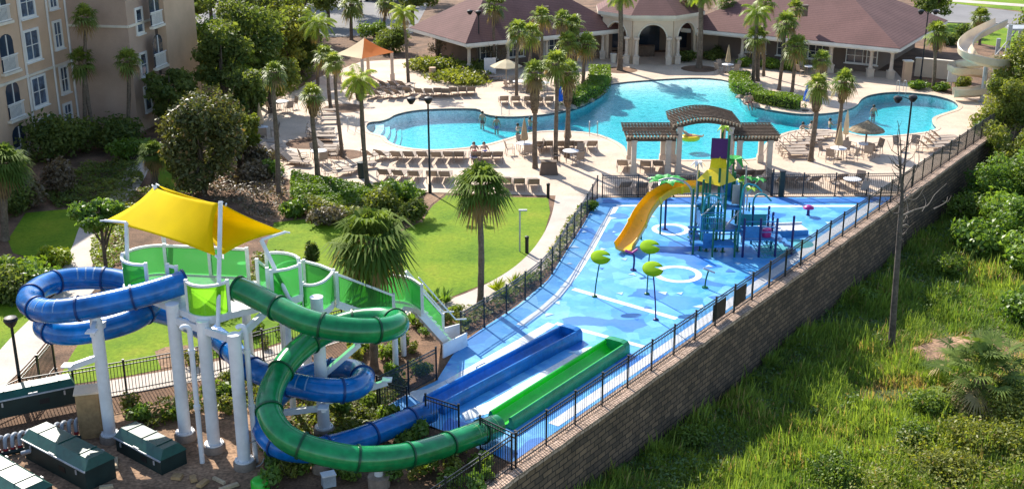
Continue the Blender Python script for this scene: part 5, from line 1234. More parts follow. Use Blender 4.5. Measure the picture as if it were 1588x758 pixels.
for a in [
 ('round dark shrub at the foot of the building corner', (255, 178), 2.6, 2.4, 'oak'),
 ('large dark shrub under the apartment windows, left of the palms', (95, 246), 4.2, 3.2, 'oak'),
 ('dark spreading shrub in front of the bare building wall', (162, 232), 4.8, 2.6, 'oak'),
 ('low dark shrub between the wall shrubs and the lawn', (205, 250), 3.2, 1.6, 'hedge'),
 ('grey shrub at the shaded corner of the left lawn', (48, 320), 2.2, 2.2, 'dry_shrub'),
 ('tall twiggy shrub right of the shaded lawn corner', (98, 300), 2.4, 2.4, 'dry_shrub'),
 ('dark shrub by the balcony foot at the left picture edge', (20, 330), 2.6, 1.8, 'oak'),
 ('rounded green shrub under the pale palm, left picture edge', (28, 445), 2.9, 1.6, 'hedge'),
 ('wide dark green shrub left of the blue coil', (55, 455), 2.6, 1.5, 'glossy'),
 ('green shrub at the left picture edge behind the blue coil', (5, 470), 3.0, 1.7, 'oak'),
 ('yellow lime shrub between lawn and side path', (92, 410), 1.5, .95, 'lime_leaf'),
 ('smaller yellow lime shrub left of the brightest one', (72, 408), 1.2, .9, 'lime_leaf'),
 ('round clipped bush behind the gazebo', (580, 60), 3.0, 1.9, 'hedge'),
 ('big round dark bush right behind the gazebo', (605, 82), 3.8, 2.8, 'oak'),
 ('spiky green plant at the left edge of the lounge deck', (421, 276), 1.5, 1.2, 'glossy'),
 ('dark reddish shrub at the left edge of the lounge deck', (390, 280), 2.6, 1.3, 'dry_shrub'),
 ('grey leafless shrub left of the deck in the mulch', (405, 262), 2.6, 1.5, 'dry_shrub'),
 ('dark round bush in the mulch below the tall cabbage palm', (455, 335), 1.8, 1.1, 'hedge'),
 ('glossy leafy shrub right of the ground cover slope', (620, 318), 2.0, 1.6, 'glossy'),
 ('glossy shrub with pale tips below the ground cover slope', (590, 335), 2.4, 1.7, 'olive'),
 ('dark shrub beside the bare soil patch by the lawn', (640, 345), 1.8, 1.4, 'oak'),
 ('brownish shrub at the edge of the lawn below the slope', (505, 345), 2.4, 1.0, 'dry_shrub'),
 ('small dark sapling alone on the lawn above the walkway', (487, 412), .8, 1.3, 'oak'),
 ('low clipped shrub in the bed left of the clubhouse', (672, 110), 5.2, 1.3, 'olive'),
 ('low clipped shrub row in front of the clubhouse bed', (705, 127), 6.0, .9, 'olive'),
 ('low olive shrub at the right end of the clubhouse bed', (728, 114), 4.4, 1.1, 'olive'),
 ('shrub under the white columns left of the clubhouse terrace', (860, 112), 3.0, 1.1, 'oak'),
 ('bush right of the arched pavilion', (1062, 95), 2.2, 1.1, 'oak'),
 ('bush at the foot of the palm right of the pavilion', (1108, 92), 2.4, 1.2, 'oak'),
 ('pale green bush beside the closed tan umbrella by the clubhouse', (1152, 103), 1.6, .9, 'hedge'),
 ('green shrub on the left of the porch hedge row', (1195, 106), 2.2, 1.0, 'hedge'),
 ('green shrub on the right of the porch hedge row', (1228, 110), 2.4, 1.0, 'hedge'),
 ('clipped shrub below the garden wall', (1425, 138), 2.2, .7, 'hedge'),
 ('second clipped shrub below the garden wall, nearer the slide', (1455, 141), 1.8, .7, 'hedge'),
 ('green bush inside the curl of the beige slide', (1490, 138), 1.8, 1.2, 'olive'),
 ('dark bush under the beige slide top', (1500, 60), 3.0, 1.6, 'oak'),
 ('small bush behind the garden wall', (1470, 70), 2.4, 1.3, 'oak'),
 ('small spiky plant at the path end by the splash pad fence', (914, 326), .8, .6, 'hedge'),
]: shrub(a[0], a[1], a[2], a[3], a[4], int(700 + 260 * a[2] * a[3]), .085 + .012 * a[2])
tree('broadleaf_tree', 'dark green tree at the top edge beside the road', (1440, 40), 5.0, (3.4, 3, 2.2), 'oak', 3500, .17)
tree('flowering_tree', 'small bare grey tree in front of the left clubhouse wall', (575 + 105, 100), 2.6, (1.1, 1.1, .9), 'dry_shrub', 500, .08, .06, multi=4)
tree('flowering_tree', 'small pale multi stemmed tree before the white columns', (764, 112), 2.8, (1.4, 1.2, .9), 'dry_shrub', 450, .08, .06, multi=5)
tree('umbrella_tree', 'small glossy leaved tree with thin trunk beside the side path, left of the yellow sails', (165, 420), 3.6, (1.5, 1.3, .85), 'glossy', 2400, .13, .09, nblob=16, dead=.02)
# hedges along the pool
def hedge(label, px, w, h, n, m='hedge'):
    pts = resample(catmull(P2(px), 6), .25); t = thing('hedge', label, 'hedge', pts[0]); L = len(pts)
    i = rng.integers(0, L, n); c = np.array([tuple(p - pts[0]) for p in pts])[i]
    tn = np.array([tuple((pts[min(k + 1, L - 1)] - pts[max(k - 1, 0)]).normalized()) for k in range(L)])[i]; sd_ = np.stack([tn[:, 1], -tn[:, 0], 0 * tn[:, 0]], 1)
    u = rng.uniform(-1, 1, n); z = rng.random(n); face = rng.integers(0, 3, n)
    u = np.where(face == 0, np.sign(u) * (1 - .15 * rng.random(n)), u); z = np.where(face > 0, 1 - .15 * rng.random(n), z)
    wob = 1 + .12 * np.sin(i * .35)
    p = c + sd_ * (u * w / 2)[:, None] + np.stack([rng.normal(0, .08, n), rng.normal(0, .08, n), z * h * wob], 1)
    o = sd_ * np.where(face == 0, np.sign(u), 0)[:, None] + np.array([0, 0, 1.]) * (face > 0)[:, None]
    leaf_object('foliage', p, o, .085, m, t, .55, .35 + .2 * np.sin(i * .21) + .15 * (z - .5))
    b = MB(); q = [p_ - pts[0] for p_ in pts[::3]]; b.sweep([x + V((0, 0, 0)) for x in q], [(-w * .36, 0), (w * .36, 0), (w * .3, h * .8), (-w * .3, h * .8)]); M.setdefault('hedge_core', mat('hedge_core', (.03, .05, .012), .95)); b.build('twigs', 'hedge_core', t)
hedge('clipped green hedge curving round the left pool bend below the terrace palms', [(930, 118), (930, 134), (918, 148), (896, 160), (880, 166)], 1.6, 1.0, 6000)
hedge('long clipped green hedge on the pool edge right of the beach entry', [(1146, 126), (1150, 144), (1175, 155), (1210, 164), (1242, 169)], 1.5, .85, 8000)
# rocks under the hedges
for k, (x, y) in enumerate([(936, 143), (926, 151), (914, 157), (900, 163), (888, 168), (1148, 152), (1158, 160), (1172, 165), (1190, 169)]):
    p = at(x, y); b = MB(); s = random.uniform(.22, .36); b.lathe([(0.02, -.1), (s, -.02), (s * .9, s * .4), (s * .5, s * .7), (.02, s * .75)], seg=7, sx=random.uniform(.8, 1.3))
    b.v = [(v[0] + random.uniform(-.05, .05), v[1] + random.uniform(-.05, .05), v[2] + random.uniform(-.04, .04)) for v in b.v]
    o = b.build('rock', 'rock', loc=p); tag(o, 'brown rock at the foot of the clipped hedge, at the pool edge', 'rock', 'rocks under the pool hedges')
# ground cover slopes
def cover(name, px, n, m, leaf, h, z=0.0, up=.6):
    poly = P2(px, z); xs = [p.x for p in poly]; ys = [p.y for p in poly]
    X = rng.uniform(min(xs), max(xs), n * 3); Y = rng.uniform(min(ys), max(ys), n * 3); ok = inside_np(X, Y, poly); X, Y = X[ok][:n], Y[ok][:n]
    hz = h * (.55 + .45 * np.sin(X * 1.9 + 1.3 * np.sin(Y * 1.3)) * np.cos(Y * 1.6 + X * .4)); Z = z + np.abs(hz) * rng.random(len(X)) ** .5 + .04
    o = leaf_object(name, np.stack([X, Y, Z], 1), np.tile([0, 0, 1.], (len(X), 1)), leaf, m, None, .5, .4 + .3 * np.sin(X * 1.1) * np.cos(Y * .9), up=up)
    return tag(o, kind='stuff')
tag(cover('ground_cover', [(452, 272), (520, 284), (600, 292), (662, 298), (640, 320), (560, 322), (490, 318), (450, 310)], 15000, 'hedge', .09, .5), 'low green ground cover on the slope below the loungers', 'ground cover')
tag(cover('ground_cover', [(470, 318), (560, 322), (640, 318), (620, 348), (520, 345), (470, 335)], 5000, 'olive', .09, .7), 'mixed darker ground cover between slope and lawn', 'ground cover')
tag(cover('ground_cover', [(690, 494), (740, 478), (790, 452), (838, 415), (880, 345), (900, 318), (912, 330), (895, 356), (868, 400), (840, 436), (795, 470), (740, 505), (710, 522)], 5000, 'olive', .09, .45), 'mixed planting between curved path and splash pad fence', 'ground cover')
tag(cover('ground_cover', [(395, 395), (440, 390), (430, 430), (400, 470), (360, 500), (330, 505), (380, 445)], 1600, 'olive', .09, .35), 'low planting at the edge of the lawn behind the tower', 'ground cover')
tag(cover('ground_cover', [(150, 345), (190, 330), (200, 400), (150, 430), (140, 400)], 2000, 'lime_leaf', .08, .5), 'yellow green planting beside the side path', 'ground cover')
tag(cover('ground_cover', [(250, 120), (330, 60), (480, 70), (500, 110), (455, 150), (380, 180), (365, 240), (345, 262), (300, 215), (262, 190)], 14000, 'oak', .12, .8), 'dark undergrowth beneath the trees of the grove', 'undergrowth')
tag(cover('ground_cover', [(300, 300), (372, 258), (440, 285), (450, 312), (425, 345), (395, 340), (360, 320), (320, 312)], 2600, 'dry_shrub', .09, .5), 'sparse brownish planting in the mulch right of the big glossy tree', 'ground cover')
tag(cover('ground_cover', [(140, 330), (170, 300), (235, 292), (300, 305), (250, 330), (200, 345)], 2600, 'olive', .09, .5), 'low planting behind the yellow sails', 'ground cover')
tag(cover('ground_cover', [(60, 300), (130, 262), (210, 250), (225, 285), (150, 312), (90, 325)], 5000, 'oak', .1, .6), 'dark planting at the foot of the apartment building', 'ground cover')
tag(cover('ground_cover', [(205, 640), (330, 608), (430, 590), (480, 600), (430, 660), (400, 640), (340, 632), (230, 668)], 2400, 'olive', .08, .45), 'low planting in the soil behind the tower columns', 'ground cover')
tag(cover('ground_cover', [(500, 610), (585, 600), (640, 590), (600, 640), (640, 660), (520, 690), (440, 680), (460, 640)], 3500, 'olive', .085, .4), 'low planting in the mulch under the slide loops', 'ground cover')
# garden shrubs in the mulch under the slides
SG = 'small shrubs planted in the mulch under the slides'
protos = [shrub('small green shrub in the mulch under the slides', (420, 700), .9, .75, 'glossy', 420, .08, 'garden_shrub', group=SG), shrub('small green shrub in the mulch under the slides', (350, 640), .8, .9, 'olive', 380, .07, 'garden_shrub', group=SG), shrub('small green shrub in the mulch under the slides', (600, 650), .9, .6, 'brush', 380, .09, 'garden_shrub', group=SG)]
for k, (x, y) in enumerate([(218, 655), (205, 640), (345, 615), (352, 640), (360, 600), (268, 650), (430, 725), (445, 740), (470, 730), (420, 755), (520, 735), (545, 742), (610, 745), (640, 740), (660, 730), (690, 712), (715, 700), (745, 728), (755, 742), (700, 735), (630, 690), (650, 680), (560, 650), (575, 630), (530, 640), (555, 560), (600, 555), (620, 540), (640, 545), (560, 545), (610, 590), (640, 575), (655, 580), (470, 620), (690, 500), (705, 488), (660, 520), (650, 508), (720, 505), (440, 520), (410, 540), (395, 520), (340, 545), (300, 565), (700, 755), (735, 765), (410, 620)]):
    r = dup(protos[k % 3], at(x, y), random.uniform(0, 6.28), scale=random.uniform(.6, 1.15))
for x, y in [(655, 478), (675, 470), (640, 505), (690, 470), (665, 492)]:
    p = at(x, y); t = thing('broad_leaf_plant', 'upright broad leaved green plant behind the stair', 'plant', p, group='broad leaved plants behind the stair'); pts = []; out = []
    n = 26; a = rng.uniform(0, 6.28, n); e = rng.uniform(.5, 1.4, n); d = np.stack([np.cos(a) * np.cos(e), np.sin(a) * np.cos(e), np.sin(e)], 1)
    vs = []; lv = []
    for k in range(n):
        L = random.uniform(.5, .95); s_ = np.array([-d[k][1], d[k][0], 0]); s_ /= np.linalg.norm(s_) + 1e-6
        vs += [np.zeros(3), d[k] * L * .6 + s_ * .07, d[k] * L - np.array([0, 0, .12]), d[k] * L * .6 - s_ * .07]; lv += [random.uniform(.2, .8)] * 4
    mesh_np('leaves', np.array(vs), 4, np.array(lv), 'glossy', t)
for x, y in [(798, 445), (818, 440), (783, 462), (770, 452)]:
    p = at(x, y); t = thing('grass_tuft', 'bright ornamental grass tuft beside the curved path', 'grass tuft', p, group='ornamental grass tufts by the path'); vs = []; lv = []
    for k in range(90):
        a = random.uniform(0, 6.28); e = random.uniform(.7, 1.5); L = random.uniform(.5, .9); d = np.array([math.cos(a) * math.cos(e), math.sin(a) * math.cos(e), math.sin(e)]); s_ = np.array([-math.sin(a), math.cos(a), 0]) * .02
        vs += [-s_, s_, d * L * .6 + s_, d * L - np.array([0, 0, .1])]; lv += [random.uniform(.3, .85)] * 4
    mesh_np('blades', np.array(vs), 4, np.array(lv), 'lime_leaf', t)

# ---- wild strip below the wall
def low_z_np(X, Y): return LOW - 0.75 * np.clip(((X - WA.x) * WD.x + (Y - WA.y) * WD.y - 2) / 16, 0, 1) + 0.55 * (vnoise(X, Y, 4.5, 1) - .5) + 0.2 * (vnoise(X, Y, 1.6, 2) - .5)
def wild_grass(n):
    Y = 30 + 78 * rng.random(n * 4) ** 1.5; X = rng.uniform(-8, 60, n * 4)
    off = (X - WA.x) * WN.x + (Y - WA.y) * WN.y; half = (Y * _c + 22 * _s) * 794 / CAM_F
    clump = (vnoise(X, Y, 2.2, 3) - .5) * 1.3 + (vnoise(X, Y, .8, 4) - .5) * 1.3
    ok = (off > .5) & (X < half + 10) & (rng.random(n * 4) < .6 + .6 * clump)
    bare = ((X - 22.5) / 2.9) ** 2 + ((Y - 51.5) / 1.9) ** 2 + 2.2 * (vnoise(X, Y, 1.1, 5) - .5); dry = ((X - 17.2) / 2.4) ** 2 + ((Y - 46.4) / 1.0) ** 2 + 2.0 * (vnoise(X, Y, 1.0, 6) - .5)
    q = on_low(1515, 628); fan = (X - q.x) ** 2 + (Y - q.y) ** 2 < 2.2
    ok &= ((bare > 1) | (rng.random(n * 4) < .10 + .5 * (vnoise(X, Y, .8, 18) > .52))) & ~fan
    X, Y, clump, bare = X[ok][:n], Y[ok][:n], clump[ok][:n], np.minimum(bare, dry + .35)[ok][:n]; n = len(X)
    Z = low_z_np(X, Y); hgt = .8 * (.30 + .32 * clump + .15 * rng.random(n)).clip(.10, .85) * rng.uniform(.6, 1.3, n)
    a = rng.uniform(0, 6.283, n); lean = rng.uniform(.1, .75, n) * hgt; w = rng.uniform(.008, .019, n) * (1 + Y / 90); tall = rng.random(n) < .05; hgt = np.where(tall, hgt * 1.7 + .15, hgt)
    base = np.stack([X, Y, Z - .02], 1); sd_ = np.stack([np.cos(a + 1.57), np.sin(a + 1.57), 0 * a], 1) * w[:, None]
    wind = np.stack([np.cos(a) * lean + .10 * (vnoise(X, Y, 3, 8) - .3), np.sin(a) * lean + .2 * (vnoise(X, Y, 2.5, 7) - .6), hgt], 1)
    v = np.empty((n, 4, 3)); v[:, 0] = base - sd_; v[:, 1] = base + sd_; v[:, 2] = base + wind * [.6, .6, .75] + sd_ * .7; v[:, 3] = base + wind
    lv = np.clip(.15 + .5 * vnoise(X, Y, 3.2, 9) + .18 * clump + rng.normal(0, .16, n), 0, .85); lv[(rng.random(n) < .03 + .12 * (vnoise(X, Y, 2.0, 10) > .72)) | ((bare < 1.3) & (rng.random(n) < .6))] = 1.0
    return tag(mesh_np('wild_grass', v.reshape(-1, 3), 4, np.repeat(lv, 4), 'grassblade'), 'tall wild grass covering the slope below the retaining wall', 'grass', kind='stuff')
wild_grass(680000)
def soil_patch():
    b = MB(); st = .2; X, Y = np.meshgrid(np.arange(15.5, 27, st), np.arange(46.5, 55, st))
    e = ((X - 22.5) / 2.9) ** 2 + ((Y - 51.5) / 1.9) ** 2 + 2.2 * (vnoise(X, Y, 1.1, 5) - .5)
    Z = low_z_np(X, Y) + .03 + .16 * vnoise(X, Y, .7, 16) - .22 * np.clip(e - .9, 0, 1); ny, nx = X.shape
    b.v = list(zip(X.ravel().tolist(), Y.ravel().tolist(), Z.ravel().tolist()))
    b.f = [(j * nx + i, j * nx + i + 1, (j + 1) * nx + i + 1, (j + 1) * nx + i) for j in range(ny - 1) for i in range(nx - 1) if e[j, i] < 1.35]; b.mi = [0] * len(b.f)
    structure(b.build('soil_patch', 'soil', smooth=80))
soil_patch()
def wild_leaves(name, label, test, n, m, leaf, h, dead=.03):
    X = rng.uniform(-4, 52, n * 6); Y = 30 + 76 * rng.random(n * 6); ok = test(X, Y); X, Y = X[ok][:n], Y[ok][:n]
    cl_ = np.clip(vnoise(X, Y, 1.5, 11) * 1.3 - .25 + .5 * (vnoise(X, Y, .6, 12) - .5), 0, 1); Z = low_z_np(X, Y) + h * (.15 + cl_) * rng.random(len(X)) ** .6
    o = leaf_object(name, np.stack([X, Y, Z], 1), np.tile([0, 0, 1.], (len(X), 1)), leaf, m, None, .5, .25 + .5 * cl_, up=.5, dead=dead); tag(o, label, 'undergrowth', kind='stuff')
offn = lambda X, Y: (X - WA.x) * WN.x + (Y - WA.y) * WN.y
wild_leaves('undergrowth', 'leafy weeds coloured dark to deepen the shade at the foot of the stone wall', lambda X, Y: (offn(X, Y) > .5) & (offn(X, Y) < 3.6 + 2.4 * vnoise(X, Y, 2.0, 13)) & (rng.random(X.shape) < .9), 42000, 'weed', .08, .55)  # belt of darkened leaves, adds to the shade the wall casts
wild_leaves('undergrowth', 'scattered broad weeds mixed into the tall grass of the slope', lambda X, Y: (offn(X, Y) > 2) & (vnoise(X, Y, 2.0, 17) + .35 * vnoise(X, Y, .6, 19) > .56) & (((X - 22.5) / 3) ** 2 + ((Y - 51.5) / 2) ** 2 > 1), 60000, 'brush', .06, .5, .08)
wild_leaves('undergrowth', 'tangled olive scrub covering the lower right corner', lambda X, Y: (X > 9.5 + 5 * vnoise(X, Y, 2.4, 14)) & (offn(X, Y) > 8) & (Y < 44.0 + 4.2 * vnoise(X, Y, 2.0, 15)) & (X < 24) & (Y > 36), 75000, 'olive', .065, 1.1, .06)
# shrubs and trees on the wild strip
for a in [
 ('leafy glossy bush on the slope nearest the wall, upper right', (1512, 392), 3.2, 2.0, 'glossy', 3400, .15),
 ('large glossy bush of the upper right slope, above the bare soil', (1560, 362), 3.8, 2.8, 'glossy', 4800, .15),
 ('glossy bush at the right picture edge above the bare soil', (1592, 420), 3.4, 2.2, 'glossy', 3800, .15),
 ('green bush below the curved branch of the dead tree', (1500, 345), 2.8, 2.0, 'brush', 4200, .1),
 ('olive scrub bush at the bottom right corner', (1570, 700), 2.8, 1.5, 'olive', 3000, .075),
 ('olive scrub bush along the bottom edge left of the corner bush', (1470, 735), 2.4, 1.2, 'olive', 2600, .07),
 ('dark scrub bush between bottom edge and fan palm', (1420, 690), 2.2, 1.1, 'brush', 2200, .07),
 ('tall olive scrub at the right edge below the fan palm', (1575, 660), 3.0, 1.9, 'olive', 4200, .07),
 ('olive scrub bush between the fan palm and the bottom edge', (1500, 700), 2.8, 1.5, 'olive', 3800, .07),
 ('dark scrub bush under the lower left fronds of the fan palm', (1440, 640), 2.0, 1.1, 'brush', 2400, .07),
 ('leafy bush at the right edge just above the fan palm', (1586, 500), 2.6, 1.9, 'glossy', 2200, .13),
 ('leafy bush on the slope left of the bare soil', (1465, 425), 2.0, 1.3, 'brush', 2200, .08),
 ('low scrub bush left of the fan palm at the right', (1290, 735), 2.2, .9, 'brush', 1800, .07),
 ('small leafy weed clump at the edge of the wall shade, halfway along', (1345, 470), 1.3, .9, 'glossy', 700, .09),
 ('low weed bush in the sun at the edge of the wall shade, near the bottom', (1075, 690), 1.5, .8, 'brush', 900, .08),
]: shrub(a[0], a[1], a[2], a[3], a[4], a[5], a[6], 'wild_shrub', ground=LOW, nblob=22, dead=.02)
tree('broadleaf_tree', 'leafy young tree on the right edge of the slope', (1570, 330), 4.5, (2.4, 2.2, 1.9), 'glossy', 4200, .14, .1, ground=LOW)
tree('pine_tree', 'dark green tree on the right edge in front of the beige slide', (1580, 250), 9.6, (3.2, 2.8, 3.6), 'olive', 11000, .12, .14, ground=LOW, nblob=20)
tree('pine_tree', 'feathery green tree hiding the end of the fence at the right', (1545, 262), 7.0, (2.6, 2.2, 2.8), 'olive', 8500, .11, .12, ground=LOW, nblob=16)
for a in [
 ('leafy olive tree filling the right edge below the beige slide', (1560, 300), 5.2, (2.6, 2.4, 2.2), 'olive'),
 ('dense glossy tree on the right edge beside the curved dead branch', (1535, 330), 3.8, (2.2, 2.2, 1.7), 'glossy'),
 ('dark leafy tree at the right edge above the bare soil', (1598, 345), 5.0, (2.6, 2.4, 2.2), 'brush'),
 ('bushy green tree at the end of the retaining wall', (1525, 275), 4.0, (2.0, 2.0, 1.7), 'brush'),
 ('bushy tree on the right edge level with the splash pad', (1590, 390), 3.2, (2.2, 2.0, 1.5), 'glossy'),
]: tree('broadleaf_tree', a[0], a[1], a[2], a[3], a[4], 6500, .10, .12, ground=LOW, nblob=26, group='leafy trees along the right edge')
tree('pine_tree', 'tall dark tree at the right edge reaching the road', (1600, 190), 10.0, (3.4, 3, 3.8), 'oak', 6000, .15, .16, ground=LOW, nblob=16)
# fan palmetto clump
pm = thing('fan_palm', 'big bushy fan palm with dead lower leaves on the slope at the right', 'palm', on_low(1515, 628))
def palmetto():
    vs = []; lv = []; r = np.random.default_rng(5)
    for i in range(78):
        az = i * 2.39996 + r.normal(0, .25); f = (i + .5) / 78; el = R(84) - f * R(88) + r.normal(0, .14); c0 = np.array([r.normal(0, .3), r.normal(0, .3), .9 * (1 - f) + .2]); ln = r.uniform(.8, 1.5)
        h = np.array([math.cos(az), math.sin(az), 0]); d = h * math.cos(el) + np.array([0, 0, math.sin(el)]); side = np.array([-math.sin(az), math.cos(az), 0])
        hub = c0 + d * ln; dead = f > .62 and r.random() < .6; val = 1.0 if dead else min(.85, max(0, .62 - .35 * f + r.normal(0, .2)))
        fd = d * .75 + h * .45 - np.array([0, 0, .35 + (.6 if dead else 0)]); fd /= np.linalg.norm(fd); up = np.cross(side, fd) * -1
        if up[2] < 0: up = -up
        vs += [c0 + side * .018, c0 - side * .018, hub - side * .014, hub + side * .014]; lv += [val] * 4
        for k in range(19):
            a = (k / 18 - .5) * R(230); dd = fd * math.cos(a) + side * math.sin(a) + up * .22 * abs(math.sin(a)); dd /= np.linalg.norm(dd); L = .78 * r.uniform(.85, 1.1) * (1 - .12 * abs(a))
            p = np.cross(dd, up); p /= np.linalg.norm(p) + 1e-9; mid = hub + dd * L * .5; tip = hub + dd * L - np.array([0, 0, 1]) * L * (.22 if not dead else .5) * r.uniform(.6, 1.5); w = .034
            vs += [hub, mid + p * w, tip, mid - p * w]; lv += [min(1, val) if dead else min(.85, max(0, val + r.normal(0, .07)))] * 4
    mesh_np('fronds', np.array(vs) * 1.2, 4, np.array(lv), 'palmetto', pm)
    b = MB(); b.tube([V((0, 0, -.1)), V((.05, 0, .6)), V((0, .05, 1.3))], [.55, .45, .2], 12); b.build('trunk', 'boots', pm)
palmetto()
# the dead tree with a lamp-like bare top
dt = thing('dead_tree', 'tall bare dead tree with broken branches on the slope below the wall', 'tree', on_low(1382, 545))
def deadtree():
    p = dt.location; zt = lambda y: zat(p.y, y); X = lambda px, z: (px - 794) * (p.y * _c + (CAM_H - z) * _s) / CAM_F - p.x
    def q(px, py, dy=0.0): z = zt(py); return V((X(px, z), dy, z - p.z))
    b = MB(); b.tube([V((0, 0, -.1)), q(1386, 480), q(1392, 400), q(1397, 330), q(1399, 300), q(1396, 262), q(1392, 226)], [.17, .145, .125, .11, .075, .045, .02], 10); b.build('trunk', 'dead_bark', dt, 60)
    rr = random.Random(4)
    for k in range(34):
        y0 = rr.uniform(232, 380); x0 = 1399 + (300 - y0) * -.03; sg = rr.choice((-1, 1)); L = rr.uniform(12, 34)
        b = MB(); b.tube([q(x0, y0), q(x0 + sg * L * .5, y0 - L * .35, rr.uniform(-.3, .3)), q(x0 + sg * L * .8, y0 - L * .95, rr.uniform(-.6, .6))], [.022, .014, .005], 5); b.build('twig', 'dead_bark', dt)
    for pts, r0, m in [([(1396, 336), (1420, 330), (1446, 326), (1462, 312), (1485, 298)], .04, 'dead_twig'), ([(1448, 324), (1470, 318), (1478, 312)], .03, 'dead_twig'), ([(1397, 352), (1410, 352), (1418, 360)], .05, 'dead_twig'),
                       ([(1397, 330), (1378, 326), (1366, 300)], .05, 'dead_bark'), ([(1399, 300), (1412, 288), (1432, 262), (1436, 240)], .045, 'dead_bark'), ([(1397, 262), (1393, 222), (1386, 190), (1380, 178)], .035, 'dead_bark'),
                       ([(1394, 215), (1384, 208), (1366, 202)], .02, 'dead_bark'), ([(1401, 262), (1385, 252), (1370, 236)], .03, 'dead_bark'), ([(1392, 226), (1389, 200), (1391, 182)], .02, 'dead_bark'), ([(1462, 312), (1474, 316), (1484, 310)], .02, 'dead_twig'), ([(1430, 328), (1440, 318), (1438, 306)], .02, 'dead_twig'), ([(1396, 320), (1408, 312), (1428, 316), (1446, 300)], .03, 'dead_twig'), ([(1395, 366), (1408, 364), (1414, 372)], .03, 'dead_twig'), ([(1398, 310), (1414, 300), (1452, 292)], .035, 'dead_twig'), ([(1400, 345), (1412, 330), (1410, 300), (1420, 285)], .03, 'dead_twig')]:
        b = MB(); n = len(pts); b.tube(catmull([q(x, y, .35 * k * (1 if x > 1400 else -1)) for k, (x, y) in enumerate(pts)], 4), [r0 * (1 - .8 * i / ((n - 1) * 4)) for i in range((n - 1) * 4 + 1)], 6); b.build('branch', m, dt)
deadtree()

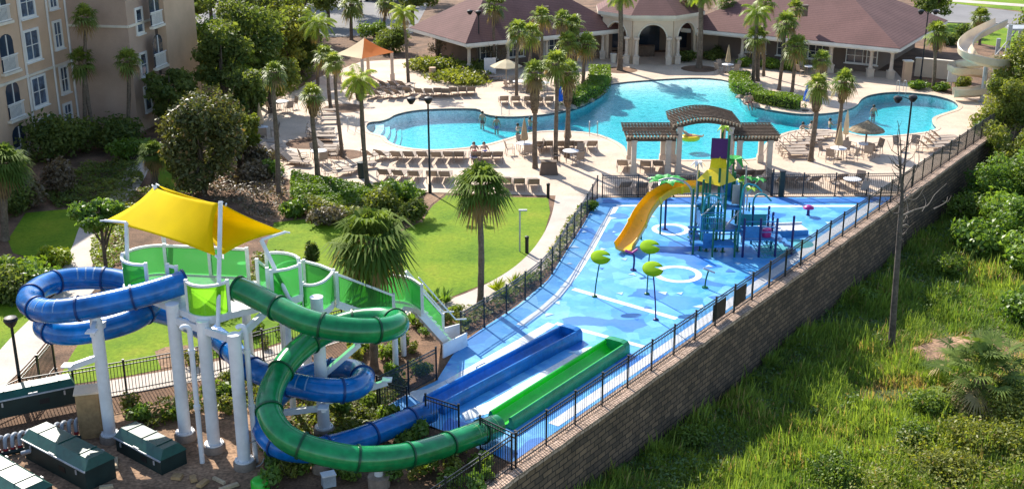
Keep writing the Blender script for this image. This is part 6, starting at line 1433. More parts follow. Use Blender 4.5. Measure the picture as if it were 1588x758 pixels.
# ------------------------------------------------------------------ splash pad play equipment
pt = thing('play_tower', 'tall water play tower with purple and yellow tipping hopper, blue decks and green posts', 'play tower', V((10.3, 57.0, 0)))
def play():
    posts = [(9.45, 56.2, 3.7), (9.45, 57.9, 3.7), (10.55, 56.0, 6.0), (10.55, 57.9, 6.0), (9.75, 56.1, 3.9), (11.3, 56.1, 3.6), (11.3, 57.9, 3.6), (10.2, 56.1, 4.3)]
    for x, y, h in posts: b = MB(); b.tube([V((x, y, 0)), V((x, y, h))], .06, 10); b.lathe([(.14, 0), (.14, .03)], (x, y, 0), 10); bw(b, 'post', 'play_green', pt, 40)
    for (x0, x1, y0, y1, z) in [(9.4, 11.4, 56.0, 58.0, 1.15), (10.5, 11.4, 56.0, 58.0, 2.3), (9.3, 10.5, 56.9, 58.1, 2.25), (11.4, 13.0, 55.2, 57.2, .95)]:
        b = MB(); b.prism([(x0, y0), (x1, y0), (x1, y1), (x0, y1)], z - .1, z); bw(b, 'deck', 'play_blue', pt)
    for (x, y0, y1, z) in [(11.42, 56.0, 58.0, 2.3), (10.48, 56.0, 57.0, 2.3)]:
        b = MB(); b.box((x, (y0 + y1) / 2, z + .45), (.05, y1 - y0, .75)); bw(b, 'side_panel', 'play_blue', pt)
    b = MB(); b.box((11.2, 56.5, 2.85), (.5, .05, 1.0)); bw(b, 'side_panel', 'galv', pt)
    for z_ in (1.15, 2.25):
        b = MB()
        for k in range(12): b.tube([V((9.45 + .1 * k, 55.97, z_)), V((9.45 + .1 * k, 55.97, z_ + .8))], .016, 5)
        b.tube([V((9.42, 55.97, z_ + .8)), V((10.6, 55.97, z_ + .8))], .025, 6); bw(b, 'barred_panel', 'play_teal', pt)
    # hopper: purple chute on a flared yellow skirt
    b = MB(); b.lathe([(.62, 3.55), (.42, 4.15), (.36, 4.75)], (10.25, 56.9, 0), 4); bw(b, 'yellow_hopper', 'yellow', pt)
    b = MB(); b.lathe([(1.0, 3.45), (.95, 3.5), (.5, 4.0)], (10.2, 56.9, 0), 4); bw(b, 'yellow_roof', 'yellow', pt)
    b = MB(); b.beam(V((10.25, 56.75, 4.6)), V((10.33, 57.15, 5.5)), .86, .45); bw(b, 'purple_chute', 'purple', pt)
    b = MB(); b.box((10.78, 57.2, 5.0), (.05, .4, 1.0)); bw(b, 'chute_side', 'magenta', pt)
    for (x0, y0, x1, y1, z, h, m) in [(9.4, 56.0, 9.4, 57.4, 1.2, .7, 'play_blue'), (9.55, 55.99, 10.1, 55.99, .2, .8, 'play_blue'), (11.4, 55.22, 12.2, 55.22, 1.0, .6, 'play_blue'), (11.4, 57.18, 12.9, 57.18, 1.0, .6, 'play_teal'), (10.55, 57.95, 11.35, 57.95, 2.3, .9, 'play_blue'), (9.4, 58.02, 10.4, 58.02, 1.2, 1.0, 'play_teal'), (11.36, 56.1, 11.36, 57.0, 1.2, .8, 'play_teal')]:
        b = MB(); b.beam(V((x0, y0, z + h / 2)), V((x1, y1, z + h / 2)), .05, h); bw(b, 'side_panel', m, pt)
    for pts in ([(9.5, 56.1, 0), (9.5, 56.0, 2.6), (9.9, 55.8, 3.0), (10.3, 55.6, 2.8)], [(11.3, 56.1, 0), (11.35, 55.9, 3.2), (11.8, 55.6, 3.6), (12.2, 55.5, 3.3)], [(12.2, 57.2, .9), (12.2, 57.2, 2.4), (12.6, 57.0, 2.7), (13.0, 56.8, 2.4)]):
        b = MB(); b.tube(catmull([V(q) for q in pts], 5), .05, 8); bw(b, 'spray_pipe', 'play_teal', pt, 50)
    # leaf sprays on the tower
    for c, m in (((11.1, 57.4, 4.4), 'leaf_green'), ((9.3, 57.3, 4.2), 'sign_white'), ((10.6, 57.7, 5.9), 'leaf_lime')):
        b = MB()
        for k in range(6):
            a = k * 1.047; d = V((math.cos(a), math.sin(a), 0)); s_ = V((-d.y, d.x, 0)); c_ = V(c)
            L = .75 if m == 'leaf_green' else .38; b.add([c_, c_ + d * L * .5 + s_ * L * .25 + V((0, 0, .12)), c_ + d * L - V((0, 0, L * .35)), c_ + d * L * .5 - s_ * L * .25 + V((0, 0, .12))], [(0, 1, 2, 3)])
        o = bw(b, 'leaf_spray', m, pt); o.modifiers.new('t', 'SOLIDIFY').thickness = .03
    b = MB(); b.tube([V((11.75, 57.4, 0)), V((11.75, 57.4, 4.1))], .045, 8); bw(b, 'post', 'galv', pt, 40)
    b = MB(); b.tube([V((9.3, 57.3, 0)), V((9.3, 57.3, 4.2))], .04, 8); bw(b, 'post', 'galv', pt, 40)
    b = MB(); b.tube([V((11.1, 57.4, 2.2)), V((11.1, 57.4, 4.4))], .05, 8); bw(b, 'post', 'play_green', pt, 40)
    # railings, steps
    for (a, c) in [((9.4, 56.0), (10.5, 56.0)), ((11.4, 55.2), (13.0, 55.2)), ((11.4, 57.2), (13.0, 57.2)), ((13.0, 55.2), (13.0, 57.2))]:
        b = MB(); z = 1.15 if a[0] < 11 else .95
        for h in (.35, .62, .9): b.tube([V((*a, z + h)), V((*c, z + h))], .022, 6)
        bw(b, 'railing', 'play_blue', pt)
    for x, y in [(11.4, 55.2), (12.2, 55.2), (13.0, 55.2), (13.0, 56.2), (13.0, 57.2), (12.2, 57.2), (13.9, 55.6)]:
        b = MB(); b.tube([V((x, y, 0)), V((x, y, 1.95))], .06, 8); b.lathe([(.07, 1.95), (.05, 2.02), (.0, 2.04)], (x, y, 0), 8); bw(b, 'post', 'navy', pt, 40)
    for k in range(4): b = MB(); b.box((13.15 + .28 * k, 56.3, .8 - .2 * k), (.28, 1.2, .06)); bw(b, 'step', 'play_blue', pt)
    for z_ in (.3, .6, .9): b = MB(); b.tube([V((9.45, 56.1, z_)), V((11.3, 56.1, z_))], .03, 6); bw(b, 'low_rail', 'play_blue', pt)
    for (x0, x1, y0, y1, z) in [(9.0, 9.5, 55.6, 57.4, .55), (11.4, 12.2, 57.2, 58.2, 1.45), (9.9, 11.0, 55.2, 56.0, .6)]:
        b = MB(); b.prism([(x0, y0), (x1, y0), (x1, y1), (x0, y1)], z - .1, z); bw(b, 'deck', 'play_blue', pt)
    for x, y, h in [(9.1, 57.0, 3.0), (9.9, 57.9, 3.4), (10.55, 57.0, 4.4), (11.3, 57.0, 3.0), (12.2, 58.2, 1.9), (9.0, 55.6, 1.4), (9.9, 55.2, 1.5), (11.0, 55.2, 1.5)]:
        b = MB(); b.tube([V((x, y, 0)), V((x, y, h))], .05, 8); bw(b, 'post', 'play_green', pt, 40)
    for k in range(6): b = MB(); b.box((11.0 + .18 * k, 57.6, 2.2 - .19 * k), (.2, .8, .05)); bw(b, 'step', 'play_blue', pt)
    for k in range(5): b = MB(); b.box((9.25, 56.9 - .2 * k, 1.0 - .16 * k), (.7, .2, .05)); bw(b, 'step', 'play_blue', pt)
    for z_ in (1.15, 1.5, 1.85): b = MB(); b.tube([V((11.4, 56.0, z_)), V((11.4, 58.0, z_))], .025, 6); bw(b, 'railing', 'play_blue', pt)
    for (a_, c_) in [((9.4, 56.0, 1.9), (10.5, 56.0, 2.9)), ((10.5, 56.0, 1.2), (11.4, 56.0, 2.3))]: b = MB(); b.tube([V(a_), V(c_)], .04, 6); bw(b, 'water_pipe', 'galv', pt)
    b = MB(); b.lathe([(.0, .9), (.22, .95), (.25, 1.15), (.22, 1.35), (0, 1.4)], (12.6, 55.6, 0), 12); bw(b, 'spinning_drum', 'magenta', pt, 40)
    # yellow body slide
    cv = catmull([at(1084, 293, 2.3), at(1062, 294, 2.3), at(1041, 297, 2.25), at(1019, 309, 1.95), at(1000, 331, 1.35), at(988, 354, .75), at(976, 374, .36), at(967, 386, .26)], 6)
    w = .46
    prof = [(-w, .34), (-w - .05, .30), (-w + .04, -.06), (-.2, -.14), (.2, -.14), (w - .04, -.06), (w + .05, .30), (w, .34), (w - .07, .02), (.2, -.06), (-.2, -.06), (-w + .07, .02)]
    b = MB(); b.sweep(cv, prof); sl_ = bw(b, 'yellow_flume', 'yellow_slide', pt, 40)
    for k in (8, 18, 28): b = MB(); b.sweep(cv[k:k + 2], [(p * 1.06, q + (.03 if q > .2 else -.03 if q < -.05 else .012)) for p, q in prof]); b.build('flume_joint', 'yellow', sl_)
    for k in (16, 26): q = cv[k]; b = MB(); b.tube([V((q.x, q.y, 0)), V((q.x, q.y, q.z - .1))], .05, 8); bw(b, 'flume_post', 'play_green', pt, 40)
play()
# arched palm frond spray
ap = thing('frond_spray', 'green palm frond water spray on a dark post above the yellow slide bend', 'water spray', at(1031, 356))
b = MB(); z1 = zat(ap.location.y, 283); b.tube([V((0, 0, 0)), V((0, 0, z1))], .06, 8); b.lathe([(.16, 0), (.16, .04)], seg=10); b.build('post', 'navy', ap, 40)
b = MB()
for k in range(9):
    a = k * .698; d = V((math.cos(a), math.sin(a), 0)); s_ = V((-d.y, d.x, 0)); vs = []; fs = []
    for i in range(6): f = i / 5; q = d * (1.05 * f) + V((0, 0, z1 + .32 * math.sin(f * 2.3) - .12 * f * f)); ww = .24 * math.sin(math.pi * (.12 + .86 * f)); vs += [q + s_ * ww - V((0, 0, ww * .3)), q + V((0, 0, .0)), q - s_ * ww - V((0, 0, ww * .3))]
    for i in range(5): fs += [(3 * i, 3 * i + 1, 3 * i + 4, 3 * i + 3), (3 * i + 1, 3 * i + 2, 3 * i + 5, 3 * i + 4)]
    b.add(vs, fs)
o = b.build('fronds', 'leaf_green', ap); o.modifiers.new('t', 'SOLIDIFY').thickness = .025
wa = thing('water_arch', 'grey arched water pipe bending down beside the play tower posts', 'water arch', at(1070, 368))
b = MB(); yb = wa.location.y; e = at(1037, 268, 3.1) - wa.location
b.tube(catmull([V((0, 0, 0)), V((0, 0, 1.6)), V((-.05, 0, 2.55)), V((-.5, .1, 3.0)), V((-1.2, .2, 3.12)), V((-1.7, .3, 2.95))], 6), .055, 10); b.build('arched_pipe', 'galv', wa, 60)
b = MB(); b.lathe([(.16, 0), (.16, .04)], seg=10); b.build('base_plate', 'play_green', wa)
M['lily_lime'] = cloth_mat('lily_lime', (0.40, 0.62, 0.03), 0.5)
# lily pad sprays
for (bx, by), (tx, ty), lab in [((922, 460), (930, 397), 'lily pad spray nearest the left fence, on a single pole'), ((1003, 456), (1005, 381), 'lily pad spray farther back, left of the white ring'), ((1017, 496), (1009, 415), 'lily pad spray nearest the wall fence, on a leaning black pole')]:
    p = at(bx, by); z = zat(p.y, ty); t = thing('lily_pad_spray', 'yellow green ' + lab, 'water spray', p, group='lily pad sprays on the splash pad'); dx = (tx - bx) / ppm(p.y, z)
    b = MB(); b.tube(catmull([V((0, 0, 0)), V((dx * .3, 0, z * .4)), V((dx, 0, z - .03))], 6), .032, 8); b.lathe([(.14, 0), (.12, .05), (.05, .09)], seg=10); b.build('pole', 'play_green' if bx != 1017 else 'navy', t, 50)
    b = MB(); n = 18; vs = [V((dx, 0, z + .05))]; fs = []
    for k in range(n + 1): a = .25 + (6.2832 - .5) * k / n; vs.append(V((dx + .46 * math.cos(a), .46 * math.sin(a), z - .04 + .18 * math.sin(a)))); vs.append(V((dx + .22 * math.cos(a), .22 * math.sin(a), z + .02 + .08 * math.sin(a))))
    for k in range(n): fs += [(0, 2 + 2 * k, 4 + 2 * k), (2 + 2 * k, 1 + 2 * k, 3 + 2 * k, 4 + 2 * k)]
    b.add(vs, fs); o = b.build('pad', 'lily_lime', t, 60); o.modifiers.new('t', 'SOLIDIFY').thickness = .025
# nozzle, T handle, mushroom, flower
t = thing('water_nozzle', 'bent dark water nozzle with pink head at the foot of the yellow slide', 'water nozzle', at(982, 419)); b = MB(); b.tube(catmull([V((0, 0, 0)), V((.03, 0, .4)), V((0, 0, .75)), V((-.15, 0, .9))], 5), .05, 8); b.lathe([(.15, 0), (.15, .05)], seg=10); b.build('bent_pipe', 'navy', t, 50); b = MB(); b.beam(V((-.1, 0, .88)), V((-.42, .02, 1.0)), .1); b.beam(V((-.1, 0, .88)), V((.18, .02, 1.08)), .08); b.build('nozzle_head', 'magenta', t)
t = thing('water_nozzle', 'grey T shaped water cannon right of the white ring', 'water cannon', at(1093, 446)); b = MB(); b.tube(catmull([V((0, 0, 0)), V((.03, 0, .4)), V((.12, 0, .82))], 5), .04, 8); b.lathe([(.15, 0), (.15, .05)], seg=10); b.build('post', 'play_green', t, 50); b = MB(); b.tube([V((-.12, 0, .95)), V((.42, 0, .74))], .045, 8); b.build('barrel', 'galv', t, 50)
t = thing('bubbler_mushroom', 'small purple mushroom bubbler alone near the far pad corner', 'bubbler', at(1253, 334)); b = MB(); b.lathe([(.12, 0), (.09, .05), (.07, .42)], seg=10); b.build('stem', 'navy', t, 50); b = MB(); b.lathe([(.08, .36), (.30, .40), (.27, .50), (.12, .58), (0, .6)], seg=14); b.build('cap', 'magenta', t, 60)
t = thing('flower_spray', 'flower tree spray with lime and green leaves right of the play tower', 'water spray', at(1156, 346)); b = MB(); z = zat(t.location.y, 290); b.tube([V((0, 0, 0)), V((0, 0, z))], .05, 8)
for dx, dz in ((-.5, .35), (.12, 0), (.5, .45), (-.1, .5)): b.tube([V((0, 0, z - .5)), V((dx * .6, 0, z - .2 + dz * .5)), V((dx, 0, z + dz - .1))], .03, 6)
b.build('stem', 'galv', t, 50)
for dx, dz, m in ((-.5, .35, 'leaf_lime'), (.12, -.05, 'leaf_lime'), (.55, .45, 'leaf_green'), (-.1, .55, 'leaf_green')):
    b = MB()
    for k in range(6): a = k * 1.047; d = V((math.cos(a), math.sin(a), 0)); s_ = V((-d.y, d.x, 0)); c_ = V((dx, 0, z + dz)); b.add([c_, c_ + d * .2 + s_ * .12 + V((0, 0, .06)), c_ + d * .42 - V((0, 0, .1)), c_ + d * .2 - s_ * .12 + V((0, 0, .06))], [(0, 1, 2, 3)])
    o = b.build('leaf_head', m, t); o.modifiers.new('t', 'SOLIDIFY').thickness = .025
t = thing('crawl_ramp', 'low white topped ramp with blue sides right of the play tower', 'ramp', at(1212, 365)); a, c = at(1180, 365) - t.location, at(1246, 360) - t.location
b = MB(); b.beam(a + V((0, 0, .2)), c + V((0, 0, .12)), 1.1, .3); b.build('ramp_body', 'play_blue', t); b = MB(); b.beam(a + V((0, 0, .365)), c + V((0, 0, .285)), .95, .03); b.beam(a + V((0, .5, .42)), c + V((0, .5, .34)), .08, .12); b.build('ramp_top', 'pad_white', t)
t = thing('net_climber', 'teal climbing net sloping from the blue deck to the pad', 'climbing net', at(1190, 395)); b = MB(); q = [V((-1.1, .9, .95)), V((.1, .9, .95)), V((.9, -.3, .03)), V((-.4, -.5, .03))]
for i in range(8):
    f = i / 7; b.tube([q[0].lerp(q[1], f), q[3].lerp(q[2], f)], .02, 5); b.tube([q[0].lerp(q[3], f), q[1].lerp(q[2], f)], .02, 5)
b.build('net', 'play_teal', t)
for a_, lab in ((15.0, 'nearer dark sign panel hanging on the wall fence'), (17.0, 'farther dark sign panel hanging on the wall fence')):
    t = thing('fence_sign', lab, 'sign', wl(a_, -.05, .62), math.atan2(WD.y, WD.x)); b = MB(); b.box((0, 0, 0), (1.15, .02, .72)); b.build('board', 'brown', t); b = MB(); 
    for s_ in (-1, 1): b.box((s_ * .59, 0, 0), (.03, .035, .78)); b.box((0, 0, s_ * .375), (1.15, .035, .03))
    b.build('edge_frame', 'iron', t)

# ------------------------------------------------------------------ beige curly slide at the far right
bs = thing('body_slide', 'beige open curly water slide with grey posts at the far right of the pool', 'water slide', V((36.2, 92.0, 0)))
def curly():
    c = [(1552, 40, 5.6), (1530, 50, 5.35), (1508, 62, 5.05), (1496, 76, 4.75), (1500, 89, 4.4), (1518, 98, 4.05), (1545, 103, 3.7), (1568, 101, 3.4), (1576, 96, 3.1), (1558, 96, 2.85), (1530, 101, 2.55), (1500, 103, 2.3), (1480, 107, 2.0), (1484, 114, 1.75), (1510, 116, 1.5), (1532, 121, 1.2), (1542, 131, .9), (1535, 142, .65), (1512, 147, .5), (1478, 148, .4)]
    cv = resample(catmull([at(x, y, z) for x, y, z in c], 8), .3); w = .48
    prof = [(-w, .55), (-w - .06, .5), (-w - .02, .05), (-.25, -.14), (.25, -.14), (w + .02, .05), (w + .06, .5), (w, .55), (w - .06, .1), (.22, -.06), (-.22, -.06), (-w + .06, .1)]
    b = MB(); b.sweep(cv, prof); bw(b, 'flume', 'beige_slide', bs, 45)
    for (x, y, px, ty) in [(1522, 158, 1522, 100), (1497, 130, 1497, 105), (1552, 150, 1556, 38), (1570, 140, 1574, 40), (1540, 128, 1543, 60), (1548, 158, 1550, 105)]:
        p = at(x, y); z = zat(p.y, ty); b = MB(); b.lathe([(.17, 0), (.17, z)], (p.x, p.y, 0), 12); b.lathe([(.28, 0), (.28, .05)], (p.x, p.y, 0), 12); bw(b, 'support_post', 'galv', bs, 40)
    a = at(1556, 150); b = MB(); z = zat(a.y, 45); b.prism([(a.x, a.y), (a.x + 2.0, a.y), (a.x + 2.0, a.y + 2), (a.x, a.y + 2)], z - .15, z); bw(b, 'platform', 'galv', bs)
    b = MB()
    for k in range(16): b.box((a.x + 2.2 + .26 * k, a.y + 1, z - .1 - .33 * k), (.28, 1.1, .05))
    bw(b, 'stairs', 'galv', bs)
    b = MB(); b.tube([V((a.x, a.y, 1.2)), V((a.x - 1.2, a.y + .6, 2.6)), V((a.x + .6, a.y + .4, z))], .06, 8); bw(b, 'brace', 'galv', bs)
curly()
t = thing('notice_board', 'white notice board on a post beside the beige slide', 'sign', at(1474, 139)); b = MB(); b.box((0, 0, .55), (.08, .08, 1.1)); b.build('post', 'galv', t); b = MB(); b.box((0, -.05, 1.1), (.75, .05, .95)); b.build('board', 'sign_white', t)

# ------------------------------------------------------------------ lounge furniture
def make_lounger():
    t = thing('sun_lounger', 'tan sling sun lounger', 'sun lounger')
    # lies along +y: foot at -y, head at +y
    b = MB()
    for s in (-1, 1):
        b.tube([V((s * .31, -.95, .34)), V((s * .31, .35, .34)), V((s * .31, .88, .80))], .022, 6)
        b.tube([V((s * .31, .35, .34)), V((s * .31, .98, .33)), V((s * .31, .88, .80))], .02, 6)
        for y in (-.75, .7): b.tube([V((s * .31, y, .33)), V((s * .31, y + .08, 0))], .02, 6)
    for y in (-.95, .35): b.tube([V((-.31, y, .34)), V((.31, y, .34))], .02, 6)
    b.tube([V((-.31, .88, .80)), V((.31, .88, .80))], .02, 6); b.build('frame', 'frame', t)
    b = MB(); b.add([V((-.3, -.93, .355)), V((.3, -.93, .355)), V((.3, -.3, .335)), V((-.3, -.3, .335)), V((.3, .35, .35)), V((-.3, .35, .35))], [(0, 1, 2, 3), (3, 2, 4, 5)]); o = b.build('seat', 'sling', t); o.modifiers.new('t', 'SOLIDIFY').thickness = .02
    b = MB(); b.add([V((-.3, .37, .355)), V((.3, .37, .355)), V((.3, .87, .80)), V((-.3, .87, .80))], [(0, 1, 2, 3)]); o = b.build('backrest', 'sling', t); o.modifiers.new('t', 'SOLIDIFY').thickness = .02
    return t
L0_ = make_lounger(); used = [False]
def lounger(p, rz, label, group, s=1.0):
    if not used[0]: used[0] = True; L0_.location = p; L0_.rotation_euler = (0, 0, rz); L0_['label'] = label; L0_['group'] = group; return L0_
    return dup(L0_, p, rz, label, group)
GL = 'sun loungers on the pool deck'
def row(pts, rz, where, side='from the left', jit=.08):
    for k, (x, y) in enumerate(pts): lounger(at(x + random.uniform(-1.2, 1.2), y + random.uniform(-.7, .7)), (rz[k] if hasattr(rz, '__len__') else rz) + random.uniform(-jit, jit), f'{ORD[k]} tan lounger {side} {where}', GL)
PI = math.pi
row([(582, 247), (600, 248), (619, 249), (638, 249), (657, 249), (679, 249), (698, 249), (713, 249), (736, 249), (752, 249), (769, 249)], [PI - .75, PI - .7, PI - .25, PI - .2, PI - .15, PI - .1, PI - .05, PI, PI + .1, PI + .12, PI + .15], 'in the long row below the left pool')
row([(599, 277), (621, 278), (643, 279), (672, 279), (692, 280)], PI - .1, 'in the second row, nearest the ground cover')
row([(783, 290), (804, 291), (827, 291)], PI + .1, 'in the short row above the lawn')
row([(838, 232), (850, 232), (868, 232), (880, 232), (896, 232), (915, 232)], PI + .05, 'in the row under the three pool palms')
row([(781, 161), (799, 161), (817, 162), (834, 162), (851, 162)], PI + .08, 'in the row at the far pool edge terrace')
row([(637, 148), (652, 150), (667, 150), (680, 149), (692, 149), (704, 147), (717, 147), (730, 147)], [PI - .3, PI - .25, PI - .2, PI - .1, PI - .05, PI, PI, PI], 'in the row beyond the left pool')
row([(570, 139), (586, 139), (601, 139), (616, 138), (630, 138)], PI - .6, 'in the back row before the gazebo', jit=.08)
row([(560, 151), (577, 152), (593, 152), (610, 152), (622, 151)], PI - .65, 'in the front row before the gazebo', jit=.08)
row([(506, 177), (508, 184), (508, 191), (498, 207), (498, 212), (500, 217), (511, 233), (511, 238)], PI / 2 + .05, 'in the sideways row on the left deck', 'from the back')
row([(408, 226), (414, 231), (420, 236), (428, 242), (444, 247), (452, 252), (460, 257)], PI / 2 - .25, 'in the slanted row at the left deck edge', 'from the back')
row([(560, 262), (540, 268), (524, 274)], PI / 2 + .4, 'in the short slanted row beside the green ground cover')
row([(1272, 213), (1264, 217), (1254, 221), (1244, 225), (1234, 230), (1226, 235), (1228, 240), (1234, 245)], PI / 2 + .05, 'in the sideways stack left of the leaning palm', 'from the back')
row([(968, 262), (1000, 264), (1022, 263)], PI - .2, 'in the row between the pergola columns')
row([(966, 296), (992, 297), (1017, 298)], PI + .1, 'behind the fence, left of the play tower')
row([(1042, 287), (1058, 287), (1074, 287), (1090, 287), (1106, 287)], PI + .2, 'in the shade of the pergola rafters')
row([(1140, 276), (1155, 277), (1170, 277), (1128, 286), (1145, 288), (1160, 289), (1176, 289)], PI + .2, 'in the group at the right pergola columns')
row([(1207, 287), (1218, 287), (1234, 287), (1256, 287), (1296, 285), (1324, 284)], PI + .25, 'in the row behind the right fence')
row([(1463, 219), (1457, 224), (1451, 229), (1444, 235)], PI / 2 + .15, 'in the sideways row at the far right fence', 'from the back')
row([(735, 118), (750, 121), (765, 124)], PI / 2 + .3, 'in the shade beside the cream umbrella')
# tables, chairs, umbrellas
def table(p, label, group='round tables on the pool deck', r=.5):
    t = thing('round_table', label, 'table', p, group=group)
    b = MB(); b.lathe([(r, .70), (r + .02, .715), (r + .02, .735), (r, .745), (0, .745)], seg=18); b.build('tabletop', 'sign_white', t, 40)
    for k in range(4): a = k * 1.571 + .785; b = MB(); b.tube([V((math.cos(a) * .35, math.sin(a) * .35, .70)), V((math.cos(a) * .42, math.sin(a) * .42, 0))], .022, 6); b.build('leg', 'frame', t)
def make_chair():
    t = thing('deck_chair', 'tan sling deck chair', 'chair'); b = MB()
    for s in (-1, 1):
        b.tube([V((s * .26, -.25, 0)), V((s * .26, -.25, .62)), V((s * .26, .22, .64))], .018, 6); b.tube([V((s * .26, .28, 0)), V((s * .26, .22, .42)), V((s * .26, .36, .95))], .018, 6)
    b.tube([V((-.26, .36, .95)), V((.26, .36, .95))], .018, 6); b.build('frame', 'frame', t)
    b = MB(); b.add([V((-.25, -.25, .42)), V((.25, -.25, .42)), V((.25, .2, .40)), V((-.25, .2, .40))], [(0, 1, 2, 3)]); o = b.build('seat', 'sling', t); o.modifiers.new('t', 'SOLIDIFY').thickness = .02
    b = MB(); b.add([V((-.25, .22, .42)), V((.25, .22, .42)), V((.25, .36, .94)), V((-.25, .36, .94))], [(0, 1, 2, 3)]); o = b.build('backrest', 'sling', t); o.modifiers.new('t', 'SOLIDIFY').thickness = .02
    return t
C0_ = make_chair(); cu = [False]
def chair(p, rz, label):
    if not cu[0]: cu[0] = True; C0_.location = p; C0_.rotation_euler = (0, 0, rz); C0_['label'] = label; C0_['group'] = 'deck chairs round the tables'; return
    dup(C0_, p, rz, label, 'deck chairs round the tables')
def umbrella(p, label, openu=False, m='canvas_tan', h=2.3, r=1.3, group='umbrellas on the pool deck'):
    t = thing('umbrella', label, 'umbrella', p, group=group); b = MB(); b.tube([V((0, 0, 0)), V((0, 0, h + .1))], .028, 8); b.build('pole', 'wood_pale', t, 40)
    b = MB(); b.lathe([(.26, 0), (.26, .06), (.06, .09)], seg=14); b.build('base', 'brown', t, 40)
    b = MB()
    if openu: b.lathe([(r, h - .55), (r * .98, h - .5), (r * .5, h - .2), (.06, h + .03), (0, h + .05)], seg=8)
    else: b.lathe([(.22, h - 1.35), (.26, h - 1.25), (.17, h - .7), (.10, h - .25), (.03, h + .03)], seg=10)
    o = b.build('canopy', m, t)
    if openu: o.modifiers.new('t', 'SOLIDIFY').thickness = .015
def setting(px, label_where, umb=None, nch=4, a0=.6):
    p = at(*px); table(p, 'white round table ' + label_where)
    for k in range(nch): a = a0 + k * 2 * PI / nch; q = p + V((math.cos(a) * .95, math.sin(a) * .95, 0)); chair(q, a - PI / 2, f'{ORD[k]} tan deck chair at the table {label_where}')
    if umb: umbrella(p, *umb)
setting((813, 239), 'under the closed umbrella below the left pool', ('closed tan umbrella left of the three pool palms',), 4, .2)
setting((885, 251), 'right of the brown bin by the three palms', None, 3, 1.0)
setting((1299, 247), 'right of the leaning palm near the fence', ('closed tan umbrella between the leaning palm and the thatched umbrella',), 4, .9)
setting((1341, 240), 'under the thatched umbrella', None, 3, .4)
setting((405, 213), 'at the left deck edge under a closed umbrella', ('closed tan umbrella at the left edge of the lounge deck',), 4, .3)
setting((495, 251), 'below the mulch rings of the left deck', None, 4, .4)
setting((438, 172), 'in the dappled tree shade of the left deck', None, 4, .7)
setting((1128, 113), 'before the clubhouse under a closed umbrella', ('closed tan umbrella in front of the right clubhouse wing',), 4, .5)
setting((805, 140), 'among the terrace palms', None, 4, .5)
setting((843, 142), 'right of the terrace palms', None, 3, .2)
setting((1255, 116), 'on the porch edge behind the hedge', None, 4, .4)
setting((1320, 296), 'just behind the right fence', None, 3, .9)
umbrella(at(880, 236), 'closed tan umbrella against the right pool palm trunk')
umbrella(at(785, 130), 'open cream umbrella on the terrace before the left clubhouse wing', True, 'canvas_cream', 2.0, 1.35)
for x, y, lab in [(868, 172, 'closed blue umbrella at the left hedge tip by the pool'), (1249, 172, 'closed blue umbrella at the right hedge tip by the pool')]: umbrella(at(x, y), lab, False, 'canvas_blue', 2.1)
t = thing('thatched_umbrella', 'thatched palapa umbrella beside the right pool edge', 'umbrella', at(1341, 236)); h = zat(t.location.y, 188); b = MB(); b.tube([V((0, 0, 0)), V((0, 0, h - .1))], .06, 8); b.build('post', 'wood', t, 40); b = MB()
b.lathe([(1.15, h - .62), (1.05, h - .5), (.5, h - .2), (.16, h - .02), (0, h + .08)], seg=16); b.build('thatch', 'thatch', t)
t = thing('umbrella', 'closed white umbrella standing at the right pool edge', 'umbrella', at(1310, 224), group='umbrellas on the pool deck'); b = MB(); b.tube([V((0, 0, 0)), V((0, 0, 2.3))], .03, 8); b.build('pole', 'wood_pale', t); b = MB(); b.lathe([(.16, .7), (.2, .8), (.17, 1.4), (.1, 2.0), (.03, 2.32)], seg=10); b.build('canopy', 'canvas_cream', t)
for x, y, rz, lab in [(1393, 234, .5, 'dark slatted deck chair nearer the dead tree'), (1416, 233, -.6, 'dark slatted deck chair farther right beside the dead tree'), (1355, 243, 2.2, 'reclined deck chair left of the dead tree trunk')]: chair(at(x, y), rz, lab)
# bins, planters, signs
for (x, y), lab, m, w, h in [((561, 276), 'grey green litter bin at the tip of the ground cover', 'pump_dark', .5, 1.0), ((671, 123), 'tan litter bin at the clubhouse bed', 'stucco', .55, 1.0), ((951, 97), 'cream planter pot beside the thick palm left of the pavilion', 'cream', .6, .8)]:
    t = thing('litter_bin' if 'bin' in lab else 'planter_pot', lab, 'bin' if 'bin' in lab else 'planter', at(x, y)); b = MB(); b.lathe([(w * .42, 0), (w * .5, h * .9), (w * .5, h * .92)], seg=14); b.build('body', m, t, 40); b = MB(); b.lathe([(w * .54, h * .92), (w * .52, h), (w * .2, h * 1.02)], seg=14); b.build('rim', m, t, 40)
t = thing('towel_box', 'brown tapered towel box below the middle pool palm', 'box', at(851, 270)); b = MB(); b.box((0, 0, .4), (1.15, .6, .8), taper=.8); b.build('body', 'brown', t); b = MB(); b.box((0, 0, .82), (.98, .56, .05)); b.build('lid', 'wood', t)
t = thing('notice_board', 'white notice board in front of the left clubhouse bed', 'sign', at(760, 119)); b = MB(); b.box((0, -.04, .9), (1.0, .06, 1.4)); b.build('board', 'sign_white', t); b = MB(); b.box((-.42, 0, .7), (.08, .08, 1.4)); b.build('post', 'galv', t); b = MB(); b.box((.42, 0, .7), (.08, .08, 1.4)); b.build('post', 'galv', t)
for (x, y), lab in [((850, 307), 'black bollard light at the lawn corner by the deck'), ((817, 392), 'black bollard light on the lawn beside the curved path')]:
    t = thing('bollard_light', lab, 'bollard', at(x, y), group='bollard lights'); h = .75; b = MB(); b.lathe([(.09, 0), (.09, h)], seg=12); b.build('post', 'black', t, 40); b = MB(); b.lathe([(.105, h), (.105, h + .12), (.0, h + .15)], seg=12); b.build('head', 'black', t, 40)
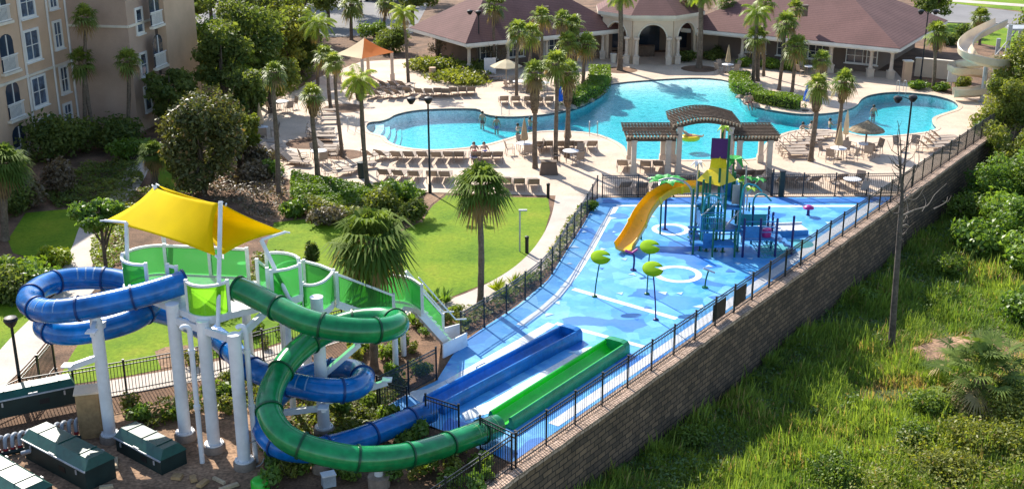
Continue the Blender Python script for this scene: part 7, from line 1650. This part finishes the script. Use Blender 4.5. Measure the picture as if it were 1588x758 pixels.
t = thing('path_lamp', 'short grey lamp post on the lawn left of the curved path', 'lamp post', at(806, 390)); h = zat(t.location.y, 326); b = MB(); b.tube([V((0, 0, 0)), V((0, 0, h))], .04, 8); b.build('post', 'galv', t); b = MB(); b.box((.15, 0, h), (.42, .16, .07)); b.build('lamp_head', 'galv', t)
def lamp(base, top, label, heads):
    p = at(*base); h = zat(p.y, top); t = thing('street_lamp', label, 'street lamp', p, group='tall black lamp posts'); b = MB(); b.lathe([(.11, 0), (.1, .5), (.065, .55), (.05, h)], seg=10); b.build('post', 'black', t, 40)
    for dx, dz in heads:
        b = MB(); b.tube(catmull([V((0, 0, h - .25)), V((dx * .5, 0, h - .05 + dz)), V((dx, 0, h + dz))], 4), .025, 6); b.build('arm', 'black', t)
        b = MB(); b.lathe([(.05, h + dz + .06), (.22, h + dz), (.26, h + dz - .1), (.2, h + dz - .22), (.1, h + dz - .36)], (dx, 0, 0), 12); b.build('lamp_head', 'black', t, 40)
lamp((667, 299), 152, 'tall black twin headed lamp post in front of the left pool', [(-.95, 0), (.02, 0.02)])
lamp((743, 112), 22, 'tall black twin headed lamp post before the left clubhouse roof', [(-.75, .3), (.0, .25)])
lamp((1427, 128), 18, 'tall black lamp post in front of the clubhouse right end', [(-.6, .1), (.6, .1)])
lamp((1398, 298), 150, 'tall black twin headed lamp post behind the dead tree at the fence corner', [(-.8, 0), (.05, 0.05)])
lamp((37, 632), 492, 'black lamp post at the fence corner on the left picture edge', [(0, 0)])
def handrail(px, label, n=2):
    p = at(*px); t = thing('pool_ladder', label, 'pool ladder', p, group='steel pool handrails')
    for k in range(n): b = MB(); x = k * .55; b.tube(catmull([V((x, .35, 0)), V((x, .35, .75)), V((x, .1, .92)), V((x, -.25, .8)), V((x, -.35, -.3))], 5), .022, 6); b.build('rail', 'galv', t, 60)
handrail((778, 178), 'steel handrails at the far pool edge left of the terrace'); handrail((914, 209), 'steel handrails at the pool edge right of the three palms'); handrail((540, 203), 'steel handrail beside the left pool steps'); handrail((1392, 143), 'steel handrails at the right pool edge under the porch')

# ------------------------------------------------------------------ pump covers and small things under the slides
def lidbox(px0, px1, w, h, label, lid=.28, z0=0.0):
    a, c = at(*px0), at(*px1); d = (c - a); L = d.length; rz = math.atan2(d.y, d.x); mid = (a + c) / 2
    t = thing('pump_cover', label, 'pump cover', mid, rz, group='green pump covers')
    b = MB(); b.box((0, 0, h / 2 + z0), (L * .97, w * .95, h)); b.build('body', 'pump_dark', t)
    b = MB(); b.add([V((-L / 2, -w / 2, h + z0)), V((L / 2, -w / 2, h + z0)), V((L / 2, w / 2, h + z0)), V((-L / 2, w / 2, h + z0)), V((-L / 2 + .12, -w * .28, h + lid + z0)), V((L / 2 - .12, -w * .28, h + lid + z0)), V((L / 2 - .12, w * .28, h + lid + z0)), V((-L / 2 + .12, w * .28, h + lid + z0))], [(0, 1, 5, 4), (1, 2, 6, 5), (2, 3, 7, 6), (3, 0, 4, 7), (4, 5, 6, 7), (3, 2, 1, 0)]); b.build('lid', 'pump_green', t)
    for k in (-.32, 0, .32): b = MB(); b.box((k * L, 0, h + lid + z0 + .012), (.05, w * .6, .03)); b.build('lid_rib', 'pump_green', t)
    for k in (-.3, .3): b = MB(); b.box((k * L, w / 2 + .015, h + z0), (.14, .04, .09)); b.build('hinge', 'galv', t)
    for k in (-.36, .36): b = MB(); b.box((k * L, -w / 2 - .012, h + z0 - .18), (.06, .035, .16)); b.build('latch', 'galv', t)
    b = MB(); b.box((L * .12, -w * .475 - .008, h * .5 + z0), (.34, .012, .2)); b.build('vent_plate', 'black', t)
    b = MB(); b.box((0, -w / 2 - .01, h + z0 - .02), (L, .04, .05)); b.box((0, -w / 2 - .03, h + z0 + .06), (.3, .05, .04)); b.build('lid_edge', 'pipe_grey', t)
    return t
lidbox((-12, 662), (120, 634), 0.9, .7, 'long green pump cover with open front over a row of pipes', .22, .45)
lidbox((62, 700), (160, 752), 1.15, .75, 'green lidded pump box nearest the viewer at the bottom left', .3)
lidbox((200, 690), (272, 728), 1.05, .55, 'green lidded box shed left of the tower columns', .3)
lidbox((-30, 735), (60, 790), 1.2, .6, 'green pump lid cut off by the bottom left picture corner', .25)
t = thing('pipe_manifold', 'row of grey pipe bends and red valves under the long green pump cover', 'pipes', at(70, 690)); a, c = at(2, 705) - t.location, at(122, 676) - t.location
for k in range(12):
    f = k / 11; p = a.lerp(c, f); b = MB(); b.tube(catmull([p + V((0, .35, .45)), p + V((0, .1, .62)), p + V((0, -.12, .55)), p + V((0, -.16, 0))], 5), .07, 8); b.build('pipe_bend', 'pipe_grey', t, 60)
    b = MB(); b.lathe([(.085, .18), (.085, .28)], p + V((0, -.16, 0)), 10); b.build('valve', 'pipe_red', t)
b = MB(); b.tube([a + V((-.2, -.3, .12)), c + V((.2, -.3, .12))], .09, 8); b.build('header_pipe', 'pump_dark', t, 50)
b = MB(); b.tube([a + V((.9, -.42, .3)), a + V((1.6, -.4, .5))], .08, 8); b.build('branch_pipe', 'pipe_grey', t, 50)
t = thing('electrical_cabinet', 'tan cabinet left of the slide coil column', 'cabinet', at(146, 672), .25); b = MB(); b.box((0, 0, .85), (.85, .7, 1.7)); b.build('body', 'tan_box', t); b = MB(); b.box((0, 0, 1.72), (.95, .8, .05)); b.build('top', 'stucco_pale', t); b = MB(); b.box((.0, -.36, .85), (.62, .02, 1.35)); b.build('door', 'tan_box', t)
t = thing('valve_lid', 'bright green round lid on the mulch at the bottom edge', 'lid', at(404, 760)); b = MB(); b.lathe([(.3, 0), (.3, .35), (.24, .42), (0, .45)], seg=10); b.build('lid', 'bright_green', t, 40)
t = thing('utility_box', 'small pale utility box on the ground below the green loop', 'box', at(510, 752), .4); b = MB(); b.box((0, 0, .2), (.42, .3, .4)); b.build('body', 'pipe_grey', t); b = MB(); b.box((0, 0, .42), (.46, .34, .04)); b.build('lid', 'sign_white', t)
for px, lab in [((588, 752), 'grey concrete footing under the green tube at the bottom edge'), ((500, 728), 'dark concrete footing in the shade of the green tube')]:
    t = thing('concrete_footing', lab, 'footing', at(*px)); b = MB(); b.lathe([(.36, -.05), (.36, .35), (.3, .38), (0, .38)], seg=16); b.build('pier', 'concrete', t, 40); b = MB(); b.lathe([(.14, .38), (.14, .9)], seg=12); b.build('stub_post', 'white_paint', t, 40)
t = thing('hose_loop', 'black hose looped round the foot of the thin pipe', 'hose', at(397, 722)); b = MB(); b.tube([V((.32 * math.cos(k * .35), .1 * math.sin(k * .35), .45 + .42 * math.sin(k * .35))) for k in range(18)], .025, 6); b.build('hose', 'galv', t, 60)
for k, (x, y) in enumerate([(150, 745), (165, 758), (300, 745), (315, 752), (340, 748), (275, 742), (180, 720), (355, 758)]):
    p = at(x, y); b = MB(); a = random.uniform(0, 3); b.box((0, 0, .09), (random.uniform(.3, .7), random.uniform(.1, .3), .1), a, taper=.9); o = b.build('timber_offcut', random.choice(['wood_pale', 'tan_box']), loc=p); tag(o, 'pale timber offcut lying in the mulch at the bottom left', 'timber', 'timber offcuts in the mulch')
t = thing('gate', 'black iron gate standing open behind the play tower', 'gate', at(1197, 304)); b = MB(); a_ = V((-.2, .9, 0)); 
for z_ in (.12, 1.2, 1.45): b.beam(V((0, 0, z_)), a_ + V((0, 0, z_)), .035)
for k in range(1, 9): q = a_ * (k / 9); b.box(q + V((0, 0, .78)), (.02, .02, 1.35))
b.build('gate_leaf', 'iron', t); b = MB(); b.box((0, 0, .8), (.09, .09, 1.65)); b.build('gate_post', 'iron', t)
t = thing('call_post', 'thick dark green post beside the open gate', 'post', at(1211, 305)); b = MB(); b.box((0, 0, .75), (.28, .28, 1.5)); b.build('body', 'pump_dark', t); b = MB(); b.box((0, 0, 1.53), (.32, .32, .06)); b.build('cap', 'black', t)
# ------------------------------------------------------------------ parked cars at the top left
def car(p, rz, m, label):
    t = thing('parked_car', label, 'car', p, rz, group='cars in the car park'); b = MB()
    b.sweep([V((-.86, 0, 0)), V((.86, 0, 0))], [(-2.2, .3), (2.2, .3), (2.25, .62), (2.05, .82), (.95, .92), (-1.9, .95), (-2.2, .85)]); b.build('body', m, t, 30)
    b = MB(); b.sweep([V((-.72, 0, 0)), V((.72, 0, 0))], [(-1.85, .9), (1.1, .9), (.35, 1.38), (-1.2, 1.42)]); b.build('windows', 'dark_glass', t)
    b = MB(); b.box((0, .42, 1.42), (1.3, 1.5, .05)); b.build('roof', m, t)
    for sx in (-1, 1):
        for y in (-1.4, 1.4): b = MB(); b.tube([V((sx * .78, y, .32)), V((sx * .9, y, .32))], .32, 14); b.build('wheel', 'rubber', t, 40)
        b = MB(); b.box((sx * .6, -2.26, .6), (.35, .05, .12)); b.build('headlight', 'sign_white', t)
car(at(306, 78), .6, 'car_white', 'white parked car half hidden between the grove trees'); car(at(615, 12), 1.2, 'car_dark', 'dark parked car behind the queen palm at the top edge'); car(at(590, 2), 1.2, 'car_white', 'white parked car at the top edge above the gazebo')

# ------------------------------------------------------------------ people
def person(p, pose, label, rz=0, suit='swim_blue', group='people at the pool'):
    """one skinned body; the pose is a set of joints in metres"""
    J = {'pelvis': (0, 0, .92), 'waist': (0, 0, 1.08), 'chest': (0, 0, 1.34), 'neck': (0, 0, 1.48), 'head': (0, -.01, 1.58), 'crown': (0, 0, 1.69)}
    for s, n in ((-1, 'l'), (1, 'r')):
        J.update({n + 'sh': (s * .17, 0, 1.41), n + 'el': (s * .27, .02, 1.15), n + 'wr': (s * .28, -.08, .93), n + 'ha': (s * .28, -.12, .86), n + 'hip': (s * .09, 0, .86), n + 'kn': (s * .10, -.02, .48), n + 'an': (s * .10, .02, .09), n + 'to': (s * .11, -.15, .04)})
    if pose == 'reach':
        for s, n in ((-1, 'l'), (1, 'r')): J.update({n + 'el': (s * .36, -.12, 1.28), n + 'wr': (s * .4, -.34, 1.32), n + 'ha': (s * .4, -.42, 1.33)})
    if pose in ('sit', 'lie'):
        k = R(55) if pose == 'lie' else R(12)                     # torso leans back on the raised end
        for q in ('waist', 'chest', 'neck', 'head', 'crown', 'lsh', 'rsh', 'lel', 'rel', 'lwr', 'rwr', 'lha', 'rha'):
            v = V(J[q]) - V((0, 0, .92)); v = Matrix.Rotation(-k, 3, 'X') @ v; J[q] = tuple(v + V((0, 0, .92)))
        for s, n in ((-1, 'l'), (1, 'r')): J.update({n + 'hip': (s * .09, -.05, .92), n + 'kn': (s * .12, -.46, .98 if pose == 'sit' else .95), n + 'an': (s * .12, -.84, .93 if pose == 'lie' else .62), n + 'to': (s * .13, -.92, 1.06 if pose == 'lie' else .58)})
        J = {q: (v[0], v[1], v[2] - .92) for q, v in J.items()}
    rad = {'pelvis': .14, 'waist': .12, 'chest': .15, 'neck': .055, 'head': .095, 'crown': .07}
    for n in 'lr': rad.update({n + 'sh': .065, n + 'el': .042, n + 'wr': .03, n + 'ha': .032, n + 'hip': .095, n + 'kn': .06, n + 'an': .04, n + 'to': .035})
    names = list(J); ix = {q: i for i, q in enumerate(names)}
    E = [('pelvis', 'waist'), ('waist', 'chest'), ('chest', 'neck'), ('neck', 'head'), ('head', 'crown')]
    for n in 'lr': E += [('chest', n + 'sh'), (n + 'sh', n + 'el'), (n + 'el', n + 'wr'), (n + 'wr', n + 'ha'), ('pelvis', n + 'hip'), (n + 'hip', n + 'kn'), (n + 'kn', n + 'an'), (n + 'an', n + 'to')]
    me = bpy.data.meshes.new('body'); me.from_pydata([J[q] for q in names], [(ix[a], ix[b]) for a, b in E], []); ob = bpy.data.objects.new('tmp', me); COL.objects.link(ob)
    sk = ob.modifiers.new('s', 'SKIN'); sv = me.skin_vertices[0].data
    for q in names: sv[ix[q]].radius = (rad[q], rad[q] * (.72 if q in ('chest', 'waist', 'pelvis') else 1))
    sv[ix['pelvis']].use_root = True
    sb = ob.modifiers.new('u', 'SUBSURF'); sb.levels = 1; sb.render_levels = 1
    dg = bpy.context.evaluated_depsgraph_get(); m2 = bpy.data.meshes.new_from_object(ob.evaluated_get(dg)); bpy.data.objects.remove(ob)
    m2.materials.clear(); m2.materials.append(M['skin']); m2.polygons.foreach_set('use_smooth', [True] * len(m2.polygons))
    t = thing('person', label, 'person', p, rz, group=group); bo = bpy.data.objects.new('body', m2); COL.objects.link(bo); bo.parent = t
    hd = V(J['head']); cr = V(J['crown']); ax = (cr - hd).normalized()
    b = MB(); b.lathe([(.0, .135), (.07, .115), (.105, .05), (.112, -.01), (.10, -.05)], seg=12); h = b.build('hair', 'hair', t, 60); h.location = hd + ax * .025 + V((0, .018, 0)); h.rotation_euler = ax.to_track_quat('Z', 'Y').to_euler() if pose in ('sit', 'lie') else (0, 0, 0)
    pv = V(J['pelvis']); b = MB(); b.lathe([(.165, -.10), (.175, -.02), (.16, .12)], seg=14, sy=.85); s_ = b.build('swimwear', suit, t, 60); s_.location = pv
    return t
PW = -1.02                                                          # feet on the pool floor, water to the waist
for px, rz, pose, lab, suit in [((770, 190), .3, 'stand', 'person standing chest deep in the left pool near the handrails', 'swim_blue'), ((822, 191), 2.2, 'reach', 'person in the pool close to the shaggy palm, arms out', 'swim_blue'), ((803, 201), 1.0, 'reach', 'person in the water in front of the tan umbrella', 'swim_red'), ((748, 182), -.5, 'stand', 'person at the far wall of the left pool', 'swim_red'),
                                ((1245, 199), .4, 'reach', 'person in the water above the sideways loungers, left of two', 'swim_blue'), ((1258, 197), -1.2, 'stand', 'person in the water above the sideways loungers, right of two', 'swim_red'), ((1287, 193), 1.7, 'reach', 'person beside the leaning palm in the right pool channel', 'swim_blue'), ((1355, 172), .2, 'stand', 'lone person in the middle of the right pool', 'swim_red')]:
    person(at(*px) + V((0, 0, PW - .25)), pose, lab, rz, suit)
q = at(1070, 214); person(q + V((0, 0, .12)), 'lie', 'person lying in the yellow float behind the pergola', 1.4, 'swim_red')
t = thing('pool_float', 'yellow inflatable ring floating behind the pergola arch', 'pool float', q + V((0, 0, -.06))); b = MB(); b.tube([V((.52 * math.cos(k * .2618), .42 * math.sin(k * .2618), .06)) for k in range(25)], .17, 10, cap=False); b.build('ring', 'yellow', t, 60)
person(at(736, 247) + V((0, -.05, .50)), 'lie', 'person in red reclining on a lounger below the left pool', .1, 'swim_red')
person(at(752, 247) + V((0, -.05, .50)), 'lie', 'person in blue reclining on the lounger next to the one in red', .12, 'swim_blue')
for k, (x, y) in enumerate([(1158, 164), (1163, 163)]): person(at(x, y) + V((0, 0, .15)), 'sit', ['person sitting on the pool wall under the right hedge, left of two', 'person sitting on the pool wall under the right hedge, right of two'][k], .2, 'swim_red')
for (x, y), w in [((735, 251), 0), ((769, 249), 0), ((438, 173), 0)][:2]:
    p = at(x, y); t = thing('towel', ['dark towel hanging over the foot of the lounger with the person in red', 'pale towel spread on the last lounger of the long row'][x > 750], 'towel', p + V((0, 0, .37)), group='towels on the loungers'); b = MB(); b.box((0, 0, .01), (.5, .9, .03)); b.build('cloth', 'towel', t)
